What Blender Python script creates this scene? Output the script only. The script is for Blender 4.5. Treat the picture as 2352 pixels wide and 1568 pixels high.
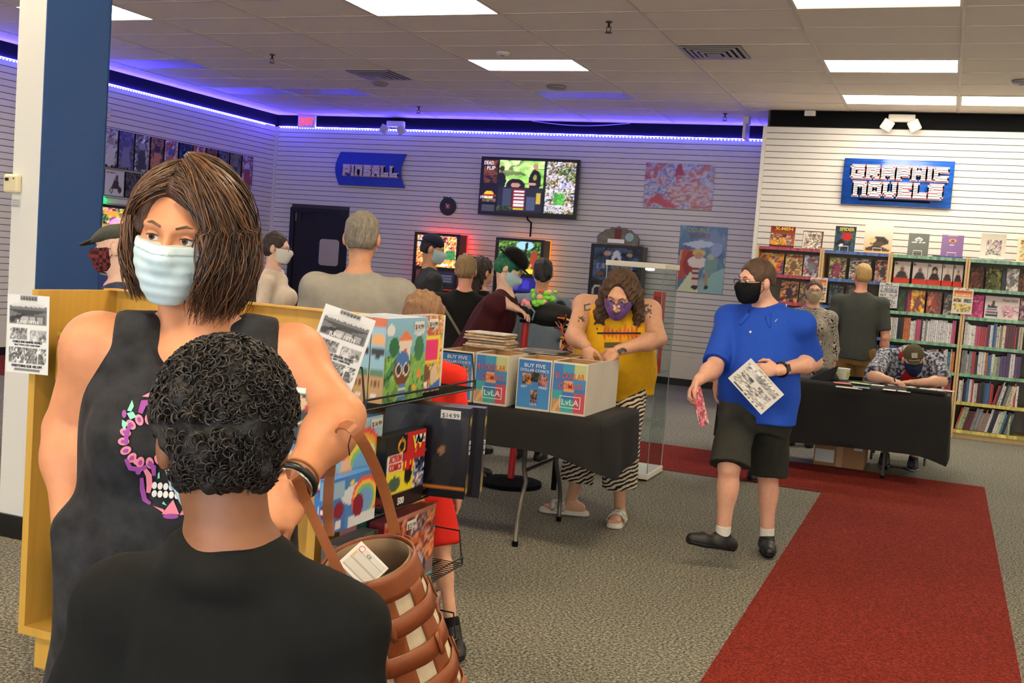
import bpy, math, random
import numpy as np
from mathutils import Vector, Matrix
R = math.radians
for o in list(bpy.data.objects):
    bpy.data.objects.remove(o, do_unlink=True)
SC = bpy.context.scene
COL = SC.collection

# ------------------------------------------------------------------ camera
FPX = 2490.12                      # focal length in pixels of a 2352 x 1568 frame
YAW, PITCH, ROLL = .377715, -.072393, .074781
EYE = np.array([0., 0., 1.55])
def _cam_axes():
    cy, sy = math.cos(YAW), math.sin(YAW)
    f = np.array([-sy*math.cos(PITCH), cy*math.cos(PITCH), math.sin(PITCH)])
    r = np.array([cy, sy, 0.]); u = np.cross(r, f)
    c, s = math.cos(ROLL), math.sin(ROLL)
    return c*r+s*u, -s*r+c*u, f
CR, CU, CF = _cam_axes()
cam = bpy.data.cameras.new('camera'); camo = bpy.data.objects.new('camera', cam); COL.objects.link(camo)
cam.sensor_width = 36.0; cam.lens = 36.0*FPX/2352; cam.clip_start = .05; cam.clip_end = 100
m = Matrix((tuple(CR), tuple(CU), tuple(-CF))).transposed().to_4x4(); m.translation = Vector(EYE)
camo.matrix_world = m
SC.camera = camo

# ------------------------------------------------------------------ light
SC.view_settings.view_transform = 'Standard'; SC.view_settings.look = 'None'
SC.view_settings.exposure = 0.38; SC.view_settings.gamma = 1.0; SC.view_settings.use_curve_mapping = False
try:
    SC.cycles.use_denoising = True; SC.cycles.adaptive_threshold = .03
    SC.cycles.max_bounces = 8; SC.cycles.diffuse_bounces = 4; SC.cycles.sample_clamp_indirect = 6.0
except Exception: pass
W = bpy.data.worlds.new('daylight'); SC.world = W; W.use_nodes = True
W.node_tree.nodes['Background'].inputs[0].default_value = (.80, .90, 1.0, 1)
W.node_tree.nodes['Background'].inputs[1].default_value = .55
TROFFER = 15.0         # emission of a ceiling diffuser
WINDOW = 75.0         # watts of daylight through each shop window behind the photographer
LED = 15.0
# daylight entering through the glazed shop front (the room's window wall, behind the photographer)
for wx in (-3.4, -.6, 2.2):
    l = bpy.data.lights.new('shop_window_daylight', 'AREA'); l.shape = 'RECTANGLE'; l.size = 2.5; l.size_y = 2.4
    l.energy = WINDOW; l.color = (.93, .97, 1.0)
    lo = bpy.data.objects.new('shop_window_daylight', l); COL.objects.link(lo)
    lo.location = (wx, -3.9, 1.6); lo.rotation_euler = (R(90), 0, 0)

# ------------------------------------------------------------------ small helpers
def lin(c):
    if isinstance(c, str):
        c = c.lstrip('#'); c = tuple(int(c[i:i+2], 16) for i in (0, 2, 4))
    return tuple((x/255/12.92 if x/255 <= .04045 else ((x/255+.055)/1.055)**2.4) for x in c[:3])
def px(x, y, d):
    """world point seen at photo pixel x,y at forward distance d"""
    v = CF+CR*(x-1176)/FPX-CU*(y-784)/FPX
    return EYE+v*d
def pz(x, y, z=0.):
    v = CF+CR*(x-1176)/FPX-CU*(y-784)/FPX
    return EYE+v*(z-EYE[2])/v[2]
def py(x, y, Y):
    v = CF+CR*(x-1176)/FPX-CU*(y-784)/FPX
    return EYE+v*(Y/v[1])
def pX(x, y, X):
    v = CF+CR*(x-1176)/FPX-CU*(y-784)/FPX
    return EYE+v*(X/v[0])

MATS = {}
def mat(name, col=(200, 200, 200), rough=.6, metal=0., emit=None, estr=0., noise=0., nscale=40., bump=0., bscale=200., spec=None, sss=0., trans=0., alpha=1., sheen=0., stretch=None, coat=0.):
    if name in MATS: return MATS[name]
    m = bpy.data.materials.new(name); m.use_nodes = True; MATS[name] = m
    nt = m.node_tree; b = nt.nodes['Principled BSDF']; L = nt.links
    c = lin(col)
    b.inputs['Base Color'].default_value = (*c, 1); b.inputs['Roughness'].default_value = rough; b.inputs['Metallic'].default_value = metal
    if spec is not None: b.inputs['Specular IOR Level'].default_value = spec
    if emit is not None:
        b.inputs['Emission Color'].default_value = (*lin(emit), 1); b.inputs['Emission Strength'].default_value = estr
    if sss: b.inputs['Subsurface Weight'].default_value = sss; b.inputs['Subsurface Radius'].default_value = (.012, .005, .003); b.inputs['Subsurface Scale'].default_value = 1.0
    if trans: b.inputs['Transmission Weight'].default_value = trans
    if sheen: b.inputs['Sheen Weight'].default_value = sheen
    if coat: b.inputs['Coat Weight'].default_value = coat
    if alpha < 1: b.inputs['Alpha'].default_value = alpha
    if noise or bump:
        tc = nt.nodes.new('ShaderNodeTexCoord'); src = tc.outputs['Object']
        if stretch:
            mp = nt.nodes.new('ShaderNodeMapping'); mp.inputs['Scale'].default_value = stretch; L.new(src, mp.inputs[0]); src = mp.outputs[0]
    if noise:
        n = nt.nodes.new('ShaderNodeTexNoise'); n.inputs['Scale'].default_value = nscale; n.inputs['Detail'].default_value = 4; L.new(src, n.inputs['Vector'])
        mx = nt.nodes.new('ShaderNodeMix'); mx.data_type = 'RGBA'
        mx.inputs[6].default_value = (*[v*(1-noise) for v in c], 1); mx.inputs[7].default_value = (*[min(1, v*(1+noise)) for v in c], 1)
        rp = nt.nodes.new('ShaderNodeMapRange'); rp.inputs[1].default_value = .3; rp.inputs[2].default_value = .7
        L.new(n.outputs[0], rp.inputs[0]); L.new(rp.outputs[0], mx.inputs[0]); L.new(mx.outputs[2], b.inputs['Base Color'])
    if bump:
        n2 = nt.nodes.new('ShaderNodeTexNoise'); n2.inputs['Scale'].default_value = bscale; n2.inputs['Detail'].default_value = 3; L.new(src, n2.inputs['Vector'])
        bp = nt.nodes.new('ShaderNodeBump'); bp.inputs['Strength'].default_value = bump; bp.inputs['Distance'].default_value = .004
        L.new(n2.outputs[0], bp.inputs['Height']); L.new(bp.outputs[0], b.inputs['Normal'])
    return m
def mat_print(name='printed_card', rough=.45, emit=0.):
    if name in MATS: return MATS[name]
    m = bpy.data.materials.new(name); m.use_nodes = True; MATS[name] = m
    nt = m.node_tree; b = nt.nodes['Principled BSDF']; b.inputs['Roughness'].default_value = rough
    a = nt.nodes.new('ShaderNodeVertexColor'); a.layer_name = 'Col'
    nt.links.new(a.outputs[0], b.inputs['Base Color'])
    if emit:
        nt.links.new(a.outputs[0], b.inputs['Emission Color']); b.inputs['Emission Strength'].default_value = emit
    return m
def mat_objcol(name, rough=.5, streak=True):
    """takes the object's own colour; spine lettering comes from blocky noise"""
    if name in MATS: return MATS[name]
    m = bpy.data.materials.new(name); m.use_nodes = True; MATS[name] = m
    nt = m.node_tree; L = nt.links; b = nt.nodes['Principled BSDF']; b.inputs['Roughness'].default_value = rough
    oi = nt.nodes.new('ShaderNodeObjectInfo')
    if not streak:
        L.new(oi.outputs['Color'], b.inputs['Base Color']); return m
    tc = nt.nodes.new('ShaderNodeTexCoord')
    mp = nt.nodes.new('ShaderNodeMapping'); mp.inputs['Scale'].default_value = (1.2, .4, 9)
    L.new(tc.outputs['Object'], mp.inputs[0])
    ad = nt.nodes.new('ShaderNodeVectorMath'); ad.operation = 'ADD'; L.new(mp.outputs[0], ad.inputs[0])
    ml = nt.nodes.new('ShaderNodeMath'); ml.operation = 'MULTIPLY'; ml.inputs[1].default_value = 91.; L.new(oi.outputs['Random'], ml.inputs[0]); L.new(ml.outputs[0], ad.inputs[1])
    n = nt.nodes.new('ShaderNodeTexNoise'); n.inputs['Scale'].default_value = 1.; n.inputs['Detail'].default_value = 1.; L.new(ad.outputs[0], n.inputs['Vector'])
    cr = nt.nodes.new('ShaderNodeValToRGB'); cr.color_ramp.interpolation = 'CONSTANT'
    cr.color_ramp.elements[0].color = (0, 0, 0, 1); cr.color_ramp.elements[1].position = .62; cr.color_ramp.elements[1].color = (1, 1, 1, 1)
    L.new(n.outputs[0], cr.inputs[0])
    n3 = nt.nodes.new('ShaderNodeTexNoise'); n3.inputs['Scale'].default_value = .35; L.new(ad.outputs[0], n3.inputs['Vector'])
    hs = nt.nodes.new('ShaderNodeHueSaturation'); hs.inputs['Saturation'].default_value = .8; hs.inputs['Value'].default_value = .5
    L.new(oi.outputs['Color'], hs.inputs['Color']); L.new(n3.outputs[0], hs.inputs['Hue'])
    mx = nt.nodes.new('ShaderNodeMix'); mx.data_type = 'RGBA'
    L.new(cr.outputs[0], mx.inputs[0]); L.new(oi.outputs['Color'], mx.inputs[6]); L.new(hs.outputs[0], mx.inputs[7]); L.new(mx.outputs[2], b.inputs['Base Color'])
    return m

def tag(o, label=None, cat=None, group=None, kind=None):
    if label: o['label'] = label
    if cat: o['category'] = cat
    if group: o['group'] = group
    if kind: o['kind'] = kind
    return o
XF = {}          # object name -> (loc, rz) of its root, so that world coordinates can be turned into local ones
def thing(name, label, cat, loc=(0, 0, 0), rz=0., group=None):
    o = bpy.data.objects.new(name, None); COL.objects.link(o)
    o.location = tuple(float(v) for v in loc); o.rotation_euler = (0, 0, rz); o.empty_display_size = .05
    XF[o.name] = (np.array(loc, float), rz)
    return tag(o, label, cat, group)
def to_local(pts, parent):
    if parent is None or parent.name not in XF: return np.asarray(pts, float)
    loc, rz = XF[parent.name]; p = np.asarray(pts, float)-loc
    c, s = math.cos(-rz), math.sin(-rz)
    q = p.copy(); q[..., 0] = c*p[..., 0]-s*p[..., 1]; q[..., 1] = s*p[..., 0]+c*p[..., 1]
    return q
def link(name, me, material=None, parent=None):
    o = bpy.data.objects.new(name, me); COL.objects.link(o)
    if material is not None and not me.materials:
        for q in (material if isinstance(material, (list, tuple)) else [material]): me.materials.append(q)
    if parent is not None:
        o.parent = parent
        if parent.name in XF: XF[o.name] = XF[parent.name]
    return o
def mesh_np(name, v, f, smooth=False):
    me = bpy.data.meshes.new(name)
    v = np.asarray(v, np.float32); f = np.asarray(f, np.int32)
    n = f.shape[1]
    me.vertices.add(len(v)); me.vertices.foreach_set('co', v.ravel())
    me.loops.add(f.size); me.loops.foreach_set('vertex_index', f.ravel())
    me.polygons.add(len(f)); me.polygons.foreach_set('loop_start', np.arange(0, f.size, n, dtype=np.int32))
    me.update(calc_edges=True)
    if smooth: me.polygons.foreach_set('use_smooth', np.ones(len(f), bool))
    return me

class MB:
    """collects shapes, builds them as ONE mesh object"""
    def __init__(s): s.v = []; s.f = []; s.m = []; s.mi = 0
    def add(s, v, f):
        b = len(s.v); s.v.extend([tuple(map(float, p)) for p in v]); s.f.extend([tuple(i+b for i in q) for q in f]); s.m.extend([s.mi]*len(f)); return s
    def box(s, lo, hi, rz=0., piv=None):
        x0, y0, z0 = lo; x1, y1, z1 = hi
        v = [(x0,y0,z0),(x1,y0,z0),(x1,y1,z0),(x0,y1,z0),(x0,y0,z1),(x1,y0,z1),(x1,y1,z1),(x0,y1,z1)]
        if rz:
            cx, cy = piv if piv is not None else ((x0+x1)/2, (y0+y1)/2); c, q = math.cos(rz), math.sin(rz)
            v = [(cx+c*(a-cx)-q*(b-cy), cy+q*(a-cx)+c*(b-cy), z) for a, b, z in v]
        return s.add(v, [(0,3,2,1),(4,5,6,7),(0,1,5,4),(1,2,6,5),(2,3,7,6),(3,0,4,7)])
    def hexa(s, b4, t4):
        return s.add(list(b4)+list(t4), [(0,3,2,1),(4,5,6,7),(0,1,5,4),(1,2,6,5),(2,3,7,6),(3,0,4,7)])
    def tube(s, pts, r, n=8, closed=False, caps=True):
        pts = [np.array(p, float) for p in pts]; N = len(pts); rr = r if hasattr(r, '__len__') else [r]*N
        v = []; up = None
        for i, p in enumerate(pts):
            if closed: t = pts[(i+1) % N]-pts[i-1]
            else: t = pts[min(i+1, N-1)]-pts[max(i-1, 0)]
            t = t/(np.linalg.norm(t)+1e-12)
            if up is None:
                up = np.array([0, 0, 1.]) if abs(t[2]) < .9 else np.array([1., 0, 0])
            a = np.cross(t, up); a /= np.linalg.norm(a)+1e-12; b = np.cross(a, t); up = b
            for k in range(n):
                an = 2*math.pi*k/n; v.append(p+rr[i]*(math.cos(an)*a+math.sin(an)*b))
        f = []
        for i in range(N if closed else N-1):
            j = (i+1) % N
            for k in range(n):
                q = (k+1) % n; f.append((i*n+k, i*n+q, j*n+q, j*n+k))
        if not closed and caps:
            f.append(tuple(range(n))); f.append(tuple(range((N-1)*n+n-1, (N-1)*n-1, -1)))
        return s.add(v, f)
    def lathe(s, prof, c=(0, 0, 0), n=24, axis='z', sx=1., sy=1.):
        v = []; N = len(prof)
        for r_, z_ in prof:
            for k in range(n):
                a = 2*math.pi*k/n; p = (r_*math.cos(a)*sx, r_*math.sin(a)*sy, z_)
                if axis == 'y': p = (p[0], p[2], p[1])
                if axis == 'x': p = (p[2], p[0], p[1])
                v.append((c[0]+p[0], c[1]+p[1], c[2]+p[2]))
        f = []
        for i in range(N-1):
            for k in range(n):
                q = (k+1) % n; f.append((i*n+k, i*n+q, (i+1)*n+q, (i+1)*n+k))
        f.append(tuple(range(n-1, -1, -1))); f.append(tuple(range((N-1)*n, N*n)))
        return s.add(v, f)
    def prism(s, poly, o, ex, ey, ez, t):
        """polygon poly (u,v) in the plane o+u*ex+v*ey extruded by t along ez"""
        o, ex, ey, ez = (np.array(q, float) for q in (o, ex, ey, ez)); n = len(poly)
        v = [o+u*ex+w*ey for u, w in poly]+[o+u*ex+w*ey+t*ez for u, w in poly]
        f = [tuple(range(n-1, -1, -1)), tuple(range(n, 2*n))]+[(i, (i+1) % n, (i+1) % n+n, i+n) for i in range(n)]
        return s.add(v, f)
    def ball(s, c, r, n=10, rings=6):
        r = r if hasattr(r, '__len__') else (r, r, r); v = []; f = []
        for i in range(rings+1):
            th = math.pi*i/rings
            for k in range(n):
                a = 2*math.pi*k/n; v.append((c[0]+r[0]*math.sin(th)*math.cos(a), c[1]+r[1]*math.sin(th)*math.sin(a), c[2]+r[2]*math.cos(th)))
        for i in range(rings):
            for k in range(n):
                q = (k+1) % n; f.append((i*n+k, (i+1)*n+k, (i+1)*n+q, i*n+q))
        return s.add(v, f)
    def mesh(s, name, parent=None, smooth=False, world=True):
        me = bpy.data.meshes.new(name)
        v = np.array(s.v)
        if world and parent is not None: v = to_local(v, parent)
        me.from_pydata([tuple(p) for p in v], [], s.f); me.update()
        if max(s.m, default=0) > 0: me.polygons.foreach_set('material_index', s.m)
        if smooth: me.polygons.foreach_set('use_smooth', np.ones(len(me.polygons), bool))
        return me
    def build(s, name, material, parent=None, smooth=False, world=True, bevel=0., label=None):
        me = s.mesh(name, parent, smooth, world)
        o = link(name, me, material, parent)
        if bevel:
            b = o.modifiers.new('bevel', 'BEVEL'); b.width = bevel; b.segments = 2; b.limit_method = 'ANGLE'
        if label: o['label'] = label
        return o
def box(name, lo, hi, material, parent=None, **k):
    return MB().box(lo, hi).build(name, material, parent, **k)

# ---------------------------------------------------------------- printed pictures: a grid of coloured points
def vnoise(u, v, scale, seed):
    rs = np.random.RandomState(seed); n = 24; g = rs.rand(n, n)
    x = u*scale; y = v*scale; xi = np.floor(x).astype(int); yi = np.floor(y).astype(int); fx = x-xi; fy = y-yi
    fx = fx*fx*(3-2*fx); fy = fy*fy*(3-2*fy)
    a = g[xi % n, yi % n]; b = g[(xi+1) % n, yi % n]; c = g[xi % n, (yi+1) % n]; d = g[(xi+1) % n, (yi+1) % n]
    return (a*(1-fx)+b*fx)*(1-fy)+(c*(1-fx)+d*fx)*fy
def paint(u, v, ops):
    c = np.ones(u.shape+(3,))*.5
    for op in ops:
        k = op[0]
        if k == 'bg': c[:] = lin(op[1])
        elif k == 'grad':            # bottom colour, top colour
            t = v[..., None]; c[:] = np.array(lin(op[1]))*(1-t)+np.array(lin(op[2]))*t
        elif k == 'blot':            # seed, scale, palette, (x0,y0,x1,y1)
            seed, sc, pal = op[1:4]; reg = op[4] if len(op) > 4 else (0, 0, 1, 1); asp = op[5] if len(op) > 5 else 1.
            sc = sc*1.25; du = (vnoise(u*asp, v, sc*1.7, seed+3)-.5)*.16; dv = (vnoise(u*asp, v, sc*1.7, seed+5)-.5)*.16; rs = np.random.RandomState(seed); an = rs.rand()*6.28
            uu = u*asp+du; vv = v+dv; ur = uu*math.cos(an)-vv*math.sin(an)+3; vr = (uu*math.sin(an)+vv*math.cos(an))*.55+3
            P = np.array([lin(q) for q in pal]); n1 = vnoise(ur, vr, sc, seed); n2 = vnoise(uu+5, vv+5, sc*2.1, seed+7); n3 = vnoise(uu+9, vv+9, sc*4.2, seed+9)
            n = n1*.55+n2*.3+n3*.15; n = (n-n.min())/(np.ptp(n)+1e-9); x = n*(len(pal)-1e-3); i0 = np.minimum(x.astype(int), len(pal)-1); i1 = np.minimum(i0+1, len(pal)-1); f = np.clip(((x-i0)-.55)/.45, 0, 1)[..., None]
            cc = (P[i0]*(1-f)+P[i1]*f)*(.74+.7*n3[..., None]*(.4+n2[..., None]))
            sp = (vnoise(uu+2, vv+7, sc*3.1, seed+11) > .74)[..., None]; cc = np.where(sp, cc*.35+P.max(0)*.65, cc); dk = (vnoise(uu+6, vv+1, sc*2.6, seed+13) > .72)[..., None]; cc = np.where(dk, cc*.3, cc)
            M = (u >= reg[0]) & (u <= reg[2]) & (v >= reg[1]) & (v <= reg[3]); c[M] = cc[M]
        elif k == 'soft':            # soft painted washes: seed, scale, palette, region
            seed, sc, pal = op[1:4]; reg = op[4] if len(op) > 4 else (0, 0, 1, 1); du = (vnoise(u, v, sc*1.5, seed+3)-.5)*.25; P = np.array([lin(q) for q in pal])
            n = vnoise(u+du+2, v*.7+du+2, sc, seed)*.6+vnoise(u+3, v+4, sc*2.4, seed+5)*.4; n = (n-n.min())/(np.ptp(n)+1e-9); x = n*(len(pal)-1.001); i0 = x.astype(int); f = np.clip((x-i0)*1.8-.4, 0, 1)[..., None]; cc = P[i0]*(1-f)+P[i0+1]*f
            M = (u >= reg[0]) & (u <= reg[2]) & (v >= reg[1]) & (v <= reg[3]); c[M] = cc[M]
        elif k == 'rect':
            x0, y0, x1, y1, col = op[1:6]; c[(u >= x0) & (u <= x1) & (v >= y0) & (v <= y1)] = lin(col)
        elif k == 'ell':
            x, y, rx, ry, col = op[1:6]; c[((u-x)/rx)**2+((v-y)/ry)**2 <= 1] = lin(col)
        elif k == 'tri':             # polygon, convex
            P = op[1]; M = np.ones(u.shape, bool); A = sum(P[i][0]*P[(i+1) % len(P)][1]-P[(i+1) % len(P)][0]*P[i][1] for i in range(len(P)))
            for i in range(len(P)):
                (x0, y0), (x1, y1) = P[i], P[(i+1) % len(P)]; M &= (((x1-x0)*(v-y0)-(y1-y0)*(u-x0))*(1 if A > 0 else -1) >= 0)
            c[M] = lin(op[2])
        elif k == 'lines':           # x0,y0,x1,y1,n,colour : rows of small print
            x0, y0, x1, y1, n, col = op[1:7]; t = (v-y0)/(y1-y0)*n; M = (u >= x0) & (u <= x1) & (v >= y0) & (v <= y1) & ((t % 1) < .55); c[M] = lin(col)
        elif k == 'text':            # fake lettering row
            x0, y0, x1, y1, n, col, seed = op[1:8]; rs = np.random.RandomState(seed); t = ((u-x0)/(x1-x0)*n); w = rs.rand(n+2)*.5+.4
            M = (u >= x0) & (u <= x1) & (v >= y0) & (v <= y1); ti = np.clip(t.astype(int), 0, n); M &= ((t % 1) < w[ti]); c[M] = lin(col)
    return c
def picture(name, o, ex, ey, w, h, ops, nx, ny, parent=None, material=None, off=0., bend=0.):
    """flat print of w x h with its lower left corner at o, ex/ey unit directions"""
    o, ex, ey = (np.array(q, float) for q in (o, ex, ey)); ez = np.cross(ex, ey)
    U, V = np.meshgrid(np.linspace(0, 1, nx+1), np.linspace(0, 1, ny+1), indexing='ij')
    P = o+U[..., None]*ex*w+V[..., None]*ey*h+ez*off
    if bend: P = P+ez*(bend*(4*U*(1-U)))[..., None]
    C = paint(U, V, ops)
    i = np.arange((nx+1)*(ny+1)).reshape(nx+1, ny+1)
    f = np.stack([i[:-1, :-1], i[1:, :-1], i[1:, 1:], i[:-1, 1:]], -1).reshape(-1, 4)
    v = P.reshape(-1, 3)
    if parent is not None: v = to_local(v, parent)
    me = mesh_np(name, v, f)
    a = me.color_attributes.new('Col', 'FLOAT_COLOR', 'POINT'); cc = np.concatenate([C.reshape(-1, 3), np.ones((C.size//3, 1))], 1).astype(np.float32)
    a.data.foreach_set('color', cc.ravel())
    return link(name, me, material or mat_print(), parent)
FONTC = {}
def text(name, s, o, ex, ey, size, material, parent=None, depth=.0015, align='CENTER', bold=0., sx=1., width=None):
    """lettering as a thin mesh"""
    key = (s, align, round(bold, 4))
    if key not in FONTC:
        cu = bpy.data.curves.new('t', 'FONT'); cu.body = s; cu.align_x = align; cu.size = 1.; cu.offset = bold; cu.resolution_u = 3; cu.extrude = .5
        ob = bpy.data.objects.new('t', cu); COL.objects.link(ob)
        dg = bpy.context.evaluated_depsgraph_get(); me = bpy.data.meshes.new_from_object(ob.evaluated_get(dg))
        v = np.empty(len(me.vertices)*3, np.float32); me.vertices.foreach_get('co', v); v = v.reshape(-1, 3)
        f = [tuple(p.vertices) for p in me.polygons]
        bpy.data.objects.remove(ob); bpy.data.curves.remove(cu); bpy.data.meshes.remove(me)
        FONTC[key] = (v, f)
    v, f = FONTC[key]
    o, ex, ey = (np.array(q, float) for q in (o, ex, ey)); ez = np.cross(ex, ey)
    if width is not None: sx = width/(np.ptp(v[:, 0])*size)
    p = o+v[:, :1]*size*sx*ex+v[:, 1:2]*size*ey+(v[:, 2:3]+.5)*depth*ez
    if parent is not None: p = to_local(p, parent)
    me = bpy.data.meshes.new(name); me.from_pydata([tuple(q) for q in p], [], f); me.update()
    return link(name, me, material, parent)
# ================================================================== the room
XL, YB, YP, XP, ZC = -10.35, 15.05, 13.66, -2.27, 3.65
XR, YF = 4.6, -4.0
def carpet_mat(name, a, b, c):
    m = bpy.data.materials.new(name); m.use_nodes = True; nt = m.node_tree; L = nt.links; bs = nt.nodes['Principled BSDF']; bs.inputs['Roughness'].default_value = .95; bs.inputs['Specular IOR Level'].default_value = .1
    tc = nt.nodes.new('ShaderNodeTexCoord'); n = nt.nodes.new('ShaderNodeTexNoise'); n.inputs['Scale'].default_value = 80; n.inputs['Detail'].default_value = 3; n.inputs['Roughness'].default_value = .8
    L.new(tc.outputs['Object'], n.inputs['Vector'])
    r = nt.nodes.new('ShaderNodeValToRGB'); e = r.color_ramp.elements
    e[0].position = .38; e[0].color = (*lin(a), 1); e[1].position = .62; e[1].color = (*lin(c), 1); q = e.new(.5); q.color = (*lin(b), 1)
    L.new(n.outputs[0], r.inputs[0])
    n2 = nt.nodes.new('ShaderNodeTexNoise'); n2.inputs['Scale'].default_value = 1.3; n2.inputs['Detail'].default_value = 3; L.new(tc.outputs['Object'], n2.inputs['Vector'])
    mr = nt.nodes.new('ShaderNodeMapRange'); mr.inputs[3].default_value = .88; mr.inputs[4].default_value = 1.1; L.new(n2.outputs[0], mr.inputs[0])
    mm = nt.nodes.new('ShaderNodeVectorMath'); mm.operation = 'SCALE'; L.new(r.outputs[0], mm.inputs[0]); L.new(mr.outputs[0], mm.inputs['Scale']); L.new(mm.outputs[0], bs.inputs['Base Color'])
    bp = nt.nodes.new('ShaderNodeBump'); bp.inputs['Strength'].default_value = .5; bp.inputs['Distance'].default_value = .006; L.new(n.outputs[0], bp.inputs['Height']); L.new(bp.outputs[0], bs.inputs['Normal'])
    MATS[name] = m; return m
M_CARP = carpet_mat('grey_loop_carpet', (62, 62, 56), (112, 111, 100), (170, 167, 152))
M_RED = carpet_mat('red_loop_carpet', (90, 28, 22), (118, 40, 30), (140, 55, 42))
M_WALLW = mat('slatwall_white', (222, 218, 210), .42, noise=.02, nscale=3)
M_GROOVE = mat('slat_groove', (70, 66, 62), .7)
M_WHITE = mat('wall_white_paint', (232, 231, 224), .6, bump=.1, bscale=90)
M_BLACK = mat('band_black_paint', (9, 9, 11), .8, spec=.15)
M_BLUE = mat('pillar_blue_paint', (38, 78, 138), .55, noise=.03, nscale=60, bump=.15, bscale=120)
M_TILE = mat('ceiling_tile', (240, 232, 220), .95, noise=.05, nscale=120, bump=.25, bscale=260)
M_TBAR = mat('ceiling_grid_bar', (214, 206, 192), .5)
M_BASE = mat('baseboard_black', (16, 16, 17), .4)

fl = box('floor', (XL, YF, -.1), (XR, YB, 0), M_CARP); tag(fl, kind='structure')
rc = MB(); rc.add([(-.738, YF, .004), (.43, YF, .004), (.43, 9.67, .004), (XL+.05, 9.67, .004), (XL+.05, 8.4, .004), (-.738, 8.4, .004)], [(0, 1, 2, 5), (5, 2, 3, 4)])
tag(rc.build('floor_red_walkway', M_RED), kind='structure')

def slats(parent, a, b, zs, depth_dir, t=.012, pitch=.0762, gap=.008):
    """one long board per slat between plan points a and b"""
    a = np.array(a); b = np.array(b); d = np.array(depth_dir)
    lo = np.minimum(np.minimum(a, b), np.minimum(a+d*t, b+d*t)); hi = np.maximum(np.maximum(a, b), np.maximum(a+d*t, b+d*t))
    me = MB().box((lo[0], lo[1], 0), (hi[0], hi[1], pitch-gap)).mesh('slat'); me.materials.append(M_WALLW)
    for z in zs:
        o = bpy.data.objects.new('slat', me); COL.objects.link(o); o.location = (0, 0, z); o.parent = parent
ZS = [.41+.0762*i for i in range(40)]
# back wall
w = MB(); w.box((XL-.1, YB+.012, 0), (XR, YB+.15, ZC)); wb = w.build('wall_back', M_GROOVE); tag(wb, kind='structure')
slats(wb, (XL, YB+.012), (-9.98, YB+.012), ZS, (0, -1)); slats(wb, (-8.90, YB+.012), (XP, YB+.012), ZS, (0, -1))
slats(wb, (-9.98, YB+.012), (-8.90, YB+.012), [z for z in ZS if z > 2.18], (0, -1))
box('lower_panel', (-8.9, YB-.001, .1), (XP, YB+.014, .408), M_WALLW, wb); box('lower_panel', (XL, YB-.001, .1), (-9.98, YB+.014, .408), M_WALLW, wb)
box('black_band', (XL, YB-.012, 3.462), (XP, YB+.014, ZC), M_BLACK, wb)
# left wall
w = MB(); w.box((XL-.15, 1.0, 0), (XL-.012, YB+.15, ZC)); wl = w.build('wall_left', M_GROOVE); tag(wl, kind='structure')
slats(wl, (XL-.012, 1.0), (XL-.012, YB), ZS, (1, 0)); box('lower_panel', (XL-.014, 1.0, .1), (XL+.001, YB, .408), M_WALLW, wl)
box('black_band', (XL-.014, 1.0, 3.462), (XL+.012, YB, ZC), M_BLACK, wl)
tag(box('trim_1', (XL-.01, YB-.03, .1), (XL+.03, YB+.01, 3.46), M_WALLW), kind='structure')
# partition of the book wall
w = MB(); w.box((XP+.012, YP+.012, 0), (XR, YB, ZC)); wp = w.build('wall_right', M_GROOVE); tag(wp, kind='structure')
slats(wp, (XP, YP+.012), (XR, YP+.012), ZS, (0, -1)); 
box('black_band', (XP+.04, YP-.004, 3.462), (XR, YP+.02, ZC), M_BLACK, wp)
box('end_panel', (XP, YP, .0), (XP+.014, YB, 3.46), M_WALLW, wp); box('end_band', (XP+.02, YP+.014, 3.46), (XP+.03, YB, ZC), M_BLACK, wp)
box('corner_strip', (XP-.035, YP-.006, .1), (XP+.012, YP+.03, 3.47), M_WALLW, wp)
# baseboards
tag(box('baseboard_back', (XL, YB-.012, 0), (XP, YB+.012, .1), M_BASE), kind='structure')
tag(box('baseboard_left', (XL-.012, 1.0, 0), (XL+.012, YB, .1), M_BASE), kind='structure')
# right wall and shop front behind the photographer (they close the room)
tag(box('wall_side', (XR, YF, 0), (XR+.15, YB, ZC), M_WHITE), kind='structure')
w = MB()
xs = [XL, -4.75, -2.05, -1.95, .75, .85, 3.55, XR]
w.box((XL, YF-.15, 0), (XR, YF, .35)); w.box((XL, YF-.15, 2.85), (XR, YF, ZC))
for i in range(0, 8, 2): w.box((xs[i], YF-.15, .35), (xs[i+1], YF, 2.85))
tag(w.build('wall_front', M_WHITE), kind='structure')
tag(box('wall_left_front', (XL-.15, YF, 0), (XL, 1.0, ZC), M_WHITE), kind='structure')
# pillar
pl = MB(); pl.box((-4.30, 4.05, 0), (-4.13, 4.47, ZC)); pil = pl.build('pillar', M_WHITE); tag(pil, kind='structure')
box('painted_face', (-4.131, 4.052, .1), (-4.124, 4.472, ZC), M_BLUE, pil); box('painted_face', (-4.302, 4.469, .1), (-4.124, 4.478, ZC), M_BLUE, pil)
tag(box('baseboard_pillar', (-4.315, 4.035, 0), (-4.115, 4.485, .115), M_BASE), kind='structure')

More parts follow.
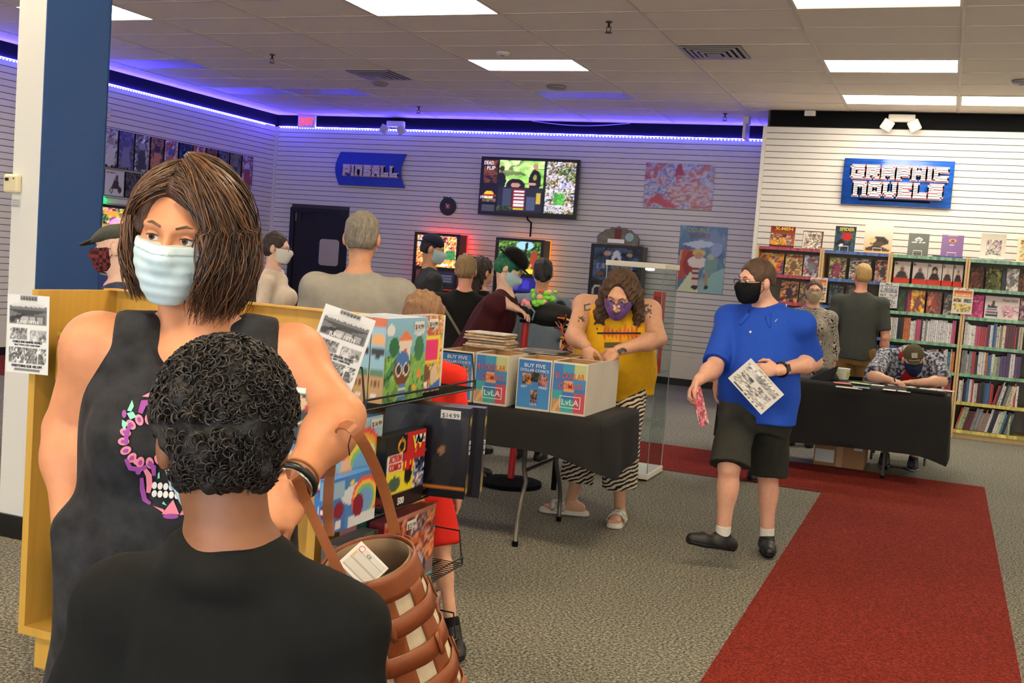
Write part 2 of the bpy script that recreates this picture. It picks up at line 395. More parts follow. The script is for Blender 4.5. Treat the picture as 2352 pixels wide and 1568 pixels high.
# ceiling: panels laid in a grid of bars
cl = box('ceiling', (XL-.1, YF, ZC+.03), (XR, YB+.1, ZC+.1), mat('plenum', (60, 56, 52), .9)); tag(cl, kind='structure')
PXc, PYc, X0c, Y0c = 1.22, .633, -.091, 10.56
LIT = {(0, -4): .35, (0, 0): 1, (0, 3): 1, (1, 3): 1, (-3, -4): 1, (-3, 0): 1, (-6, -4): 1}
UNLIT = [(-7, 0), (-7, 3), (-6, 3), (-3, 3)]
def cell(k, j): return X0c+PXc*(k-1), Y0c+PYc*j, X0c+PXc*k, Y0c+PYc*(j+1)
g = .012
tme = MB().box((0, 0, 0), (PXc-2*g, PYc-2*g, .012)).mesh('tile'); tme.materials.append(M_TILE)
tset = set(LIT) | set(UNLIT)
rs = np.random.RandomState(3)
for k in range(-8, 3):
    for j in range(-5, 8):
        if (k, j) in tset: continue
        x0, y0, x1, y1 = cell(k, j)
        if x1 < XL or y0 > YB or (k > -1 and y0 > YP): continue
        if x0 < XL-.2 or y1 > YB+.05:
            o = box('tile', (max(x0+g, XL), y0+g, ZC+.002), (x1-g, min(y1-g, YB), ZC+.014), M_TILE, cl); continue
        o = bpy.data.objects.new('tile', tme); COL.objects.link(o); o.parent = cl
        o.location = (x0+g, y0+g, ZC+.004+rs.rand()*.004)
box('tile_field', (XL, YF, ZC+.004), (XR, Y0c-5*PYc, ZC+.02), M_TILE, cl)['kind'] = 'stuff'
for k in range(-9, 3): box('grid_bar', (X0c+PXc*k-.012, Y0c-5*PYc, ZC-.001), (X0c+PXc*k+.012, YB if k < -1 else YP, ZC+.012), M_TBAR, cl)
for j in range(-5, 8): box('grid_bar', (XL, Y0c+PYc*j-.012, ZC+.001), (XR, Y0c+PYc*j+.012, ZC+.012), M_TBAR, cl)
M_DIFF = mat('lit_diffuser', (255, 250, 235), .5, emit=(255, 243, 222), estr=TROFFER)
M_DIM = mat('dim_diffuser', (255, 250, 235), .5, emit=(255, 236, 190), estr=TROFFER*.1)
M_OFF = mat('unlit_diffuser', (176, 172, 168), .35, noise=.05, nscale=50)
M_TROF = mat('troffer_frame', (225, 222, 212), .4)
def troffer(k, j, m, label, group):
    x0, y0, x1, y1 = cell(k, j); t = thing('ceiling_light', label, 'ceiling light', ((x0+x1)/2, (y0+y1)/2, ZC), 0, group)
    f = MB()
    for a, b in (((x0+.012, y0+.012), (x0+.03, y1-.012)), ((x1-.03, y0+.012), (x1-.012, y1-.012)), ((x0+.03, y0+.012), (x1-.03, y0+.03)), ((x0+.03, y1-.03), (x1-.03, y1-.012))):
        f.box((*a, ZC-.002), (*b, ZC+.02))
    f.build('frame', M_TROF, t); box('diffuser', (x0+.03, y0+.03, ZC+.004), (x1-.03, y1-.03, ZC+.012), m, t)
G = 'recessed fluorescent ceiling lights'
troffer(0, -4, M_DIM, 'dim cream ceiling light cut by the top edge of the photo', G)
troffer(0, 0, M_DIFF, 'lit ceiling light above and nearest the camera side of the graphic novels sign', G)
troffer(0, 3, M_DIFF, 'lit ceiling light directly over the graphic novels emergency lamps', G)
troffer(1, 3, M_DIFF, 'lit ceiling light cut by the right edge of the photo', G)
troffer(-3, -4, M_DIFF, 'largest lit ceiling light, cut by the top edge of the photo', G)
troffer(-3, 0, M_DIFF, 'lit ceiling light above the wall television', G)
troffer(-6, -4, M_DIFF, 'lit ceiling light half hidden by the blue pillar', G)
for (k, j), nm in zip(UNLIT, ('nearest the blue pillar', 'above the room corner', 'above the exit sign and pinball sign', 'above the abstract poster')):
    troffer(k, j, M_OFF, 'unlit ceiling light panel '+nm, G)
for k, j in ((-6, -11), (-3, -11), (0, -11), (3, -11), (3, -4), (-6, -17), (-3, -17), (0, -17), (3, -17), (3, 0)):
    troffer(k, j, M_DIFF, f'lit ceiling light behind the photographer, column {k+7} row {j+18}', 'ceiling lights behind the photographer')

# LED strips
M_LEDC = mat('led_channel', (30, 32, 60), .5)
M_LED = mat('led_diode', (120, 120, 255), .4, emit=(52, 50, 255), estr=LED*.3)
M_WASH = mat('led_wash', (120, 120, 255), .4, emit=(70, 56, 255), estr=LED*12)
M_LED2 = mat('led_diode_core', (190, 200, 255), .4, emit=(150, 160, 255), estr=LED*.32)
t = thing('led_strip', 'blue glowing LED strip along the top of the pinball wall', 'led strip', (-6.3, YB-.03, 3.45), 0, 'blue LED strips')
box('channel', (XL+.06, YB-.03, 3.452), (XP-.03, YB-.012, 3.462), M_LEDC, t); box('glow_tape', (XL+.06, YB-.034, 3.440), (XP-.03, YB-.012, 3.452), M_LED, t)
d = MB()
for i in range(160): x = XL+.1+i*.05; d.box((x, YB-.042, 3.438), (x+.022, YB-.032, 3.456))
d.build('diode', M_LED2, t)['kind'] = 'stuff'
t = thing('led_strip', 'blue glowing LED strip along the top of the comic poster wall', 'led strip', (XL+.03, 10, 3.45), 0, 'blue LED strips')
box('channel', (XL+.012, 1.2, 3.452), (XL+.03, YB-.1, 3.462), M_LEDC, t); box('glow_tape', (XL+.012, 1.2, 3.440), (XL+.034, YB-.1, 3.452), M_LED, t)
d = MB()
for i in range(190): y = 5.2+i*.05; d.box((XL+.032, y, 3.438), (XL+.042, y+.022, 3.456))
d.build('diode', M_LED2, t)['kind'] = 'stuff'
# up-facing glow tape on the band (it washes the ceiling)
box('ceiling_wash_tape', (XL+.06, YB-.03, 3.462), (XP-.03, YB-.014, 3.468), M_WASH, bpy.data.objects['led_strip']); box('ceiling_wash_tape', (XL+.014, 1.2, 3.462), (XL+.03, YB-.1, 3.468), M_WASH, t)

# ceiling fittings
M_VENT = mat('vent_metal', (176, 170, 160), .4, metal=.3); M_DARK = mat('dark_recess', (35, 33, 31), .8)
def vent(x0, y0, lab):
    s = .57; t = thing('ceiling_vent', lab, 'vent', (x0+s/2, y0+s/2, ZC), 0, 'square ceiling air diffusers')
    box('recess', (x0, y0, ZC-.004), (x0+s, y0+s, ZC), M_DARK, t)
    for q in range(5):
        a = q*.055; b = s-a; f = MB(); z0, z1 = ZC-.012-.006*q, ZC-.006-.006*q; wv = .03 if q < 4 else (b-a)/2
        if q == 4: f.box((x0+a, y0+a, z0), (x0+b, y0+b, z1))
        else:
            f.box((x0+a, y0+a, z0), (x0+b, y0+a+wv, z1)); f.box((x0+a, y0+b-wv, z0), (x0+b, y0+b, z1)); f.box((x0+a, y0+a+wv, z0), (x0+a+wv, y0+b-wv, z1)); f.box((x0+b-wv, y0+a+wv, z0), (x0+b, y0+b-wv, z1))
        f.build('vane', M_VENT, t)
vent(-2.52, 9.94, 'square ceiling vent near the yellow shirted man and dim light'); vent(-6.8, 11.2, 'square ceiling vent above the pinball sign')
M_CHROME = mat('chrome', (190, 188, 182), .25, metal=1.)
def sprinkler(x, y, lab):
    t = thing('sprinkler_head', lab, 'sprinkler', (x, y, ZC), 0, 'fire sprinkler heads'); M = mat('sprinkler_brass', (90, 84, 74), .4, metal=.8)
    MB().lathe([(.03, 0), (.03, -.008), (.012, -.01), (.01, -.05)], (x, y, ZC), 12).build('body', M, t, smooth=True)
    MB().tube([(x-.018, y, ZC-.04), (x-.02, y, ZC-.075), (x, y, ZC-.09), (x+.02, y, ZC-.075), (x+.018, y, ZC-.04)], .004, 6).build('yoke', M, t); MB().lathe([(.004, -.088), (.032, -.09), (.032, -.094), (.004, -.096)], (x, y, ZC), 12).build('deflector', M, t)
sprinkler(-2.89, 8.97, 'small brass sprinkler right of the largest ceiling light'); sprinkler(-7.2, 10.3, 'small brass sprinkler above the comic poster wall'); sprinkler(-7.2, 13.9, 'small brass sprinkler above the vinyl record clock'); sprinkler(-2.86, 14.0, 'small brass sprinkler beside the hanging white sign')
def disc(name, x, y, r, lab, col, cat):
    t = thing(name, lab, cat, (x, y, ZC)); MB().lathe([(r, 0), (r, -.012), (r*.8, -.03), (.01, -.034)], (x, y, ZC), 24).build('cover', mat(name+'_plastic', col, .5), t, smooth=True)
    MB().lathe([(r*.35, -.030), (r*.33, -.038), (.005, -.04)], (x, y, ZC), 16).build('grille', mat('grey_grille', (150, 145, 138), .6), t)
disc('smoke_detector', -4.38, 10.2, .07, 'round white smoke detector before the television light', (232, 228, 218), 'detector'); disc('ceiling_speaker', -6.8, 12.05, .1, 'round grey ceiling speaker beside the pinball vent', (150, 146, 140), 'speaker')
disc('ceiling_speaker', .47, 11.6, .1, 'round pale ceiling speaker at the right edge of the photo', (222, 216, 204), 'speaker'); disc('ceiling_speaker', -4.5, 12.15, .12, 'round pale ceiling speaker beside the unlit abstract poster light', (202, 192, 178), 'speaker')
M_PLW = mat('white_plastic', (232, 228, 215), .45)
def emergency(x, y, z, lab):
    t = thing('emergency_light', lab, 'emergency light', (x, y, z), 0, 'twin head emergency lights')
    MB().box((x-.15, y-.07, z-.0), (x+.15, y, z+.09)).build('housing', M_PLW, t, bevel=.012)
    for s in (-1, 1):
        h = MB(); c = np.array([x+s*.15, y-.10, z-.05]); ex = np.array([math.cos(s*.5), 0, math.sin(s*.5)*1.]); ez = np.array([-ex[2], 0, ex[0]])
        h.prism([(-.065, -.065), (.065, -.065), (.065, .065), (-.065, .065)], c, ex, ez, (0, -1, 0), .05); hd = h.build('lamp_head', M_PLW, t, bevel=.015)
        l = MB(); l.prism([(-.05, -.05), (.05, -.05), (.05, .05), (-.05, .05)], c+np.array([0, -.051, 0]), ex, ez, (0, -1, 0), .004); l.build('lens', mat('lamp_lens', (205, 205, 195), .15), hd, bevel=.01)
        MB().tube([(x+s*.11, y-.05, z+.02), tuple(c+np.array([0, .03, .02]))], .015, 8).build('swivel', M_PLW, t)
emergency(-.70, YP-.006, 3.53, 'twin head emergency light above the graphic novels sign'); emergency(-8.15, YB-.012, 3.50, 'twin head emergency light above the pinball sign')
t = thing('exit_sign', 'white exit sign with red glowing letters in the room corner', 'exit sign', (-9.75, YB-.012, 3.46))
MB().box((-9.92, YB-.06, 3.452), (-9.60, YB-.012, 3.65)).build('housing', M_PLW, t, bevel=.006)
text('lettering', 'EXIT', (-9.76, YB-.062, 3.495), (1, 0, 0), (0, 0, 1), .155, mat('exit_red_glow', (255, 60, 50), .5, emit=(255, 46, 40), estr=2.2), t, bold=.03, width=.26)
t = thing('exit_sign', 'white exit sign seen edge on beside the book wall', 'exit sign', (-2.62, 14.3, ZC))
MB().box((-2.645, 14.12, 3.36), (-2.605, 14.42, 3.56)).build('housing', M_PLW, t, bevel=.006); MB().box((-2.66, 14.2, 3.56), (-2.59, 14.34, ZC)).build('canopy', M_PLW, t)
box('red_indicator', (-2.635, 14.25, 3.35), (-2.615, 14.28, 3.36), mat('exit_red_glow'), t)
t = thing('sensor_box', 'small white sensor box under the ceiling left of emergency lamps', 'sensor', (-1.76, YP, 3.6))
MB().box((-1.82, YP-.06, 3.585), (-1.69, YP-.004, 3.648)).build('housing', M_PLW, t, bevel=.006); box('lens', (-1.79, YP-.064, 3.595), (-1.72, YP-.058, 3.62), M_TROF, t)
# bent cable along the top of the black band
tag(MB().tube([(-5.9+.05*i, YB-.05, 3.61-.05*math.sin(math.pi*i/30)+.03) for i in range(31)], .007, 6).build('loose_cable', mat('cable_grey', (150, 148, 140), .6)), 'thin grey cable sagging below the ceiling over the television', 'cable')
# cream alarm strobe that peeks out behind the pillar on the left wall
p = pX(241, 255, XL); t = thing('alarm_strobe', 'cream wall strobe peeking out beside the blue pillar', 'alarm', p)
MB().box((XL, p[1]-.12, p[2]-.09), (XL+.05, p[1]+.06, p[2]+.09)).build('housing', mat('cream_plastic', (226, 214, 176), .5), t, bevel=.015); MB().box((XL+.05, p[1]-.08, p[2]-.02), (XL+.06, p[1]+.03, p[2]+.06)).build('lens', mat('lamp_lens'), t)
# door in the back wall
t = bpy.data.objects.new('door_1', None); COL.objects.link(t); t.location = (-9.44, YB, 0); XF[t.name] = (np.array([-9.44, YB, 0.]), 0.); tag(t, kind='structure')
M_DOOR = mat('door_black', (14, 14, 20), .45); M_JAMB = mat('door_frame_black', (20, 20, 26), .4)
f = MB(); f.box((-9.98, YB-.03, 0), (-9.90, YB+.02, 2.18)); f.box((-8.98, YB-.03, 0), (-8.90, YB+.02, 2.18)); f.box((-9.90, YB-.03, 2.11), (-8.98, YB+.02, 2.18)); f.build('door_frame', M_JAMB, t)
box('door_leaf', (-9.895, YB-.005, .01), (-8.985, YB+.03, 2.105), M_DOOR, t)
box('closer_bracket', (-9.89, YB-.03, 1.98), (-9.77, YB-.005, 2.09), M_JAMB, t); MB().box((-9.865, YB-.04, 1.96), (-9.855, YB-.03, 2.10)).build('hinge_strip', M_CHROME, t)
box('kick_plate', (-9.2, YB-.014, .95), (-9.08, YB-.005, 1.15), M_CHROME, t)
# ================================================================== things on the walls
EX, EZ = (1, 0, 0), (0, 0, 1)
GL = dict(P=["######.","#######","##...##","#######","######.","##.....","##....."], I=["##"]*7, N=["######.","#######","##...##","##...##","##...##","##...##","##...##"],
 B=["######.","#######","##..##.","######.","##...##","#######","######."], A=[".#####.","#######","##...##","#######","#######","##...##","##...##"], L=["##....."]*5+["#######"]*2,
 G=[".######","#######","##.....","##..###","##...##","#######",".#####."], R=["######.","#######","##...##","#######","######.","##..##.","##...##"], H=["##...##"]*2+["#######"]*2+["##...##"]*3,
 C=[".######","#######","##.....","##.....","##.....","#######",".######"], O=[".#####.","#######","##...##","##...##","##...##","#######",".#####."], V=["##...##"]*5+[".#####.","..###.."],
 E=["#######","#######","##.....","#####..","##.....","#######","#######"], S=[".######","#######","##.....","#######",".....##","#######","######."])
M_SW = mat('sign_letter_white', (238, 236, 240), .4); M_SR = mat('sign_letter_red', (214, 62, 66), .4); M_SBK = mat('sign_letter_backing', (205, 203, 214), .4)
def block_word(word, x, y, z, w, h, parent):
    """blocky raised letters: backing, red outline, white face; one lettering part per letter"""
    wid = [len(GL[c][0]) for c in word]; tot = sum(wid)+1.4*(len(word)-1); cx = w/tot; cz = h/7; u = x
    for c, n in zip(word, wid):
        for e, d, m, nm in ((.95, .02, M_SBK, 'letter'), (.5, .028, M_SR, 'outline'), (.18, .034, M_SW, 'face')):
            b = MB()
            for r, row in enumerate(GL[c]):
                run = None
                for k, ch in enumerate(row+'.'):
                    if ch == '#' and run is None: run = k
                    if ch != '#' and run is not None:
                        b.box((u+(run-e)*cx, y-d, z+h-(r+1+e)*cz), (u+(k+e)*cx, y-(0 if nm == 'letter' else d-.006), z+h-(r-e)*cz)); run = None
            if nm == 'letter': lo = b.build(nm, m, parent)
            else: b.build(nm, m, lo)
        u += (n+1.4)*cx
# pinball sign
t = thing('wall_sign', 'blue curved-edge sign reading PINBALL on the slat wall', 'sign', (-8.5, YB, 2.57))
x0, x1, z0, z1 = -9.09, -7.92, 2.57, 3.09; poly = [(x0, z0)]+[(x1-.085*math.sin(math.pi*i/12), z0+(z1-z0)*i/12) for i in range(13)]+[(x0-.085*math.sin(math.pi*i/12), z1-(z1-z0)*i/12) for i in range(12)]
MB().prism([(a, b) for a, b in poly], (0, YB-.04, 0), EX, EZ, (0, -1, 0), .02).build('board', mat('sign_blue', (28, 62, 170), .4, noise=.12, nscale=6), t)
MB().box((-8.8, YB-.04, 2.7), (-8.2, YB-.002, 2.95)).build('mount', M_BLACK, t)
block_word('PINBALL', -9.01, YB-.06, 2.735, .96, .145, t)
# graphic novels sign
t = thing('wall_sign', 'blue rectangular sign reading GRAPHIC NOVELS above the bookcases', 'sign', (-.68, YP, 2.55))
x0, x1 = -1.30, -.07
b = MB(); n = 16
for i in range(n):
    za, zb = 2.55+.545*i/n, 2.55+.545*(i+1)/n; ya, yb = (YP-.03-.05*math.sin(math.pi*q/n) for q in (i, i+1))
    b.add([(x0, ya, za), (x1, ya, za), (x1, yb, zb), (x0, yb, zb), (x0, ya+.012, za), (x1, ya+.012, za), (x1, yb+.012, zb), (x0, yb+.012, zb)], [(0, 1, 2, 3), (5, 4, 7, 6), (1, 5, 6, 2), (4, 0, 3, 7)])
b.build('board', mat('sign_blue_brushed', (34, 92, 190), .25, noise=.35, nscale=5, stretch=(1, 1, 4)), t, smooth=True); MB().box((-1.1, YP-.05, 2.6), (-.3, YP-.001, 3.0)).build('mount', M_BLACK, t)
block_word('GRAPHIC', -1.20, YP-.085, 2.86, 1.06, .14, t); block_word('NOVELS', -1.16, YP-.085, 2.655, .98, .15, t)
# television
t = thing('television', 'large wall television showing a pinball livestream', 'television', (-5.9, YB, 2.24))
TY = 14.86; tx0, tx1, tz0, tz1 = -6.60, -5.06, 2.235, 3.085
MB().box((tx0, TY, tz0), (tx1, TY+.06, tz1)).build('casing', mat('tv_black', (14, 14, 16), .3), t, bevel=.006)
MB().box((-6.2, TY+.06, 2.5), (-5.5, YB, 2.85)).build('wall_bracket', M_BLACK, t)
MB().tube([(-5.83, TY+.05, 2.26), (-5.82, TY+.08, 2.19), (-5.80, YB-.02, 2.16), (-5.80, YB-.02, 1.95)], .012, 6).build('power_cord', M_BLACK, t)
tops = [('bg', (10, 10, 14)), ('blot', 5, 7, [(20, 14, 12), (60, 34, 22), (110, 60, 34), (30, 20, 26)], (.02, .55, .17, .97)), ('ell', .09, .33, .055, .075, (230, 190, 40)), ('rect', .02, .30, .165, .34, (150, 30, 30)), ('blot', 8, 9, [(40, 40, 60), (120, 110, 70), (60, 60, 90)], (.02, .2, .17, .27)), ('lines', .02, .04, .16, .16, 4, (90, 90, 100)),
 ('blot', 11, 4, [(60, 130, 40), (110, 190, 60), (170, 225, 110), (215, 240, 160)], (.19, .5, .66, .97)),
 ('ell', .215, .60, .05, .15, (16, 16, 20)), ('ell', .215, .82, .028, .05, (70, 46, 40)), ('ell', .37, .52, .1, .13, (14, 13, 15)), ('ell', .37, .53, .05, .045, (190, 140, 120)), ('ell', .57, .62, .065, .2, (14, 14, 16)), ('ell', .57, .88, .028, .055, (190, 140, 115)), ('ell', .57, .68, .02, .05, (150, 150, 60)), ('ell', .54, .56, .05, .025, (200, 150, 125)),
 ('rect', .19, .06, .66, .485, (28, 32, 46)), ('rect', .24, .10, .33, .46, (58, 66, 84)), ('rect', .50, .08, .585, .33, (70, 80, 110)), ('rect', .345, .08, .475, .46, (120, 22, 26)), ('blot', 3, 12, [(30, 60, 40), (20, 36, 30), (80, 110, 50)], (.19, .06, .34, .14)), ('text', .6, .2, .65, .4, 3, (200, 170, 60), 3),
 ('blot', 17, 17, [(20, 20, 40), (60, 70, 190), (200, 200, 230), (240, 240, 250), (170, 130, 50), (30, 30, 30), (90, 150, 60), (150, 60, 40)], (.69, .05, .985, .97), 1.0), ('soft', 19, 16, [(40, 90, 40), (110, 200, 80), (60, 150, 60), (160, 220, 110)], (.78, .2, .89, .42)), ('tri', [(.70, .05), (.985, .05), (.985, .12), (.85, .04)], (30, 30, 20))]
for q in range(5): tops.append(('rect', .355, .40-.063*q, .465, .435-.063*q, (235, 228, 228)))
tops.append(('rect', .355, .085, .465, .12, (200, 190, 40)))
sc_ = picture('screen', (tx0+.025, TY-.002, tz0+.025), EX, EZ, tx1-tx0-.05, tz1-tz0-.05, tops, 110, 66, t, mat_print('screen_picture', .3, .7))
for s, x, z, sz, c, wd in (('DEAD', -6.47, 2.97, .075, (240, 240, 250), .15), ('FLIP', -6.43, 2.895, .075, (240, 240, 250), .13), ('JURASSIC PARK', -6.47, 2.475, .05, (235, 220, 220), .21)):
    text('lettering', s, (x, TY-.003, z), EX, EZ, sz, mat('screen_white_glow', (240, 240, 250), .4, emit=(240, 240, 250), estr=.9), sc_, width=wd)
# record clock
c = py(1029, 474, YB-.02); t = thing('record_clock', 'black vinyl record clock with red label left of the television', 'clock', c); r_ = .138
poly = [(r_*math.sin(a), r_*math.cos(a)) for a in np.linspace(.55, 2*math.pi-.55, 40)]+[(-.085, .10), (-.08, .155), (-.045, .135), (-.02, .15), (0, .13), (.03, .15), (.045, .125)]
MB().prism(poly, c, EX, EZ, (0, -1, 0), .006).build('record', mat('vinyl_black', (16, 15, 16), .25, noise=.3, nscale=80), t)
MB().lathe([(.048, -.006), (.048, -.009), (.006, -.010)], c, 24, 'y').build('label_disc', mat('record_label_red', (130, 36, 34), .5), t)
h = MB(); h.prism([(-.004, -.03), (.004, -.03), (.004, .05), (-.004, .05)], c+[0, -.014, 0], (.8, 0, .6), (-.6, 0, .8), (0, -1, 0), .002); h.prism([(-.004, -.02), (.004, -.02), (.004, .036), (-.004, .036)], c+[0, -.017, 0], (.7, 0, -.71), (.71, 0, .7), (0, -1, 0), .002); h.build('clock_hand', M_SW, t)
# posters on the pinball wall
t = thing('wall_poster', 'wide abstract red white and blue poster right of the television', 'poster', (-3.65, YB, 2.49))
picture('sheet', (-4.13, YB-.012, 2.475), EX, EZ, .98, .625, [('soft', 25, 7, [(80, 94, 150), (150, 160, 190), (206, 206, 216), (120, 130, 176), (214, 200, 204), (196, 120, 120), (176, 84, 96), (206, 160, 140), (96, 104, 156)]), ('tri', [(.43, .72), (.58, .74), (.52, .99), (.46, .97)], (170, 50, 74)), ('tri', [(.08, .18), (.35, .0), (.5, .04), (.2, .3)], (196, 80, 86)), ('soft', 33, 9, [(110, 112, 156), (190, 120, 116), (214, 200, 196), (206, 140, 112), (130, 140, 180)], (.35, .15, .95, .5))], 60, 40, t, mat_print('poster_paper', .35), bend=.006)
t = thing('wall_poster', 'tall illustrated poster of a red caped figure beside the book wall', 'poster', (-3.2, YB, 1.33))
dt = [('grad', (150, 190, 190), (54, 96, 140)), ('soft', 43, 5, [(120, 160, 170), (80, 120, 150), (160, 180, 180), (190, 150, 120)], (0, 0, 1, .6)), ('soft', 41, 5, [(60, 100, 140), (90, 130, 160), (130, 160, 180)], (0, .55, 1, 1)), ('tri', [(.3, .75), (.75, .98), (1, .7)], (120, 150, 180)), ('tri', [(.05, .72), (.4, .66), (.95, .74), (.45, .79)], (200, 214, 226)), ('tri', [(.0, .12), (.3, .55), (.3, .65), (.04, .62)], (214, 150, 90)),
 ('tri', [(0, .1), (.25, .3), (.35, .62), (.1, .66)], (186, 72, 62)), ('ell', .30, .42, .17, .2, (150, 44, 46)), ('ell', .42, .46, .2, .09, (236, 226, 214)), ('ell', .44, .60, .14, .055, (214, 190, 90)), ('ell', .44, .555, .09, .05, (206, 150, 120)), ('ell', .72, .42, .14, .2, (120, 160, 150)), ('ell', .7, .55, .07, .05, (180, 190, 160)), ('tri', [(.02, 0), (.3, .32), (.5, 0)], (214, 226, 180)), ('tri', [(.5, 0), (.98, 0), (.98, .4), (.75, .3)], (150, 200, 190)),
 ('rect', .34, .1, .46, .34, (226, 200, 180)), ('rect', .34, .27, .46, .30, (110, 60, 50)), ('rect', .34, .2, .46, .23, (110, 60, 50)), ('ell', .4, .08, .07, .035, (30, 34, 46)), ('rect', .6, .12, .68, .3, (170, 150, 110)), ('ell', .64, .09, .05, .03, (40, 60, 60)), ('ell', .8, .66, .12, .1, (150, 170, 200))]
pt_ = picture('sheet', (-3.56, YB-.012, 1.325), EX, EZ, .665, .925, dt, 44, 60, t, mat_print('poster_paper'), bend=.005)
text('title_lettering', 'DOUBLE', (-3.30, YB-.020, 2.165), EX, EZ, .085, mat('poster_gold', (196, 190, 110), .5), pt_, width=.3); text('title_lettering', 'TROUBLE', (-3.28, YB-.020, 2.085), EX, EZ, .08, mat('poster_red', (150, 60, 70), .5), pt_, width=.3)
# vision panel of the door
a, b_ = py(735, 548, YB-.01), py(778, 604, YB-.01); w_, h_ = .36, .42; o = np.array([a[0], YB-.008, a[2]-h_])
poly = [(w_/2+(w_/2-.05)*sx+.05*math.cos(q), h_/2+(h_/2-.05)*sy+.05*math.sin(q)) for sx, sy, q0 in ((1, 1, 0), (-1, 1, 1.571), (-1, -1, 3.142), (1, -1, 4.712)) for q in (q0, q0+.52, q0+1.05, q0+1.571)]
MB().prism(poly, o, EX, EZ, (0, -1, 0), .008).build('push_plate', mat('brushed_plate', (205, 196, 180), .35, metal=.6), bpy.data.objects['door_1'])
# comic posters on the left wall
COMPAL = [[(40, 40, 70), (190, 190, 200), (150, 60, 60), (90, 90, 130)], [(60, 60, 66), (150, 140, 120), (200, 200, 200), (40, 44, 60)], [(40, 42, 70), (70, 74, 120), (120, 120, 150), (30, 30, 50)], [(225, 225, 228), (150, 150, 154), (60, 60, 66), (240, 240, 240)], [(120, 70, 50), (60, 40, 44), (190, 130, 90), (90, 60, 70)], [(200, 190, 196), (80, 100, 170), (190, 110, 80), (226, 220, 222)], [(30, 40, 90), (20, 24, 60), (60, 80, 140)], [(214, 206, 208), (190, 60, 50), (90, 90, 120), (230, 226, 226)], [(70, 50, 50), (140, 90, 60), (40, 36, 60), (170, 140, 100)], [(60, 60, 64), (110, 110, 112), (40, 40, 46)], [(80, 80, 60), (120, 116, 90), (50, 56, 50)]]
xs_ = [205, 236, 271, 308, 344, 376, 409, 441, 472, 499, 526, 554, 582]
lab = ['flag-draped heroine', 'standing couple', 'dark purple night scene', 'white ink drawing', 'brown haired portrait', 'pale pink and blue scene', 'plain navy cover', 'white cover with red cap', 'brown rider', 'grey moonlit figure', 'olive landscape']
for i in range(len(xs_)-1):
    pa = pX(xs_[i]+1, 293+(xs_[i]-236)*.175, XL); pb = pX(xs_[i+1]-1, 293+(xs_[i+1]-236)*.175, XL); wd = pb[1]-pa[1]-.008; pal = COMPAL[i % 11]
    nm = lab[i-1] if i else 'hidden cover'
    t = thing('comic_poster', f'upper row comic poster, {nm}, {i+1} from the blue pillar', 'poster', (XL, pa[1], 2.42), 0, 'upper row of comic posters')
    MB().box((XL+.002, pa[1], 2.40), (XL+.018, pa[1]+wd, 2.90)).build('backing_board', M_BLACK, t)
    picture('cover', (XL+.02, pa[1]+.006, 2.406), (0, 1, 0), EZ, wd-.012, .488, [('bg', pal[0]), ('blot', 50+i, 5, pal), ('ell', .5, .68, .22, .12, pal[1]), ('tri', [(.15, .05), (.85, .05), (.7, .6), (.3, .6)], pal[2]), ('text', .1, .9, .9, .96, 7, pal[1], i)], 16, 26, t, mat_print('poster_sleeve', .2))
low = [(205, 237, [(170, 190, 170), (60, 80, 66), (210, 216, 200)], 'green patterned sheet'), (239, 284, [(206, 204, 206), (200, 198, 200), (120, 60, 60), (60, 60, 66)], 'white sheet with a motorbike'), (287, 322, [(50, 50, 54), (90, 90, 96), (30, 30, 34)], 'dark grey sheet'), (326, 356, [(120, 110, 110), (170, 160, 150), (70, 60, 70)], 'brown sheet behind the brown haired woman')]
for i, (xa, xb, pal, nm) in enumerate(low):
    pa, pb = pX(xa, 380+(xa-236)*.16, XL), pX(xb, 380+(xb-236)*.16, XL); wd = pb[1]-pa[1]
    t = thing('comic_poster', f'lower row comic poster, {nm}', 'poster', (XL, pa[1], 2.1), 0, 'lower row of comic posters')
    MB().box((XL+.002, pa[1], 2.03), (XL+.018, pa[1]+wd, 2.375)).build('backing_board', M_BLACK, t)
    ops = [('bg', pal[0]), ('blot', 70+i, 9 if i == 0 else 4, pal)]
    if i == 1: ops = [('bg', pal[0]), ('ell', .35, .2, .1, .12, (110, 40, 40)), ('ell', .35, .2, .06, .07, (190, 180, 180)), ('ell', .8, .24, .1, .12, (60, 50, 54)), ('tri', [(.35, .3), (.8, .3), (.7, .6), (.5, .65)], (60, 54, 60)), ('ell', .62, .72, .08, .1, (90, 60, 60)), ('text', .05, .86, .6, .95, 6, (150, 60, 60), 4)]
    picture('cover', (XL+.02, pa[1]+.006, 2.036), (0, 1, 0), EZ, wd-.012, .333, ops, 24, 20, t, mat_print('poster_sleeve'))

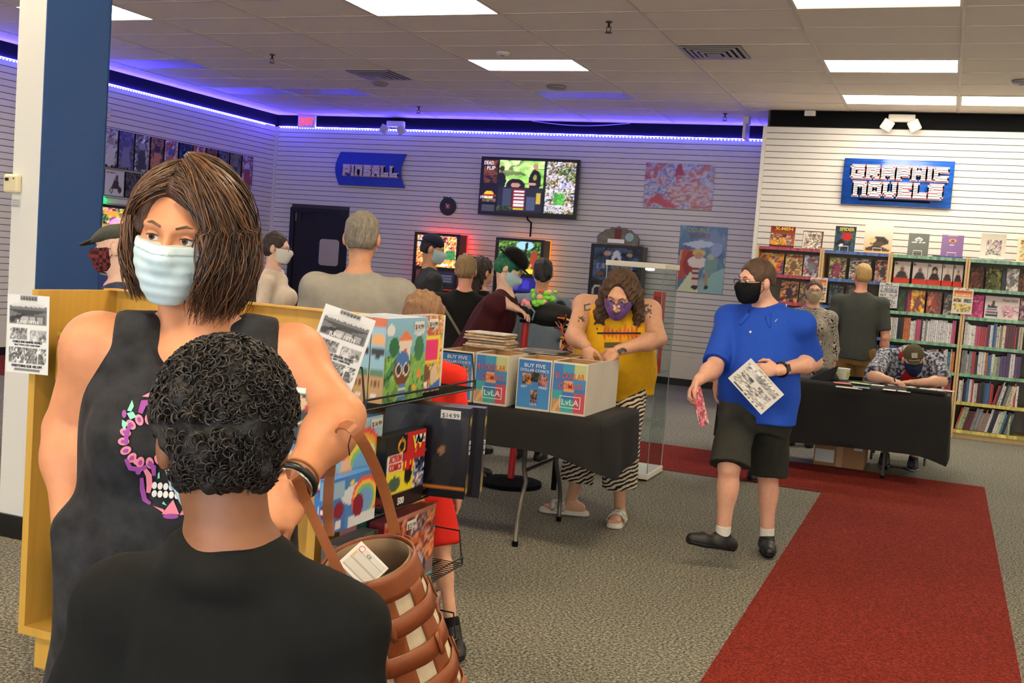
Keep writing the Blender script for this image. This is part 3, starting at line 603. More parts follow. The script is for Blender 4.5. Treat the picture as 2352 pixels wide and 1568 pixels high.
# ------------------------------------------------------------------ pinball machines
def pinball(lab, loc, rz, cab, ops, glow, strip, lowcol, topper=0, dark=False):
    """stands with its backbox towards local +Y and the player at -Y; loc is the middle of the backbox foot"""
    t = thing('pinball_machine', lab, 'pinball machine', loc, rz, 'pinball machines')
    def B(): return MB()
    K = dict(world=False)
    M_C = mat('pinball_cabinet_'+str(cab), cab, .35); MT = mat('pinball_trim_black', (14, 14, 15), .3)
    b = B(); x = .28
    v = [(-x, -1.32, .52), (x, -1.32, .52), (x, .12, .52), (-x, .12, .52), (-x, -1.32, .88), (x, -1.32, .88), (x, .12, 1.06), (-x, .12, 1.06)]; b.hexa(v[:4], v[4:]); b.build('cabinet', M_C, t, bevel=.008, **K)
    g = B(); g.add([(-x+.03, -1.29, .888), (x-.03, -1.29, .888), (x-.03, -.02, 1.046), (-x+.03, -.02, 1.046)], [(0, 1, 2, 3)]); g.build('playfield_glass', mat('playfield_glass', (16, 18, 24), .05), t, **K)
    for s in (-1, 1):
        B().tube([(s*(x-.005), -1.31, .895), (s*(x-.005), .1, 1.068)], .014, 6).build('side_rail', M_CHROME, t, **K)
        for yy in (-1.28, .06): B().hexa([(s*x-.02, yy-.025, 0), (s*x+.02, yy-.025, 0), (s*x+.02, yy+.025, 0), (s*x-.02, yy+.025, 0)], [(s*x-.03, yy-.03, .7), (s*x+.03, yy-.03, .7), (s*x+.03, yy+.03, .7), (s*x-.03, yy+.03, .7)]).build('leg', M_CHROME, t, **K)
    bx = .375
    b = B(); b.box((-bx, -.02, 1.08), (bx, .22, 1.90)); bb = b.build('backbox', M_C if not dark else MT, t, bevel=.006, **K)
    f = B(); f.box((-bx, -.05, 1.08), (-bx+.045, -.02, 1.905)); f.box((bx-.045, -.05, 1.08), (bx, -.02, 1.905)); f.box((-bx+.045, -.05, 1.865), (bx-.045, -.02, 1.905)); f.box((-bx+.045, -.05, 1.355), (bx-.045, -.02, 1.40)); f.box((-bx+.045, -.05, 1.08), (bx-.045, -.02, 1.12)); f.build('backbox_frame', MT, t, **K)
    old = XF[t.name]; XF[t.name] = (np.zeros(3), 0.)
    picture('backglass', (-bx+.045, -.03, 1.40), EX, EZ, 2*bx-.09, .465, ops, 44, 30, t, mat_print('backglass_lit_%s' % glow, .15, glow) if glow else mat_print('backglass_unlit', .12))
    picture('speaker_panel', (-bx+.045, -.03, 1.12), EX, EZ, 2*bx-.09, .235, lowcol, 30, 12, t, mat_print('panel_lit', .3, .3))
    XF[t.name] = old
    if strip:
        B().box((-bx-.004, .225, 1.15), (bx+.004, .245, 1.91)).build('accent_light', mat('accent_%d_%d' % strip[0][:2], strip[0], .4, emit=strip[0], estr=strip[1]), t, **K)
    B().lathe([(.035, 0), (.035, -.02), (.02, -.03)], (0, -1.33, .72), 12, 'y').build('coin_door_knob', M_CHROME, t, **K)
    B().box((-.13, -1.335, .56), (.13, -1.32, .8)).build('coin_door', MT, t, **K)
    if topper == 1:
        q = B(); n = 18; pts = [(-.30, 0)]+[(-.30+.60*i/n, .05+.20*math.sin(math.pi*min(1, max(0, (i+.8)/(n+1.6))))**.6+.012*math.sin(i*2.3)) for i in range(n+1)]+[(.30, 0)]
        q.prism(pts, (0, .02, 1.905), EX, EZ, (0, -1, 0), .06); tp = q.build('topper', mat('topper_stone', (122, 116, 104), .8, noise=.25, nscale=14, bump=.6, bscale=30), t, **K)
        B().box((-.045, -.05, 1.99), (.045, -.03, 2.13)).build('topper_arch', mat('topper_arch_red', (110, 30, 26), .5), tp, **K); B().lathe([(.06, -.045), (.06, -.05), (.01, -.055)], (.17, 0, 2.02), 16, 'y').build('topper_emblem', mat('topper_teal', (150, 190, 186), .5), tp, **K); B().box((-.14, -.055, 1.93), (.1, -.03, 1.985)).build('topper_plate', M_SW, tp, **K)
    if topper == 2:
        for c_, r_ in (((-.05, .1, 1.96), .07), ((-.05, .1, 2.05), .05), ((.02, .08, 1.95), .05), ((-.11, .1, 2.0), .035)): B().ball(c_, r_, 12, 8).build('topper_blob', mat('green_glow', (60, 210, 110), .3, emit=(50, 210, 110), estr=.8), t, smooth=True, **K)
    return t
red_art = [('bg', (40, 16, 20)), ('blot', 91, 10, [(30, 14, 24), (150, 30, 24), (230, 70, 30), (255, 150, 50), (255, 220, 150), (200, 40, 30), (60, 40, 80)]), ('soft', 94, 9, [(90, 60, 110), (200, 190, 210), (150, 110, 150)], (.04, .6, .3, .95)), ('soft', 93, 9, [(30, 90, 50), (60, 140, 80), (20, 60, 40)], (.74, .25, .96, .55)), ('ell', .62, .55, .1, .25, (255, 196, 90)), ('blot', 92, 8, [(120, 24, 20), (255, 130, 40), (250, 210, 120)], (.05, .02, .95, .22)), ('rect', .6, .04, .8, .12, (250, 240, 225))]
jungle = [('bg', (20, 36, 24)), ('blot', 95, 9, [(14, 24, 18), (30, 60, 34), (60, 100, 44), (120, 160, 70)]), ('ell', .62, .88, .2, .14, (150, 200, 220)), ('tri', [(.55, .1), (.62, .1), (.7, .98), (.64, .98)], (24, 30, 22)), ('ell', .3, .58, .13, .07, (190, 190, 170)), ('ell', .85, .45, .1, .28, (140, 56, 34)), ('blot', 96, 9, [(220, 190, 70), (60, 90, 40), (230, 130, 80), (20, 30, 20)], (.05, .04, .8, .3)), ('rect', .66, .02, .88, .16, (220, 200, 40))]
pirate = [('grad', (26, 34, 52), (60, 78, 110)), ('blot', 101, 4, [(30, 40, 60), (50, 66, 96), (70, 92, 130)]), ('ell', .5, .62, .1, .3, (200, 210, 226)), ('ell', .5, .5, .07, .2, (30, 30, 36)), ('text', .08, .36, .9, .52, 8, (120, 140, 166), 5), ('ell', .3, .82, .08, .07, (190, 150, 130)), ('ell', .78, .8, .07, .05, (170, 150, 90)), ('ell', .15, .2, .09, .07, (110, 80, 60))]
lowA = [('bg', (14, 14, 18)), ('rect', .02, .2, .48, .95, (120, 50, 46)), ('tri', [(.12, .3), (.38, .75), (.42, .7), (.2, .28)], (220, 200, 226)), ('rect', .52, .2, .98, .95, (38, 42, 60)), ('lines', .58, .3, .92, .9, 4, (120, 120, 140))]
lowB = [('bg', (14, 14, 20)), ('rect', .3, .1, .95, .95, (36, 40, 150)), ('ell', .7, .55, .1, .3, (70, 60, 210)), ('tri', [(.4, .2), (.5, .2), (.62, .9), (.55, .9)], (90, 80, 230))]
lowC = [('bg', (18, 18, 20)), ('ell', .12, .5, .1, .42, (150, 146, 136)), ('ell', .12, .5, .075, .32, (24, 24, 26)), ('ell', .88, .5, .1, .42, (150, 146, 136)), ('ell', .88, .5, .075, .32, (24, 24, 26)), ('rect', .28, .2, .72, .9, (28, 32, 44))]
pinball('pinball machine with glowing red and orange backglass', (-7.13, 14.68, 0), 0, (92, 22, 24), red_art, .9, ((255, 40, 40), 1.6), lowA)
pinball('pinball machine with glowing green jungle backglass under the television', (-5.80, 14.68, 0), 0, (30, 34, 30), jungle, .85, ((255, 150, 40), .7), lowB, dark=True)
pinball('pinball machine with unlit blue backglass and stone arch topper', (-4.34, 14.68, 0), 0, (24, 26, 32), pirate, 0, None, lowC, topper=1, dark=True)
slime = [('bg', (20, 14, 30)), ('blot', 111, 6, [(20, 10, 26), (80, 30, 90), (200, 90, 180), (240, 190, 90), (60, 120, 60), (30, 20, 30)]), ('ell', .72, .5, .18, .22, (255, 150, 220)), ('ell', .6, .85, .2, .06, (250, 150, 50)), ('rect', .2, .1, .3, .5, (190, 160, 90)), ('rect', .35, .12, .44, .55, (170, 140, 90)), ('text', .1, .03, .9, .12, 8, (235, 70, 70), 2)]
bl = [('bg', (200, 205, 220)), ('blot', 121, 3, [(30, 34, 90), (200, 206, 226), (240, 240, 246), (60, 70, 160)])]
pinball('pinball machine against the poster wall with green glowing blob topper', (-10.05, 10.98, 0), R(90), (60, 70, 140), slime, .9, ((60, 255, 130), 1.5), bl, topper=2)
pinball('pinball machine against the poster wall mostly hidden behind the brown haired woman', (-10.05, 12.4, 0), R(90), (40, 60, 120), pirate, .8, None, lowB, dark=True)
# ================================================================== book wall
M_WOOD = mat('maple_laminate', (214, 180, 126), .45, noise=.07, nscale=10, stretch=(6, 6, .6)); M_SHBK = mat('shelf_back_grey', (150, 146, 134), .7)
UX = [-2.11, -1.37, -.63, .17, .97]; SF, SB = 12.80, 13.26; SZ = [.09, .40, .71, 1.02, 1.33, 1.64, 1.955]
STRIP = [(176, 60, 80), (70, 100, 168), (120, 168, 130), (120, 168, 130)]
UN = ['first', 'second', 'third', 'rightmost']
for u in range(4):
    xa, xb = UX[u], UX[u+1]; t = thing('bookcase', f'{UN[u]} maple bookcase of the book wall with {["red","blue","green","green and yellow"][u]} shelf strips', 'bookcase', ((xa+xb)/2, (SF+SB)/2, 0), 0, 'maple bookcases')
    for nm, x in (('side_panel', xa+.002), ('side_panel', xb-.024)): box(nm, (x, SF, 0), (x+.022, SB, 1.97), M_WOOD, t)
    box('back_panel', (xa+.024, SB-.012, .0), (xb-.024, SB, 1.95), M_SHBK, t); box('plinth', (xa+.024, SF+.03, 0), (xb-.024, SF+.045, .085), M_WOOD, t)
    for k, z in enumerate(SZ):
        s = box('shelf', (xa+.024, SF+.005, z-.022), (xb-.024, SB-.012, z), M_WOOD, t)
        col = STRIP[u] if not (u == 3 and k < 2) else (206, 190, 90)
        b = MB(); b.box((xa+.026, SF-.004, z-.03), (xb-.026, SF+.004, z+.006)); b.build('price_strip', mat('price_strip_%d' % (u*2+(u == 3 and k < 2)), col, .3, noise=.55, nscale=26, stretch=(1, 1, .2)), s)
def faceout(x, y, z, w, h, ops, lab, grp, lean=12, easel=False, res=(12, 17), cat='book', name='display_book'):
    """book standing face out with its foot at x (middle), y, z"""
    t = thing(name, lab, cat, (x, y, z), 0, grp); a = R(lean); ey = np.array([0, math.sin(a), math.cos(a)]); ez = np.cross((1, 0, 0), ey)
    o = np.array([x-w/2, y, z])+ez*(-.004)
    b = MB(); b.prism([(0, 0), (w, 0), (w, h), (0, h)], o-ez*.018, (1, 0, 0), ey, ez, .018); b.build('pages', mat('page_block', (228, 222, 206), .8), t)
    picture('cover', o+ez*.001, (1, 0, 0), ey, w, h, ops, res[0], res[1], t, mat_print('book_cover', .3))
    if easel:
        e = np.array([x, y, z])
        MB().tube([e+[-.045, -.02, .008], e+[-.045, -.03, .06], e+[.045, -.03, .06], e+[.045, -.02, .008]], .004, 6).build('easel', M_PLW, t)
    return t, o+ez*.003, ey
yb = SF+.05
def bx_(x0, x1, ref=12.82): return py((x0+x1)/2, 600, ref)[0], (py(x1, 600, ref)[0]-py(x0, 600, ref)[0])
M_YEL = mat('ink_yellow', (238, 206, 60), .4); M_INKW = mat('ink_white', (238, 236, 230), .4); M_INKK = mat('ink_black', (24, 22, 22), .5); M_INKR = mat('ink_red', (206, 40, 36), .4)
TOP = [(1762, 1819, .25, [('grad', (200, 110, 40), (130, 30, 30)), ('blot', 131, 6, [(150, 30, 30), (240, 190, 70), (200, 100, 40), (70, 60, 110), (240, 220, 160)], (.05, .12, .95, .65)), ('rect', 0, 0, 1, .12, (90, 24, 24))], 'orange and red comic with yellow title on top of the first bookcase', 8, 'X-MEN', M_YEL),
 (1837, 1884, .22, [('bg', (96, 44, 40)), ('rect', .05, .05, .95, .95, (232, 224, 206)), ('blot', 132, 8, [(232, 224, 206), (214, 204, 184), (90, 66, 56), (238, 230, 214)], (.08, .07, .92, .93))], 'cream line drawn book with brown border on top of the first bookcase', 14, None, None),
 (1911, 1959, .29, [('bg', (30, 60, 40)), ('blot', 133, 6, [(24, 50, 36), (50, 100, 60), (40, 60, 110), (20, 24, 30)]), ('ell', .58, .6, .26, .16, (190, 36, 36)), ('ell', .3, .32, .2, .14, (24, 24, 28)), ('ell', .34, .24, .1, .06, (220, 220, 220)), ('rect', 0, 0, 1, .06, (40, 70, 40))], 'green comic book with red figure and yellow title on the second bookcase', 8, 'SPIDER', M_YEL),
 (1979, 2044, .33, [('grad', (214, 170, 110), (250, 246, 232)), ('ell', .55, .5, .26, .1, (60, 50, 44)), ('ell', .5, .34, .3, .07, (90, 70, 54)), ('tri', [(.1, .2), (.5, .3), (.9, .16), (.9, .1), (.1, .08)], (70, 56, 46)), ('ell', .78, .42, .1, .1, (54, 46, 42)), ('ell', .3, .45, .12, .1, (236, 200, 140))], 'tall cream painting cover with black shape on top of second bookcase', 8, None, None),
 (2081, 2129, .265, [('bg', (58, 62, 50)), ('ell', .5, .74, .16, .085, (232, 232, 224)), ('ell', .5, .72, .13, .05, (120, 124, 110)), ('text', .2, .60, .8, .63, 9, (220, 220, 210), 6), ('text', .38, .55, .62, .57, 5, (190, 190, 180), 7)], 'plain dark olive book with white round emblem on the third bookcase', 16, None, None),
 (2158, 2209, .265, [('bg', (126, 92, 142)), ('ell', .5, .99, .25, .06, (170, 146, 180)), ('ell', .5, .76, .16, .085, (226, 150, 70)), ('ell', .5, .745, .1, .05, (110, 70, 60)), ('text', .2, .61, .8, .64, 9, (230, 220, 230), 8), ('text', .4, .56, .62, .58, 5, (210, 200, 214), 9)], 'plain purple book with orange round emblem on the third bookcase', 14, None, None),
 (2249, 2307, .30, [('grad', (232, 224, 206), (196, 188, 170)), ('blot', 137, 7, [(150, 146, 140), (200, 170, 180), (90, 96, 104), (214, 196, 170), (130, 170, 190)], (.25, .2, .8, .78)), ('rect', 0, 0, 1, .14, (236, 228, 212))], 'grey sketched robot figure cover on top of the rightmost bookcase', 10, None, None),
 (2334, 2384, .27, [('bg', (238, 226, 190)), ('blot', 138, 5, [(240, 220, 120), (236, 230, 206), (220, 150, 90), (200, 210, 150)], (.15, .1, .9, .9))], 'pale yellow book cut by the right edge of the photo', 8, None, None)]
for x0, x1, h, ops, lab, lean, ttl, mt in TOP:
    cx, w = bx_(x0, x1); t, o, ey = faceout(cx, yb, 1.956, w, h, ops, lab, 'books displayed on top of the bookcases', lean, easel=x0 > 1900, res=(20, 28))
    if ttl: text('title_lettering', ttl, o+np.array([w*.55, -.001, 0])+ey*h*.82, (1, 0, 0), ey, .05, mt, t, width=w*.72, bold=.02)
tag(box('flat_book', (-.2, SF+.01, 1.956), (.11, SF+.16, 1.975), mat('book_blue_violet', (78, 76, 140), .4, noise=.4, nscale=30)), 'violet book lying flat under the purple emblem book', 'book'); tag(box('flat_book', (.26, SF+.01, 1.956), (.58, SF+.16, 1.978), mat('book_silver', (170, 174, 178), .3, noise=.3, nscale=30)), 'silver book lying flat under the robot figure cover', 'book')
def person_cover(i): return [('bg', (206, 196, 186)), ('rect', 0, 0, 1, .26, (206, 48, 30)), ('tri', [(.1, .24), (.9, .24), (.72, .58), (.28, .58)], [(40, 40, 44), (30, 34, 50), (24, 22, 26), (60, 44, 40), (28, 26, 28)][i]), ('ell', .5, .66, .14 if i != 2 else .2, .13 if i != 2 else .2, [(120, 80, 60), (150, 100, 84), (24, 22, 26), (196, 150, 128), (60, 50, 46)][i]), ('ell', .5, .62, .11, .09, [(130, 90, 66), (120, 84, 80), (206, 160, 136), (206, 160, 136), (190, 140, 116)][i]), ('text', .1, .18, .9, .28, 6, (190, 40, 26), i), ('ell', .12, .9, .07, .05, (60, 40, 44))]
ROW = {5: [(1742, 1797, [(150, 40, 34), (236, 180, 60), (210, 90, 40), (60, 60, 120)], 'orange yellow titled comic behind the blue shirted man'), (1801, 1841, [(180, 130, 60), (120, 90, 70), (220, 190, 130), (150, 60, 50)], 'tan and brown group battle comic'), (1844, 1880, [(60, 70, 90), (120, 130, 140), (160, 60, 60), (200, 210, 220)], 'steel blue and red battle comic'),
  (1903, 1942, [(40, 30, 40), (150, 60, 90), (60, 50, 70), (190, 190, 120)], 'dark comic with pink figures'), (1950, 1998, [(206, 198, 186), (54, 46, 44), (190, 180, 168)], 'pale comic with dark cowl shape'), (2009, 2044, [(150, 100, 80), (60, 54, 60), (206, 170, 150), (120, 40, 40)], 'brown action comic beside the blond man'),
  (2053, 2090, 0, 'white cover with bald man bust and red base'), (2096, 2130, 1, 'white cover with purple faced bust and red base'), (2131, 2163, 2, 'white cover with long black haired bust'), (2165, 2189, 3, 'white cover with grey haired bust and red base'), (2191, 2212, 4, 'white cover with leaning dark figure and red base'),
  (2221, 2261, [(50, 30, 26), (90, 44, 32), (30, 22, 20), (120, 70, 50)], 'dark red brown horror comic'), (2266, 2302, [(30, 36, 24), (80, 90, 50), (20, 24, 18), (130, 130, 60)], 'dark olive horror comic'), (2304, 2313, [(40, 46, 54), (60, 66, 74)], 'narrow slate comic overlapped by a pale one'), (2314, 2342, [(190, 186, 180), (120, 116, 112), (216, 212, 206)], 'pale grey skull coloured horror comic'), (2343, 2372, [(60, 40, 30), (120, 80, 50), (30, 24, 22)], 'brown comic cut by the photo edge')],
 4: [(1790, 1830, [(100, 30, 34), (40, 30, 44), (220, 150, 60), (150, 120, 130)], 'dark red comic with round emblem'), (1834, 1872, [(120, 90, 70), (70, 60, 60), (180, 150, 110)], 'brown comic behind the masked woman'), (1902, 1934, [(20, 26, 36), (60, 80, 96), (120, 130, 130)], 'midnight blue comic beside the grey shirted man'), (1940, 1980, [(60, 70, 60), (120, 120, 100), (40, 40, 44)], 'grey green comic hidden by the grey shirted man'),
  (2062, 2084, [(30, 120, 60), (20, 40, 30), (60, 60, 60)], 'green comic beside the black and white flyer'), (2078, 2092, [(180, 60, 110), (150, 40, 90)], 'narrow magenta comic'), (2090, 2124, [(60, 50, 56), (120, 70, 60), (230, 120, 40), (240, 200, 80)], 'fiery dark comic with blue smoke'), (2129, 2163, [(70, 46, 46), (150, 60, 50), (90, 70, 70), (200, 120, 90)], 'rusty red warrior comic'), (2168, 2204, [(120, 118, 112), (70, 60, 56), (180, 176, 170)], 'grey smoky comic'), (2212, 2260, [(214, 70, 140), (190, 50, 120), (226, 110, 160)], 'hot pink comic with white script'), (2345, 2375, [(150, 90, 110), (60, 40, 50), (220, 180, 190)], 'dusky pink comic at the photo edge')]}
sd = 200
for k, items in ROW.items():
    z = SZ[k]+.002
    for x0, x1, pal, lab in items:
        sd += 1
        dy = {5: 0, 4: 68}[k]; cx = py((x0+x1)/2-dy*.085*0, 625+dy, SF+.07)[0]; w = py(x1, 625+dy, SF+.07)[0]-py(x0, 625+dy, SF+.07)[0]
        ops = person_cover(pal) if isinstance(pal, int) else [('bg', pal[0]), ('blot', sd, 5, pal), ('ell', .5, .45, .2, .24, pal[1 % len(pal)]), ('text', .1, .84, .9, .93, 7, pal[-1], sd)]
        t, o, ey = faceout(cx, SF+.06, z, w, .25, ops, lab+(', upper face-out row' if k == 5 else ', lower face-out row'), 'face-out comics on the bookcases', 9)
        if 'yellow titled' in lab: text('title_lettering', 'X-MEN', o+np.array([w*.55, -.001, 0])+ey*.21, (1, 0, 0), ey, .04, M_YEL, t, width=w*.6, bold=.02)
# wide open sheet with the script title
cx = py(2302, 700, SF+.07)[0]; w = py(2342, 700, SF+.07)[0]-py(2262, 700, SF+.07)[0]
t, o, ey = faceout(cx, SF+.06, SZ[4]+.002, w, .25, [('bg', (226, 212, 206)), ('tri', [(.02, .05), (.4, .05), (.36, .55), (.1, .6)], (50, 46, 50)), ('lines', .03, .06, .36, .55, 4, (190, 214, 220)), ('rect', .05, .30, .35, .36, (226, 90, 150)), ('tri', [(.18, .55), (.3, .55), (.28, .8), (.22, .8)], (90, 80, 80)), ('blot', 301, 7, [(226, 212, 206), (230, 150, 180), (226, 212, 206), (210, 170, 180)], (.5, .1, .98, .62))], 'wide white and pink comic with striped shirt figure', 'face-out comics on the bookcases', 9, res=(40, 22))
text('title_lettering', 'Paper Girls', o+np.array([w*.72, -.001, 0])+ey*.20, (1, 0, 0), ey, .035, M_INKK, t, width=w*.42)
cx0 = py(2236, 690, SF+.05)[0]; text('title_lettering', 'Paper Girls', np.array([cx0, SF+.052, SZ[4]+.17]), (1, 0, 0), (0, math.sin(R(9)), math.cos(R(9))), .03, M_INKW, [q for q in bpy.data.objects if q.get('label', '').startswith('hot pink comic')][0], width=.1)
# flyers clipped to the uprights
def flyer_ops(bw, s=0):
    if bw: return [('bg', (214, 212, 208)), ('rect', .05, .62, .95, .88, (120, 118, 118)), ('blot', 310+s, 8, [(70, 70, 72), (150, 150, 150), (200, 200, 200)], (.05, .64, .95, .8)), ('text', .1, .8, .9, .87, 9, (235, 235, 232), s), ('text', .3, .92, .7, .97, 6, (90, 90, 92), s), ('blot', 311+s, 9, [(60, 60, 62), (130, 130, 130), (190, 190, 190)], (.08, .44, .4, .58)), ('blot', 312+s, 9, [(60, 60, 62), (140, 140, 140), (200, 200, 200)], (.55, .44, .92, .58)), ('text', .15, .385, .85, .42, 10, (60, 60, 62), s), ('blot', 313+s, 10, [(40, 40, 42), (214, 212, 208), (120, 120, 120), (214, 212, 208)], (.06, .12, .94, .36)), ('text', .15, .05, .85, .09, 12, (60, 60, 62), s)]
    return [('bg', (226, 220, 200)), ('rect', .05, .84, .95, .92, (214, 84, 50)), ('rect', .05, .66, .95, .84, (226, 150, 80)), ('text', .15, .7, .85, .76, 9, (240, 220, 190), s), ('blot', 321+s, 8, [(140, 90, 60), (214, 170, 110), (90, 70, 60)], (.08, .45, .42, .6)), ('blot', 322+s, 8, [(80, 90, 110), (160, 150, 140), (60, 50, 50)], (.55, .45, .92, .6)), ('blot', 323+s, 9, [(220, 120, 70), (226, 220, 200), (230, 200, 80), (150, 90, 80), (226, 220, 200)], (.08, .08, .92, .38)), ('text', .25, .94, .75, .98, 6, (70, 90, 150), s)]
for x0, x1, y0, bw, lab in ((1862, 1902, 632, 0, 'coloured event flyer on the bookcase behind the masked woman'), (2021, 2066, 644, 1, 'black and white event flyer beside the grey shirted man'), (2190, 2238, 657, 0, 'coloured event flyer above the seated man between bookcases')):
    a, b = py(x0, y0+4, SF-.03), py(x1, y0, SF-.03); t = thing('event_flyer', lab, 'flyer', (a[0], SF-.02, a[2]-.29), 0, 'event flyers'); w = b[0]-a[0]
    picture('sheet', (a[0], SF-.02, a[2]-.275), EX, EZ, w, .275, flyer_ops(bw, x0), 24, 32, t, mat_print('flyer_paper', .6)); box('tape', (a[0]+w*.4, SF-.022, a[2]-.01), (a[0]+w*.6, SF-.002, a[2]+.004), M_PLW, t)
# spines
SPC = [(('white', (228, 224, 218)), 6), (('red', (178, 40, 38)), 3), (('black', (30, 28, 32)), 5), (('blue', (60, 110, 160)), 2), (('yellow', (214, 190, 60)), 2), (('orange', (220, 120, 40)), 2), (('pale green', (170, 190, 140)), 2), (('pink', (200, 70, 110)), 1), (('violet', (90, 60, 110)), 2), (('grey', (140, 138, 138)), 3), (('teal', (70, 140, 150)), 1), (('cream', (214, 200, 168)), 3), (('maroon', (96, 30, 36)), 2)]
SPL = [c for c, n in SPC for _ in range(n)]
M_SPINE = mat_objcol('book_spine', .35)
ume = MB().box((-.5, 0, 0), (.5, 1, 1)).mesh('book'); ume.materials.append(M_SPINE)
ORD = lambda n: str(n)+('th' if 10 <= n % 100 <= 20 else {1: 'st', 2: 'nd', 3: 'rd'}.get(n % 10, 'th'))
RN = {3: 'top spine row', 2: 'second spine row', 1: 'third spine row', 0: 'bottom spine row'}
rr = random.Random(5); nb = 0
def spine_row(u, k, x0, x1, fixed=None, lean0=0.):
    global nb
    x = x0; n = 0; lean = lean0; hold = 0
    while x < x1-.02 and nb < 300:
        if hold <= 0: cn, cc = rr.choice(SPL); hold = rr.choice((1, 1, 1, 2, 3)); th = rr.uniform(.012, .034); hh = rr.uniform(.215, .268)
        hold -= 1
        if fixed: (cn, cc), th, hh = fixed(n, x) or ((cn, cc), th, hh)
        if lean0 == 0 and rr.random() < .06: lean = rr.choice((0, 0, R(6), R(12), R(14)))
        if x+th+hh*math.sin(abs(lean)) > x1: lean = 0
        if x+th > x1: break
        n += 1; nb += 1
        o = bpy.data.objects.new('book', ume); COL.objects.link(o)
        o.scale = (th-.0015, .17, hh*.985); o.rotation_euler = (0, lean, 0); o.location = (x+th/2+.004, SF+.015+rr.random()*.03, SZ[k]+.004+math.sin(abs(lean))*th/2)
        v = rr.uniform(.8, 1.1); o.color = (*[min(1, q*v) for q in lin(cc)], 1)
        tag(o, f'{cn} spine, {ORD(n)} from the left on the {RN[k]} of the {UN[u]} bookcase', 'book', f'{UN[u]} bookcase, {RN[k]}')
        x += th/math.cos(lean)
def f33(n, x):
    if .0 <= x-(-.18) <= .20: return ('white', (226, 222, 224)), .02, .25
    if x < -.5: return ('white', (224, 220, 212)), .018, .24
    if -.43 < x < -.36: return ('orange', (224, 120, 30)), .024, .25
for u, k, fx, ln in ((2, 3, f33, 0), (3, 3, None, 0), (3, 2, None, 0), (3, 1, None, 0), (3, 0, None, R(13)), (2, 2, None, 0), (2, 1, None, 0), (2, 0, None, 0), (1, 3, None, 0), (1, 2, None, 0)):
    xa, xb = UX[u]+.03, UX[u+1]-.03
    if u == 3: xb = min(xb, .80)
    spine_row(u, k, xa, xb, fx, ln)
# ================================================================== tables, boxes, display case
M_CLOTH = mat('black_tablecloth', (14, 15, 14), .85, bump=.15, bscale=500, sheen=.0)
M_TTOP = mat('folding_table_top', (190, 186, 178), .5); M_LEG = mat('table_leg_grey', (96, 94, 88), .4, metal=.5)
def drape(name, x0, x1, y0, y1, z, drops, label, seed=0, corner=0.):
    """tablecloth: top sheet and a wavy skirt; drops = overhang on front(-y), right(+x), back, left"""
    rs = np.random.RandomState(seed); t = .006; n = 40; pts = []
    side = [((x0, y0), (x1, y0), drops[0], (0, -1)), ((x1, y0), (x1, y1), drops[1], (1, 0)), ((x1, y1), (x0, y1), drops[2], (0, 1)), ((x0, y1), (x0, y0), drops[3], (-1, 0))]
    ring = []; dr = []; nn = []; u = 0
    for i, (a, b, d, no) in enumerate(side):
        dn = side[(i+1) % 4][2]; dp = side[i-1][2]
        for k in range(n):
            q = k/n; ring.append((a[0]+(b[0]-a[0])*q, a[1]+(b[1]-a[1])*q)); e = 0.
            for qq, dd in ((q, dp), (1-q, dn)): e += corner*max(0, 1-qq*(abs(b[0]-a[0])+abs(b[1]-a[1]))/.3)**2
            L_ = abs(b[0]-a[0])+abs(b[1]-a[1]); w0 = max(0, 1-q*L_/.10)*.5; w1 = max(0, 1-(1-q)*L_/.10)*.5
            nv = np.array(no, float)*(1-w0-w1)+np.array(side[i-1][3])*w0+np.array(side[(i+1) % 4][3])*w1
            ring.append(ring.pop()); L0 = abs(b[0]-a[0])+abs(b[1]-a[1]); dr.append(d+e+.5*(dp-d)*max(0, 1-q*L0/.4)**2+.5*(dn-d)*max(0, 1-(1-q)*L0/.4)**2+.012*math.sin(q*3.1416*2)); nn.append(nv/np.linalg.norm(nv))
    N = len(ring); rows = 9; v = []
    ph = rs.rand(6)*6.28; s = 0; arc = [0]
    for i in range(N): arc.append(arc[-1]+math.dist(ring[i], ring[(i+1) % N]))
    for r in range(rows+1):
        f = r/rows
        for i in range(N):
            wv = .5*math.sin(arc[i]*9+ph[0])+.3*math.sin(arc[i]*17+ph[1])+.35*math.sin(arc[i]*4.3+ph[2])
            off = .006+.010*min(1, f*6)+(.018+.016*wv)*f
            v.append((ring[i][0]+nn[i][0]*off, ring[i][1]+nn[i][1]*off, z+.006-(.006*(f*6)**2 if f < .16 else .006)-dr[i]*f))
    f_ = [(r*N+i, (r+1)*N+i, (r+1)*N+(i+1) % N, r*N+(i+1) % N) for r in range(rows) for i in range(N)]
    top = list(range(N))
    b = MB(); b.add(v, f_+[tuple(top)])
    o = b.build(name, M_CLOTH, smooth=True); tag(o, label, 'tablecloth'); return o
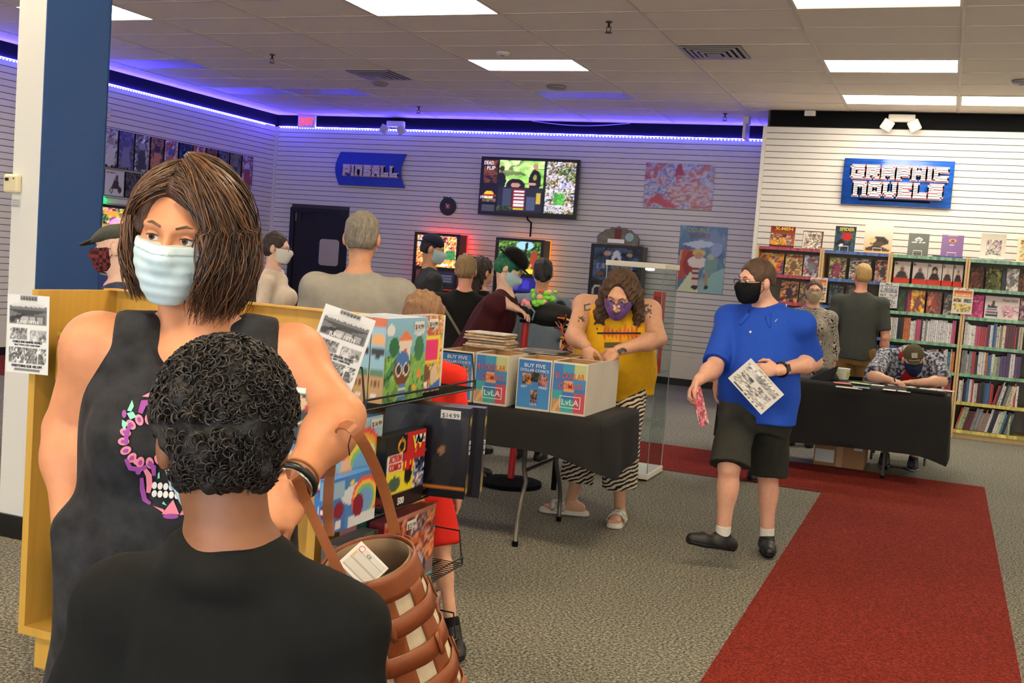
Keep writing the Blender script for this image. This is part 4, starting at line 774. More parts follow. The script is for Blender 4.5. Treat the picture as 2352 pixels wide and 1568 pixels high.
def folding_table(label, x0, x1, y0, y1, bent=True):
    t = thing('folding_table', label, 'table', ((x0+x1)/2, (y0+y1)/2, 0), 0, 'folding tables')
    MB().box((x0, y0, .70), (x1, y1, .738)).build('table_top', M_TTOP, t, bevel=.01)
    for s, xx in ((1, x1-.45), (-1, x0+.45)):
        for yy in (y0+.12, y1-.10):
            p = [(xx, yy, .70), (xx, yy, .42), (xx+s*.01, yy+.02, .34), (xx+s*.02, yy+.06*(1 if yy < (y0+y1)/2 else -1)*-1, .24), (xx+s*.02, yy+.09*(1 if yy < (y0+y1)/2 else -1)*-1, .17), (xx+s*.02, yy+.10*(1 if yy < (y0+y1)/2 else -1)*-1, .012)] if bent else [(xx, yy, .70), (xx, yy, .012)]
            l = MB().tube(p, .013, 10).build('leg', M_LEG, t, smooth=True); q = p[-1]; MB().lathe([(.017, 0), (.017, .03)], (q[0], q[1], 0), 10).build('foot_cap', M_BLACK, l)
        MB().tube([(xx, y0+.12, .40), (xx, y1-.10, .40)], .010, 8).build('brace', M_LEG, t)
    return t
folding_table('folding table under the comic boxes with bent metal legs', -3.45, -1.64, 5.47, 6.21)
drape('tablecloth', -3.455, -1.635, 5.465, 6.215, .739, (.20, .33, .25, .25), 'black cloth on the table of dollar comic boxes', 1, .0)
folding_table('folding table in front of the seated man and bookcases', -1.72, .09, 9.29, 10.03, bent=False)
drape('tablecloth', -1.725, .095, 9.285, 10.035, .739, (.50, .42, .3, .4), 'black cloth on the table of the seated signing man', 2, .09)

# comic boxes
M_CARDW = mat('white_corrugated', (226, 220, 204), .75, noise=.03, nscale=5); M_CARDB = mat('brown_corrugated', (170, 128, 84), .85, noise=.08, nscale=12, stretch=(1, 1, 12))
M_INKO = mat('ink_orange', (224, 84, 40), .5); M_LW = mat('lettering_white', (236, 238, 240), .5)
DOL = [('bg', (60, 120, 190)), ('rect', .28, .82, .62, 1, (66, 150, 190)), ('rect', .62, .7, 1, 1, (190, 200, 140)), ('rect', 0, .45, .35, .62, (70, 120, 190)), ('rect', .35, .42, .65, .65, (214, 160, 120)), ('rect', .6, .5, 1, .7, (70, 140, 200)), ('rect', 0, .25, .3, .45, (70, 160, 170)), ('rect', .66, .0, 1, .40, (196, 76, 90)), ('rect', .28, 0, .66, .25, (60, 170, 170)), ('rect', 0, 0, .28, .25, (190, 150, 110)), ('tri', [(0, 0), (.12, 0), (.28, .25), (.2, .25)], (220, 180, 120))]
FIVE = [('bg', (48, 122, 196)), ('grad', (70, 140, 205), (48, 116, 190)), ('blot', 401, 7, [(150, 50, 40), (220, 150, 60), (60, 50, 60), (200, 190, 180)], (.14, .48, .42, .72)), ('blot', 402, 7, [(30, 30, 36), (50, 50, 56), (80, 70, 70)], (.4, .55, .65, .75)), ('blot', 403, 7, [(190, 50, 50), (60, 110, 60), (200, 120, 120), (120, 40, 40)], (.62, .5, .92, .72)), ('blot', 404, 7, [(150, 90, 70), (90, 50, 60), (220, 180, 130)], (.42, .12, .62, .38))]
def comic_box(x0, x1, y0, y1, lab, kind, h=.285, fill=True):
    z = .747; t = thing('comic_box', lab, 'box', ((x0+x1)/2, (y0+y1)/2, z), 0, 'open white comic boxes on the table'); w = .006
    for nm, a, b in (('front_panel', (x0, y0, z), (x1, y0+w, z+h)), ('back_panel', (x0, y1-w, z), (x1, y1, z+h)), ('side_panel', (x0, y0+w, z), (x0+w, y1-w, z+h)), ('side_panel', (x1-w, y0+w, z), (x1, y1-w, z+h))):
        p = box(nm, a, b, M_CARDW, t)
        ia = [a[0], a[1], z]; ib = [b[0], b[1], z+h-.001]; e = .0012
        if nm == 'front_panel': ia[1] = b[1]; ib[1] = b[1]+e
        elif nm == 'back_panel': ia[1] = a[1]-e; ib[1] = a[1]
        elif a[0] == x0: ia[0] = b[0]; ib[0] = b[0]+e
        else: ia[0] = a[0]-e; ib[0] = a[0]
        box('brown_lining', ia, ib, M_CARDB, p)
    box('bottom_panel', (x0+w, y0+w, z), (x1-w, y1-w, z+w), M_CARDB, t)
    if fill:
        rs = np.random.RandomState(int(abs(x0*1000))+int(y0*10)); n = 5
        for i in range(n):
            yy = y0+.03+(y1-y0-.08)*(.35+.65*i/n); c = [(232, 228, 220), (210, 200, 186), (190, 180, 170)][i % 3]
            b = MB(); b.hexa([(x0+.012, yy, z+.01), (x1-.012, yy, z+.01), (x1-.012, yy+.03, z+.01), (x0+.012, yy+.03, z+.01)], [(x0+.012, yy+.02, z+.235), (x1-.012, yy+.02, z+.235), (x1-.012, yy+.05, z+.235), (x0+.012, yy+.05, z+.235)]); b.build('comic_bundle', mat('comic_edge_%d' % (i % 3), c, .7, noise=.1, nscale=60), t)
        yy = y0+.05; b = MB(); b.prism([(.014, 0), (x1-x0-.014, 0), (x1-x0-.014, .225), (x1-x0-.04, .25), (.05, .25), (.014, .225)], (x0, yy, z+.01), EX, (0, .12, .99), (0, -1, 0), .001); b.build('divider_card', M_CARDW, t)
        text('divider_lettering', 'OMNVKL'[int(abs(x0*100)) % 6], ((x0+x1)/2, yy+.026, z+.232), EX, EZ, .022, M_INKK, t)
    if kind:
        W_, H_ = x1-x0-.012, h-.022; o = np.array([x0+.006, y0-.0015, z+.012])
        s = picture('poster', o, EX, EZ, W_, H_, DOL if kind == 1 else FIVE, 34, 48, t, mat_print('flyer_paper'))
        def T(nm, tx, u, v, sz, m, wd, off=.003): text(nm, tx, o+np.array([u*W_, -off+.0015, v*H_]), EX, EZ, sz, m, s, depth=.001, width=wd*W_, bold=.008)
        if kind == 1:
            T('lettering', '$1 DOLLAR', .5, .70, .045, M_INKO, .9); T('lettering', 'COMICS!', .55, .49, .045, M_INKO, .72)
            for a, b in (((.24, .09), (.88, .105)), ((.24, .325), (.88, .34)), ((.24, .105), (.26, .325)), ((.86, .105), (.88, .325))): box('logo_frame', (o[0]+a[0]*W_, y0-.0035, o[2]+a[1]*H_), (o[0]+b[0]*W_, y0-.002, o[2]+b[1]*H_), M_LW, s)
            T('logo_lettering', 'LvLA', .56, .155, .045, M_LW, .52)
        else:
            T('lettering', 'BUY FIVE', .5, .855, .03, M_LW, .66); T('lettering', 'DOLLAR COMICS', .5, .765, .022, M_LW, .88); T('lettering', 'GET', .2, .42, .018, M_LW, .2); T('lettering', 'FREE!', .8, .42, .02, M_LW, .26); T('logo_lettering', 'LvLA', .52, .06, .02, M_LW, .2)
    return t
comic_box(-1.962, -1.762, 5.585, 5.875, 'comic box with $1 DOLLAR COMICS poster nearest the yellow shirted man', 1, fill=False)
comic_box(-2.168, -1.968, 5.585, 5.875, 'comic box with BUY FIVE poster between the two dollar posters', 2)
comic_box(-2.425, -2.225, 5.585, 5.875, 'comic box with $1 DOLLAR COMICS poster left of the gap', 1)
comic_box(-2.640, -2.440, 5.585, 5.875, 'comic box with BUY FIVE poster half hidden by the wire rack', 2)
for i, x in enumerate((-1.962, -2.168, -2.425, -2.64)):
    comic_box(x, x+.2, 5.885, 6.185, 'rear row comic box '+['under the hands of the yellow shirted man', 'behind the BUY FIVE box beside the yellow shirted man', 'under the loose white sheets', 'under the tall comic stack'][i], 0, fill=i > 0)
# stack of comics and loose sheets on the boxes
rs = np.random.RandomState(8)
for i in range(11):
    z = 1.036+.0085*i; a = rs.uniform(-.12, .12); cx, cy = -2.48+rs.uniform(-.02, .02), 5.93+rs.uniform(-.02, .02); c = [(206, 180, 140), (190, 160, 120), (222, 214, 200), (150, 120, 96)][i % 4]
    b = MB(); b.box((cx-.13, cy-.085, z), (cx+.13, cy+.085, z+.0075), a); tag(b.build('comic_book', mat('old_comic_%d' % (i % 4), c, .6, noise=.25, nscale=30)), ['bottom', 'second', 'third', 'fourth', 'fifth', 'sixth', 'seventh', 'eighth', 'ninth', 'tenth', 'topmost'][i]+' comic of the stack lying on the comic boxes', 'comic', 'stacked comics on the boxes')
for i in range(5):
    z = 1.036+.004*i; a = rs.uniform(-.3, .3); cx, cy = -2.16+rs.uniform(-.02, .02), 5.97; b = MB(); b.box((cx-.12, cy-.08, z), (cx+.12, cy+.08, z+.003), a)
    tag(b.build('loose_sheet', mat('loose_paper_%d' % (i % 2), [(90, 84, 78), (226, 224, 222)][i % 2], .6, noise=.2, nscale=14)), ['lowest dark', 'second white', 'middle dark', 'fourth white', 'top dark'][i]+' loose sheet on the comic boxes', 'paper', 'loose sheets on the boxes')

# things on the signing table
zt = .748
p = pz(1895, 872, zt); t = thing('black_hat', 'black folded cap lying on the signing table near the cup', 'hat', p)
MB().lathe([(.11, 0), (.11, .02), (.085, .06), (.05, .09), (.01, .10)], (p[0], p[1]+.05, zt), 16, sx=1., sy=.8).build('crown', mat('hat_black', (16, 16, 17), .8), t, smooth=True); MB().hexa([(p[0]-.13, p[1]-.05, zt), (p[0]+.04, p[1]-.07, zt), (p[0]+.06, p[1]+.02, zt), (p[0]-.1, p[1]+.03, zt)], [(p[0]-.11, p[1]-.03, zt+.02), (p[0]+.09, p[1]-.02, zt+.13), (p[0]+.1, p[1]+.02, zt+.13), (p[0]-.09, p[1]+.02, zt+.02)]).build('brim', mat('hat_black'), t)
p = pz(1935, 872, zt); t = thing('paper_cup', 'white cup with green dots on the signing table', 'cup', p)
MB().lathe([(.045, 0), (.048, .01), (.056, .095), (.058, .1), (.052, .098), (.045, .02)], (p[0], p[1]+.03, zt), 24).build('cup_body', mat('cup_white', (230, 226, 214), .5), t, smooth=True)
for s in (-1, 1): MB().lathe([(.022, 0), (.022, .004)], (p[0]+s*.038, p[1]-.012, zt+.05), 14, 'y').build('green_dot', mat('cup_green', (176, 190, 60), .5), t)
p = pz(1960, 872, zt); tag(MB().box((p[0]-.07, p[1], zt), (p[0]+.07, p[1]+.05, zt+.03), .3).build('black_case', M_BLACK), 'small black case behind the cup on the signing table', 'case')
def sheet(x, y, w, d, a, col, lab, name='paper_card', cat='card', z=.0):
    q = pz(x, y, zt); b = MB(); b.box((q[0]-w/2, q[1]-d/2, zt+z), (q[0]+w/2, q[1]+d/2, zt+z+.003), a); tag(b.build(name, mat('paper_%s_%s_%s' % tuple(col), col, .5, noise=.12, nscale=20)), lab, cat, 'papers on the signing table')
sheet(2016, 885, .10, .10, -.1, (232, 228, 214), 'white card behind the pair of cards on the signing table'); sheet(2043, 895.5, .10, .09, -.05, (232, 228, 216), 'white card, left of the front pair on the signing table'); sheet(2077, 899, .10, .09, -.05, (230, 228, 218), 'white card, right of the front pair on the signing table')
sheet(1945, 890, .17, .10, .0, (190, 196, 210), 'pale blue print near the cup', 'art_print', 'print'); sheet(1935, 881, .14, .12, .2, (206, 90, 90), 'red art print near the cup', 'art_print', 'print', .003); sheet(1975, 882, .16, .12, -.2, (170, 200, 120), 'green art print beside the red print', 'art_print', 'print', .006); sheet(1978, 891, .13, .07, .1, (150, 190, 214), 'sky blue print at the front edge of the prints', 'art_print', 'print', .004); sheet(2000, 879, .12, .1, .3, (120, 130, 140), 'grey print beside the signing hand', 'art_print', 'print', .002); sheet(1950, 893, .2, .03, -.02, (226, 206, 150), 'cream strip at the front edge of the table', 'paper_strip', 'paper', .006)
sheet(2062, 886, .16, .12, .1, (220, 214, 216), 'white sheet being signed under the hand', 'signed_sheet', 'paper'); sheet(2163, 897, .2, .14, -.25, (220, 150, 156), 'pink art print at the right corner of the table', 'art_print', 'print', .004)
p = pz(2128, 905, zt); t = thing('marker_pouch', 'open black pouch with white labels on the right table corner', 'pouch', p)
MB().box((p[0]-.15, p[1], zt), (p[0]+.15, p[1]+.12, zt+.035), -.18).build('pouch_body', mat('pouch_black', (20, 20, 20), .8), t, bevel=.012)
for i, (dx, w) in enumerate(((-.12, .05), (-.03, .05), (.03, .07), (.09, .04))): MB().box((p[0]+dx-w/2, p[1]+.02-dx*.18, zt+.035), (p[0]+dx+w/2, p[1]+.10-dx*.18, zt+.04), -.3+.2*i).build('label_card', mat('pouch_label', (222, 220, 200), .6), t)
# cardboard box under the table
t = thing('cardboard_box', 'brown cardboard box under the signing table', 'box', (-.75, 9.95, 0)); M_KRAFT = mat('kraft_card', (166, 124, 82), .85, noise=.08, nscale=6)
box('carton', (-.95, 9.72, 0), (-.53, 10.2, .31), M_KRAFT, t); box('tape', (-.76, 9.715, .0), (-.71, 9.722, .31), mat('kraft_tape', (190, 150, 104), .4), t)
for a, b in (((-.94, .03), (-.78, .14)), ((-.74, .2), (-.66, .29)), ((-.62, .16), (-.55, .3))): box('shipping_label', (a[0], 9.714, a[1]), (b[0], 9.719, b[1]), mat('label_white', (220, 218, 212), .5), t)
# chair of the seated man
t = thing('folding_chair', 'black metal folding chair under the seated signing man', 'chair', (-.28, 10.62, 0)); M_CH = mat('chair_black', (18, 18, 19), .4)
MB().box((-.50, 10.42, .43), (-.06, 10.84, .46)).build('seat', M_CH, t, bevel=.012); MB().box((-.50, 10.83, .66), (-.06, 10.85, .86)).build('backrest', M_CH, t, bevel=.01)
for x in (-.51, -.05): MB().tube([(x, 10.38, .01), (x, 10.86, .86)], .011, 8).build('leg', M_CH, t); MB().tube([(x, 10.82, .01), (x, 10.45, .45)], .011, 8).build('leg', M_CH, t)

# glass display case
M_GLASS = bpy.data.materials.new('clear_glass'); M_GLASS.use_nodes = True; nt = M_GLASS.node_tree; nt.nodes.remove(nt.nodes['Principled BSDF'])
tr = nt.nodes.new('ShaderNodeBsdfTransparent'); tr.inputs[0].default_value = (.93, .96, .95, 1); gl = nt.nodes.new('ShaderNodeBsdfGlossy'); gl.inputs['Roughness'].default_value = .03; mx = nt.nodes.new('ShaderNodeMixShader'); fr = nt.nodes.new('ShaderNodeMath'); fr.operation = 'MULTIPLY'; fr.inputs[1].default_value = .22; lw = nt.nodes.new('ShaderNodeLayerWeight'); lw.inputs[0].default_value = .25; nt.links.new(lw.outputs['Facing'], fr.inputs[0])
nt.links.new(fr.outputs[0], mx.inputs[0]); nt.links.new(tr.outputs[0], mx.inputs[1]); nt.links.new(gl.outputs[0], mx.inputs[2]); nt.links.new(mx.outputs[0], nt.nodes['Material Output'].inputs[0])
M_GEDGE = mat('glass_edge', (176, 190, 184), .15)
t = thing('display_case', 'tall glass display case with white top behind the yellow shirted man', 'display case', (-2.15, 8.06, 0)); M_CW = mat('case_white', (236, 230, 214), .4)
cx0, cx1, cy0, cy1 = -2.40, -1.94, 7.83, 8.29
MB().box((cx0, cy0, .012), (cx1, cy1, .055)).build('base', M_CW, t, bevel=.004); box('base_shadow_gap', (cx0+.02, cy0+.02, 0), (cx1-.02, cy1-.02, .012), M_BLACK, t); MB().box((cx0, cy0, 1.585), (cx1, cy1, 1.625)).build('top', M_CW, t, bevel=.003)
for nm, a, b in (('glass_pane', (cx0+.01, cy0+.008, .056), (cx1-.01, cy0+.012, 1.584)), ('glass_pane', (cx0+.01, cy1-.012, .056), (cx1-.01, cy1-.008, 1.584)), ('glass_pane', (cx0+.008, cy0+.012, .056), (cx0+.012, cy1-.012, 1.584)), ('glass_pane', (cx1-.012, cy0+.012, .056), (cx1-.008, cy1-.012, 1.584))): box(nm, a, b, M_GLASS, t)
for x in (cx0+.008, cx1-.014):
    for y in (cy0+.008, cy1-.014): box('corner_edge', (x, y, .056), (x+.006, y+.006, 1.584), M_GEDGE, t)
for z in (.42, .80, 1.17): box('glass_shelf', (cx0+.014, cy0+.014, z), (cx1-.014, cy1-.014, z+.006), M_GLASS, t)
box('shelf_rim', (cx0+.014, cy0+.014, .80), (cx1-.014, cy0+.018, .806), M_GEDGE, t); box('shelf_rim', (cx0+.014, cy0+.014, 1.17), (cx1-.014, cy0+.018, 1.176), M_GEDGE, t)
MB().lathe([(.035, 0), (.035, -.012), (.02, -.016)], (-2.10, 8.0, 1.584), 16).build('spot_lamp', mat('case_lamp', (255, 250, 240), .4, emit=(255, 248, 235), estr=10.), t)
def figurine(x, y, z, h, cols, lab):
    t = thing('figurine', lab, 'figurine', (x, y, z), 0, 'figurines in the display case'); a, b, c = [mat('fig_%s_%s_%s' % tuple(q), q, .5) for q in cols]
    box('pedestal', (x-.03, y-.03, z), (x+.03, y+.03, z+.012), a, t); MB().lathe([(.02, .012), (.026, h*.3), (.03, h*.5), (.012, h*.62)], (x, y, z), 12).build('figure_body', b, t, smooth=True); MB().ball((x, y, z+h*.8), h*.2, 12, 8).build('figure_head', c, t, smooth=True)
def toy_box(x, y, z, w, d, h, col, win, lab):
    t = thing('boxed_toy', lab, 'toy box', (x, y, z), 0, 'boxed toys in the display case'); MB().box((x-w/2, y-d/2, z), (x+w/2, y+d/2, z+h)).build('carton', mat('toy_%s_%s_%s' % tuple(col), col, .4), t, bevel=.003); box('window_card', (x-w*.36, y-d/2-.002, z+h*.25), (x+w*.36, y-d/2, z+h*.85), mat('toy_%s_%s_%s' % tuple(win), win, .3, noise=.4, nscale=40), t)
figurine(-2.08, 8.0, 1.177, .16, ((60, 50, 40), (60, 70, 60), (190, 130, 70)), 'orange headed figurine on the upper case shelf'); figurine(-2.22, 8.05, 1.177, .14, ((60, 50, 40), (150, 140, 130), (90, 110, 90)), 'green headed figurine on the upper case shelf')
toy_box(-1.99, 7.93, 1.177, .07, .1, .24, (196, 50, 44), (150, 40, 40), 'tall red boxed toy on the upper case shelf'); toy_box(-1.99, 7.95, .807, .07, .1, .28, (206, 64, 52), (220, 200, 190), 'red and white boxed toy on the middle case shelf'); toy_box(-2.1, 7.98, .807, .08, .1, .2, (170, 150, 120), (110, 90, 80), 'tan boxed toy on the middle case shelf'); figurine(-2.28, 8.1, .807, .18, ((50, 50, 50), (190, 180, 160), (120, 80, 60)), 'cream figurine on the middle case shelf'); toy_box(-2.2, 8.06, .427, .1, .1, .16, (60, 90, 70), (190, 180, 120), 'green boxed toy on the lower case shelf')

# ------------------------------------------------------------------ balloon cart behind the comic table
D = 7.5
t = thing('balloon_cart', 'black bag topped cart with red post behind the comic table', 'cart', (*px(1250, 740, D)[:2], 0)); M_BAG = mat('cart_bag_black', (20, 21, 20), .8, bump=.3, bscale=60)
a = px(1212, 700, D); b0 = np.array([a[0]-.03, a[1], 0.])
MB().tube([b0, a], .024, 10).build('post', mat('cart_red', (170, 26, 30), .4), t)
MB().lathe([(.22, 0), (.22, .03), (.05, .05)], b0, 20).build('post_base', M_BLACK, t)
def blob(name, x, y, d, r, m, parent, dx=0): c = px(x, y, d); return MB().ball(c, r, 16, 10).build(name, m, parent, smooth=True)
blob('bag', 1262, 722, D, (.19, .13, .085), M_BAG, t); blob('side_pouch', 1213, 712, D, (.085, .10, .065), M_BAG, t); blob('bag', 1325, 728, D, (.10, .1, .06), M_BAG, t); blob('bag_flap', 1285, 712, D, (.05, .05, .07), M_BAG, t)
MB().tube([px(1205, 702, D-.13), px(1218, 704, D-.15), px(1228, 716, D-.14), px(1222, 735, D-.1)], .006, 6).build('piping', mat('teal_piping', (110, 160, 170), .5), t); MB().tube([px(1262, 738, D-.02), px(1335, 738, D-.02)], .01, 6).build('tray_rail', M_BLACK, t)
MB().box(px(1270, 738, D)+[-.2, -.12, -.02], px(1270, 738, D)+[.25, .12, 0]).build('tray', M_BLACK, t); MB().tube([px(1270, 738, D)+[.1, 0, 0], np.array([*(px(1270, 738, D)[:2]+[.1, 0]), .0])], .02, 8).build('post', M_BLACK, t)
t = thing('balloon_animal', 'green and peach twisted balloon animal on the black cart bag', 'balloon', px(1240, 690, D-.1)); M_BG = mat('balloon_green', (130, 214, 70), .2, sss=.1); M_BP = mat('balloon_peach', (240, 190, 150), .2); M_BK = mat('balloon_pink', (236, 140, 150), .2); M_BO = mat('balloon_orange', (236, 96, 40), .2)
for x, y, rx, rz_, m in ((1224, 668, .016, .017, M_BG), (1225, 679, .015, .026, M_BG), (1240, 694, .04, .022, M_BG), (1228, 695, .022, .02, M_BG), (1254, 684, .045, .02, M_BG), (1268, 686, .03, .024, M_BG), (1276, 671, .015, .014, M_BG), (1256, 674, .03, .016, M_BG), (1240, 682, .026, .022, M_BP), (1262, 670, .022, .015, M_BP), (1244, 669, .017, .012, M_BO), (1232, 701, .02, .013, M_BG), (1250, 692, .022, .016, M_BP)): MB().ball(px(x, y, D-.1), (rx, .022, rz_), 14, 9).build('balloon_segment', m, t, smooth=True)
t = thing('balloon_animal', 'pink twisted balloon on the side pouch of the cart', 'balloon', px(1208, 695, D-.1))
for x, y, r_ in ((1204, 692, .02), (1211, 697, .022), (1216, 704, .018), (1200, 698, .014)): MB().ball(px(x, y, D-.1), r_, 12, 8).build('balloon_segment', M_BK, t, smooth=True)
rs = np.random.RandomState(4)
t = thing('balloon_bundle', 'bundle of uninflated coloured balloons hanging from the cart', 'balloons', px(1300, 770, D-.2))
for i in range(46):
    x, y = 1298+rs.randn()*8+(i % 3)*3, 728+i*1.75; a = px(x, y, D-.25+rs.rand()*.1); c = [(214, 60, 40), (60, 130, 60), (226, 200, 60), (230, 210, 180), (40, 60, 110), (230, 110, 50), (30, 30, 34)][rs.randint(7)]
    d_ = rs.randn(3)*.025; MB().tube([a-d_, a+[0, 0, .004], a+d_], [.005, .007, .004], 6).build('balloon_strip', mat('strip_%s_%s_%s' % c, c, .4), t)
# ================================================================== wooden merchandise fixture with wire shelves
M_YW = mat('gondola_maple', (202, 158, 70), .4, noise=.06, nscale=8, stretch=(5, 5, .5)); M_WIRE = mat('wire_black', (16, 16, 17), .35); M_GR = mat('gondola_groove', (120, 84, 44), .6)
t = GON = thing('merchandise_gondola', 'maple wood merchandise fixture with black wire shelves behind the brown haired woman', 'display fixture', (-2.3, 3.2, 0))
ZT = 1.335
box('side_panel', (-2.925, 2.86, .12), (-2.897, 3.26, ZT), M_YW, t); box('deck', (-2.897, 2.86, .12), (-1.77, 3.24, .15), M_YW, t); box('plinth', (-2.87, 2.885, 0), (-1.80, 3.2, .12), M_YW, t)
box('back_panel', (-2.897, 3.24, .12), (-1.77, 3.26, ZT), M_YW, t); box('middle_shelf', (-2.897, 2.95, .78), (-1.77, 3.24, .80), M_YW, t); box('middle_panel', (-2.3, 2.9, .15), (-2.28, 3.24, ZT), M_YW, t)
sp = box('slat_panel', (-1.77, 2.86, .10), (-1.74, 3.62, ZT-.02), M_YW, t)
for z in (.25, .40, .56, .71, .87, 1.02, 1.17): box('groove', (-1.7405, 2.86, z-.006), (-1.738, 3.62, z+.006), M_GR, sp)
box('plinth', (-1.77, 2.9, 0), (-1.74, 3.6, .1), M_YW, t)
box('top_cap', (-2.925, 3.20, ZT), (-1.66, 3.26, ZT+.006), M_YW, t)
def wire_shelf(z, y0, y1, xo=-1.56, xi=-1.738):
    b = MB(); r_ = .0035
    for x in (xo, xi+.004, (xo+xi)/2): b.tube([(x, y0, z), (x, y1, z)], r_, 6)
    n = int((y1-y0)/.022)
    for i in range(n+1): y = y0+(y1-y0)*i/n; b.tube([(xi, y, z+.004), (xo, y, z+.004)], .0018, 5)
    for y in (y0, y1): b.tube([(xi, y, z+.004), (xi, y, z+.125), (xo-.02, y, z+.125), (xo, y, z)], r_, 6)
    b.tube([(xo, y0, z), (xo, y0, z+.03), (xo, y1, z+.03), (xo, y1, z)], r_, 6)
    b.build('wire_shelf', M_WIRE, t)
for z in (1.083, .745, .43, .12): wire_shelf(z, 2.80, 3.60)
M_STK = mat('price_sticker', (232, 230, 224), .5)
def carton(name, lab, cat, x0, x1, y0, y1, z0, h, face, ops, col, price=None, words=(), rz=0., spine=None, res=(26, 24), grp='boxed puzzles on the wire shelves', sticker_at=(.78, .9), top=(200, 196, 190)):
    """boxed product; its picture is on the +X face (face='x') or the -Y face (face='y')"""
    c = ((x0+x1)/2, (y0+y1)/2); tt = thing(name, lab, cat, (*c, z0), rz, grp); old = XF[tt.name]; XF[tt.name] = (np.array([*c, z0]), 0.)
    MB().box((x0, y0, z0), (x1, y1, z0+h)).build('carton', mat('carton_%s_%s_%s' % tuple(col), col, .35, noise=.08, nscale=20), tt, bevel=.002)
    if face == 'x': o, ex, w = np.array([x1+.001, y0, z0]), np.array([0, 1., 0]), y1-y0
    else: o, ex, w = np.array([x0, y0-.001, z0]), np.array([1., 0, 0]), x1-x0
    s = picture('printed_front', o, ex, EZ, w, h, ops, res[0], res[1], tt, mat_print('carton_print', .25)); ez = np.cross(ex, EZ)
    if spine is not None:
        if face == 'x': picture('printed_spine', (x0, y0-.001, z0), EX, EZ, x1-x0, h, spine, 10, 24, tt, mat_print('carton_print'))
        else: picture('printed_spine', (x1+.001, y0, z0), (0, 1, 0), EZ, y1-y0, h, spine, 10, 24, tt, mat_print('carton_print'))
    if price:
        a = o+ex*w*sticker_at[0]+np.array([0, 0, h*sticker_at[1]])+ez*.0015; b = MB(); b.prism([(-.034, -.014), (.034, -.014), (.034, .014), (-.034, .014)], a, ex, EZ, ez, .0008); st = b.build('price_sticker', M_STK, tt)
        text('price_lettering', price, a-np.array([0, 0, .011])+ez*.0009, ex, EZ, .022, M_INKK, st, depth=.0006, width=.058)
    for wd, u, v, sz, m, ww in words: text('lettering', wd, o+ex*w*u+np.array([0, 0, h*v])+ez*.0015, ex, EZ, sz, m, s, depth=.0008, width=ww*w, bold=.03)
    XF[tt.name] = old; return tt
isle = [('grad', (110, 170, 80), (140, 190, 226)), ('blot', 501, 5, [(90, 150, 70), (130, 180, 90), (70, 130, 80)], (0, 0, 1, .55)), ('rect', 0, .55, 1, .62, (110, 170, 200)), ('tri', [(.3, .72), (.38, .5), (.6, .5), (.62, .74), (.45, .82)], (236, 226, 214)), ('tri', [(.28, .72), (.66, .74), (.46, .86)], (226, 120, 80)), ('rect', .44, .5, .52, .64, (210, 110, 80)), ('ell', .2, .66, .12, .12, (40, 110, 70)), ('ell', .82, .62, .12, .16, (60, 120, 80)), ('ell', .1, .86, .1, .07, (240, 244, 250)), ('ell', .8, .84, .14, .06, (236, 240, 250)), ('ell', .42, .36, .2, .18, (120, 70, 46)), ('ell', .42, .5, .16, .1, (70, 120, 190)), ('ell', .34, .38, .085, .075, (236, 234, 220)), ('ell', .34, .38, .06, .055, (60, 56, 60)), ('ell', .52, .38, .085, .075, (236, 234, 220)), ('ell', .52, .38, .06, .055, (60, 56, 60)), ('tri', [(.34, .02), (.56, .02), (.52, .2), (.38, .2)], (80, 130, 190)), ('rect', .36, .06, .54, .09, (230, 226, 190)), ('rect', .36, .13, .54, .16, (230, 226, 190)), ('ell', .85, .3, .05, .06, (230, 140, 60)), ('ell', .75, .14, .05, .05, (230, 170, 60))]
isle_sp = [('bg', (190, 150, 100)), ('rect', 0, .36, 1, 1, (150, 190, 210)), ('rect', 0, .9, 1, 1, (206, 110, 70)), ('rect', .1, .3, .9, .4, (90, 130, 100)), ('ell', .5, .6, .45, .06, (60, 56, 60)), ('ell', .5, .74, .5, .07, (230, 170, 110)), ('rect', .2, .05, .6, .12, (232, 230, 226)), ('text', .15, .2, .85, .26, 4, (110, 70, 50), 3)]
for i, x in enumerate((-1.618, -1.672, -1.726)):
    carton('puzzle_box', ['cartoon island puzzle box with $14.99 sticker, frontmost on the top wire shelf', 'cartoon island puzzle box second from the front on the top wire shelf', 'cartoon island puzzle box rearmost of three on the top wire shelf'][i], 'puzzle box', x, x+.05, 2.915, 3.19, 1.09, .262, 'x', isle, (190, 196, 200), '$14.99' if i == 0 else None, spine=isle_sp, res=(44, 42))
pink = [('bg', (96, 150, 80)), ('blot', 505, 5, [(70, 60, 140), (110, 160, 80), (230, 190, 90), (190, 90, 70), (236, 230, 214)]), ('rect', 0, .4, .9, .74, (240, 222, 70)), ('rect', .05, .42, .85, .55, (230, 50, 120)), ('rect', .05, .57, .85, .7, (230, 50, 120)), ('ell', .4, .25, .18, .12, (120, 80, 60)), ('ell', .75, .2, .14, .14, (226, 200, 170)), ('tri', [(.3, 0), (1, .02), (1, .16)], (70, 120, 190))]
carton('puzzle_box', 'puzzle box with pink lettering on yellow beside the white card', 'puzzle box', -1.66, -1.61, 3.20, 3.40, 1.09, .262, 'x', pink, (150, 140, 110), '$14.99', res=(30, 40), sticker_at=(.6, .9))
carton('white_card_box', 'blank white backed box standing at the far end of the top wire shelf', 'box', -1.70, -1.66, 3.29, 3.52, 1.09, .255, 'x', [('bg', (234, 230, 222))], (234, 230, 222), res=(2, 2))
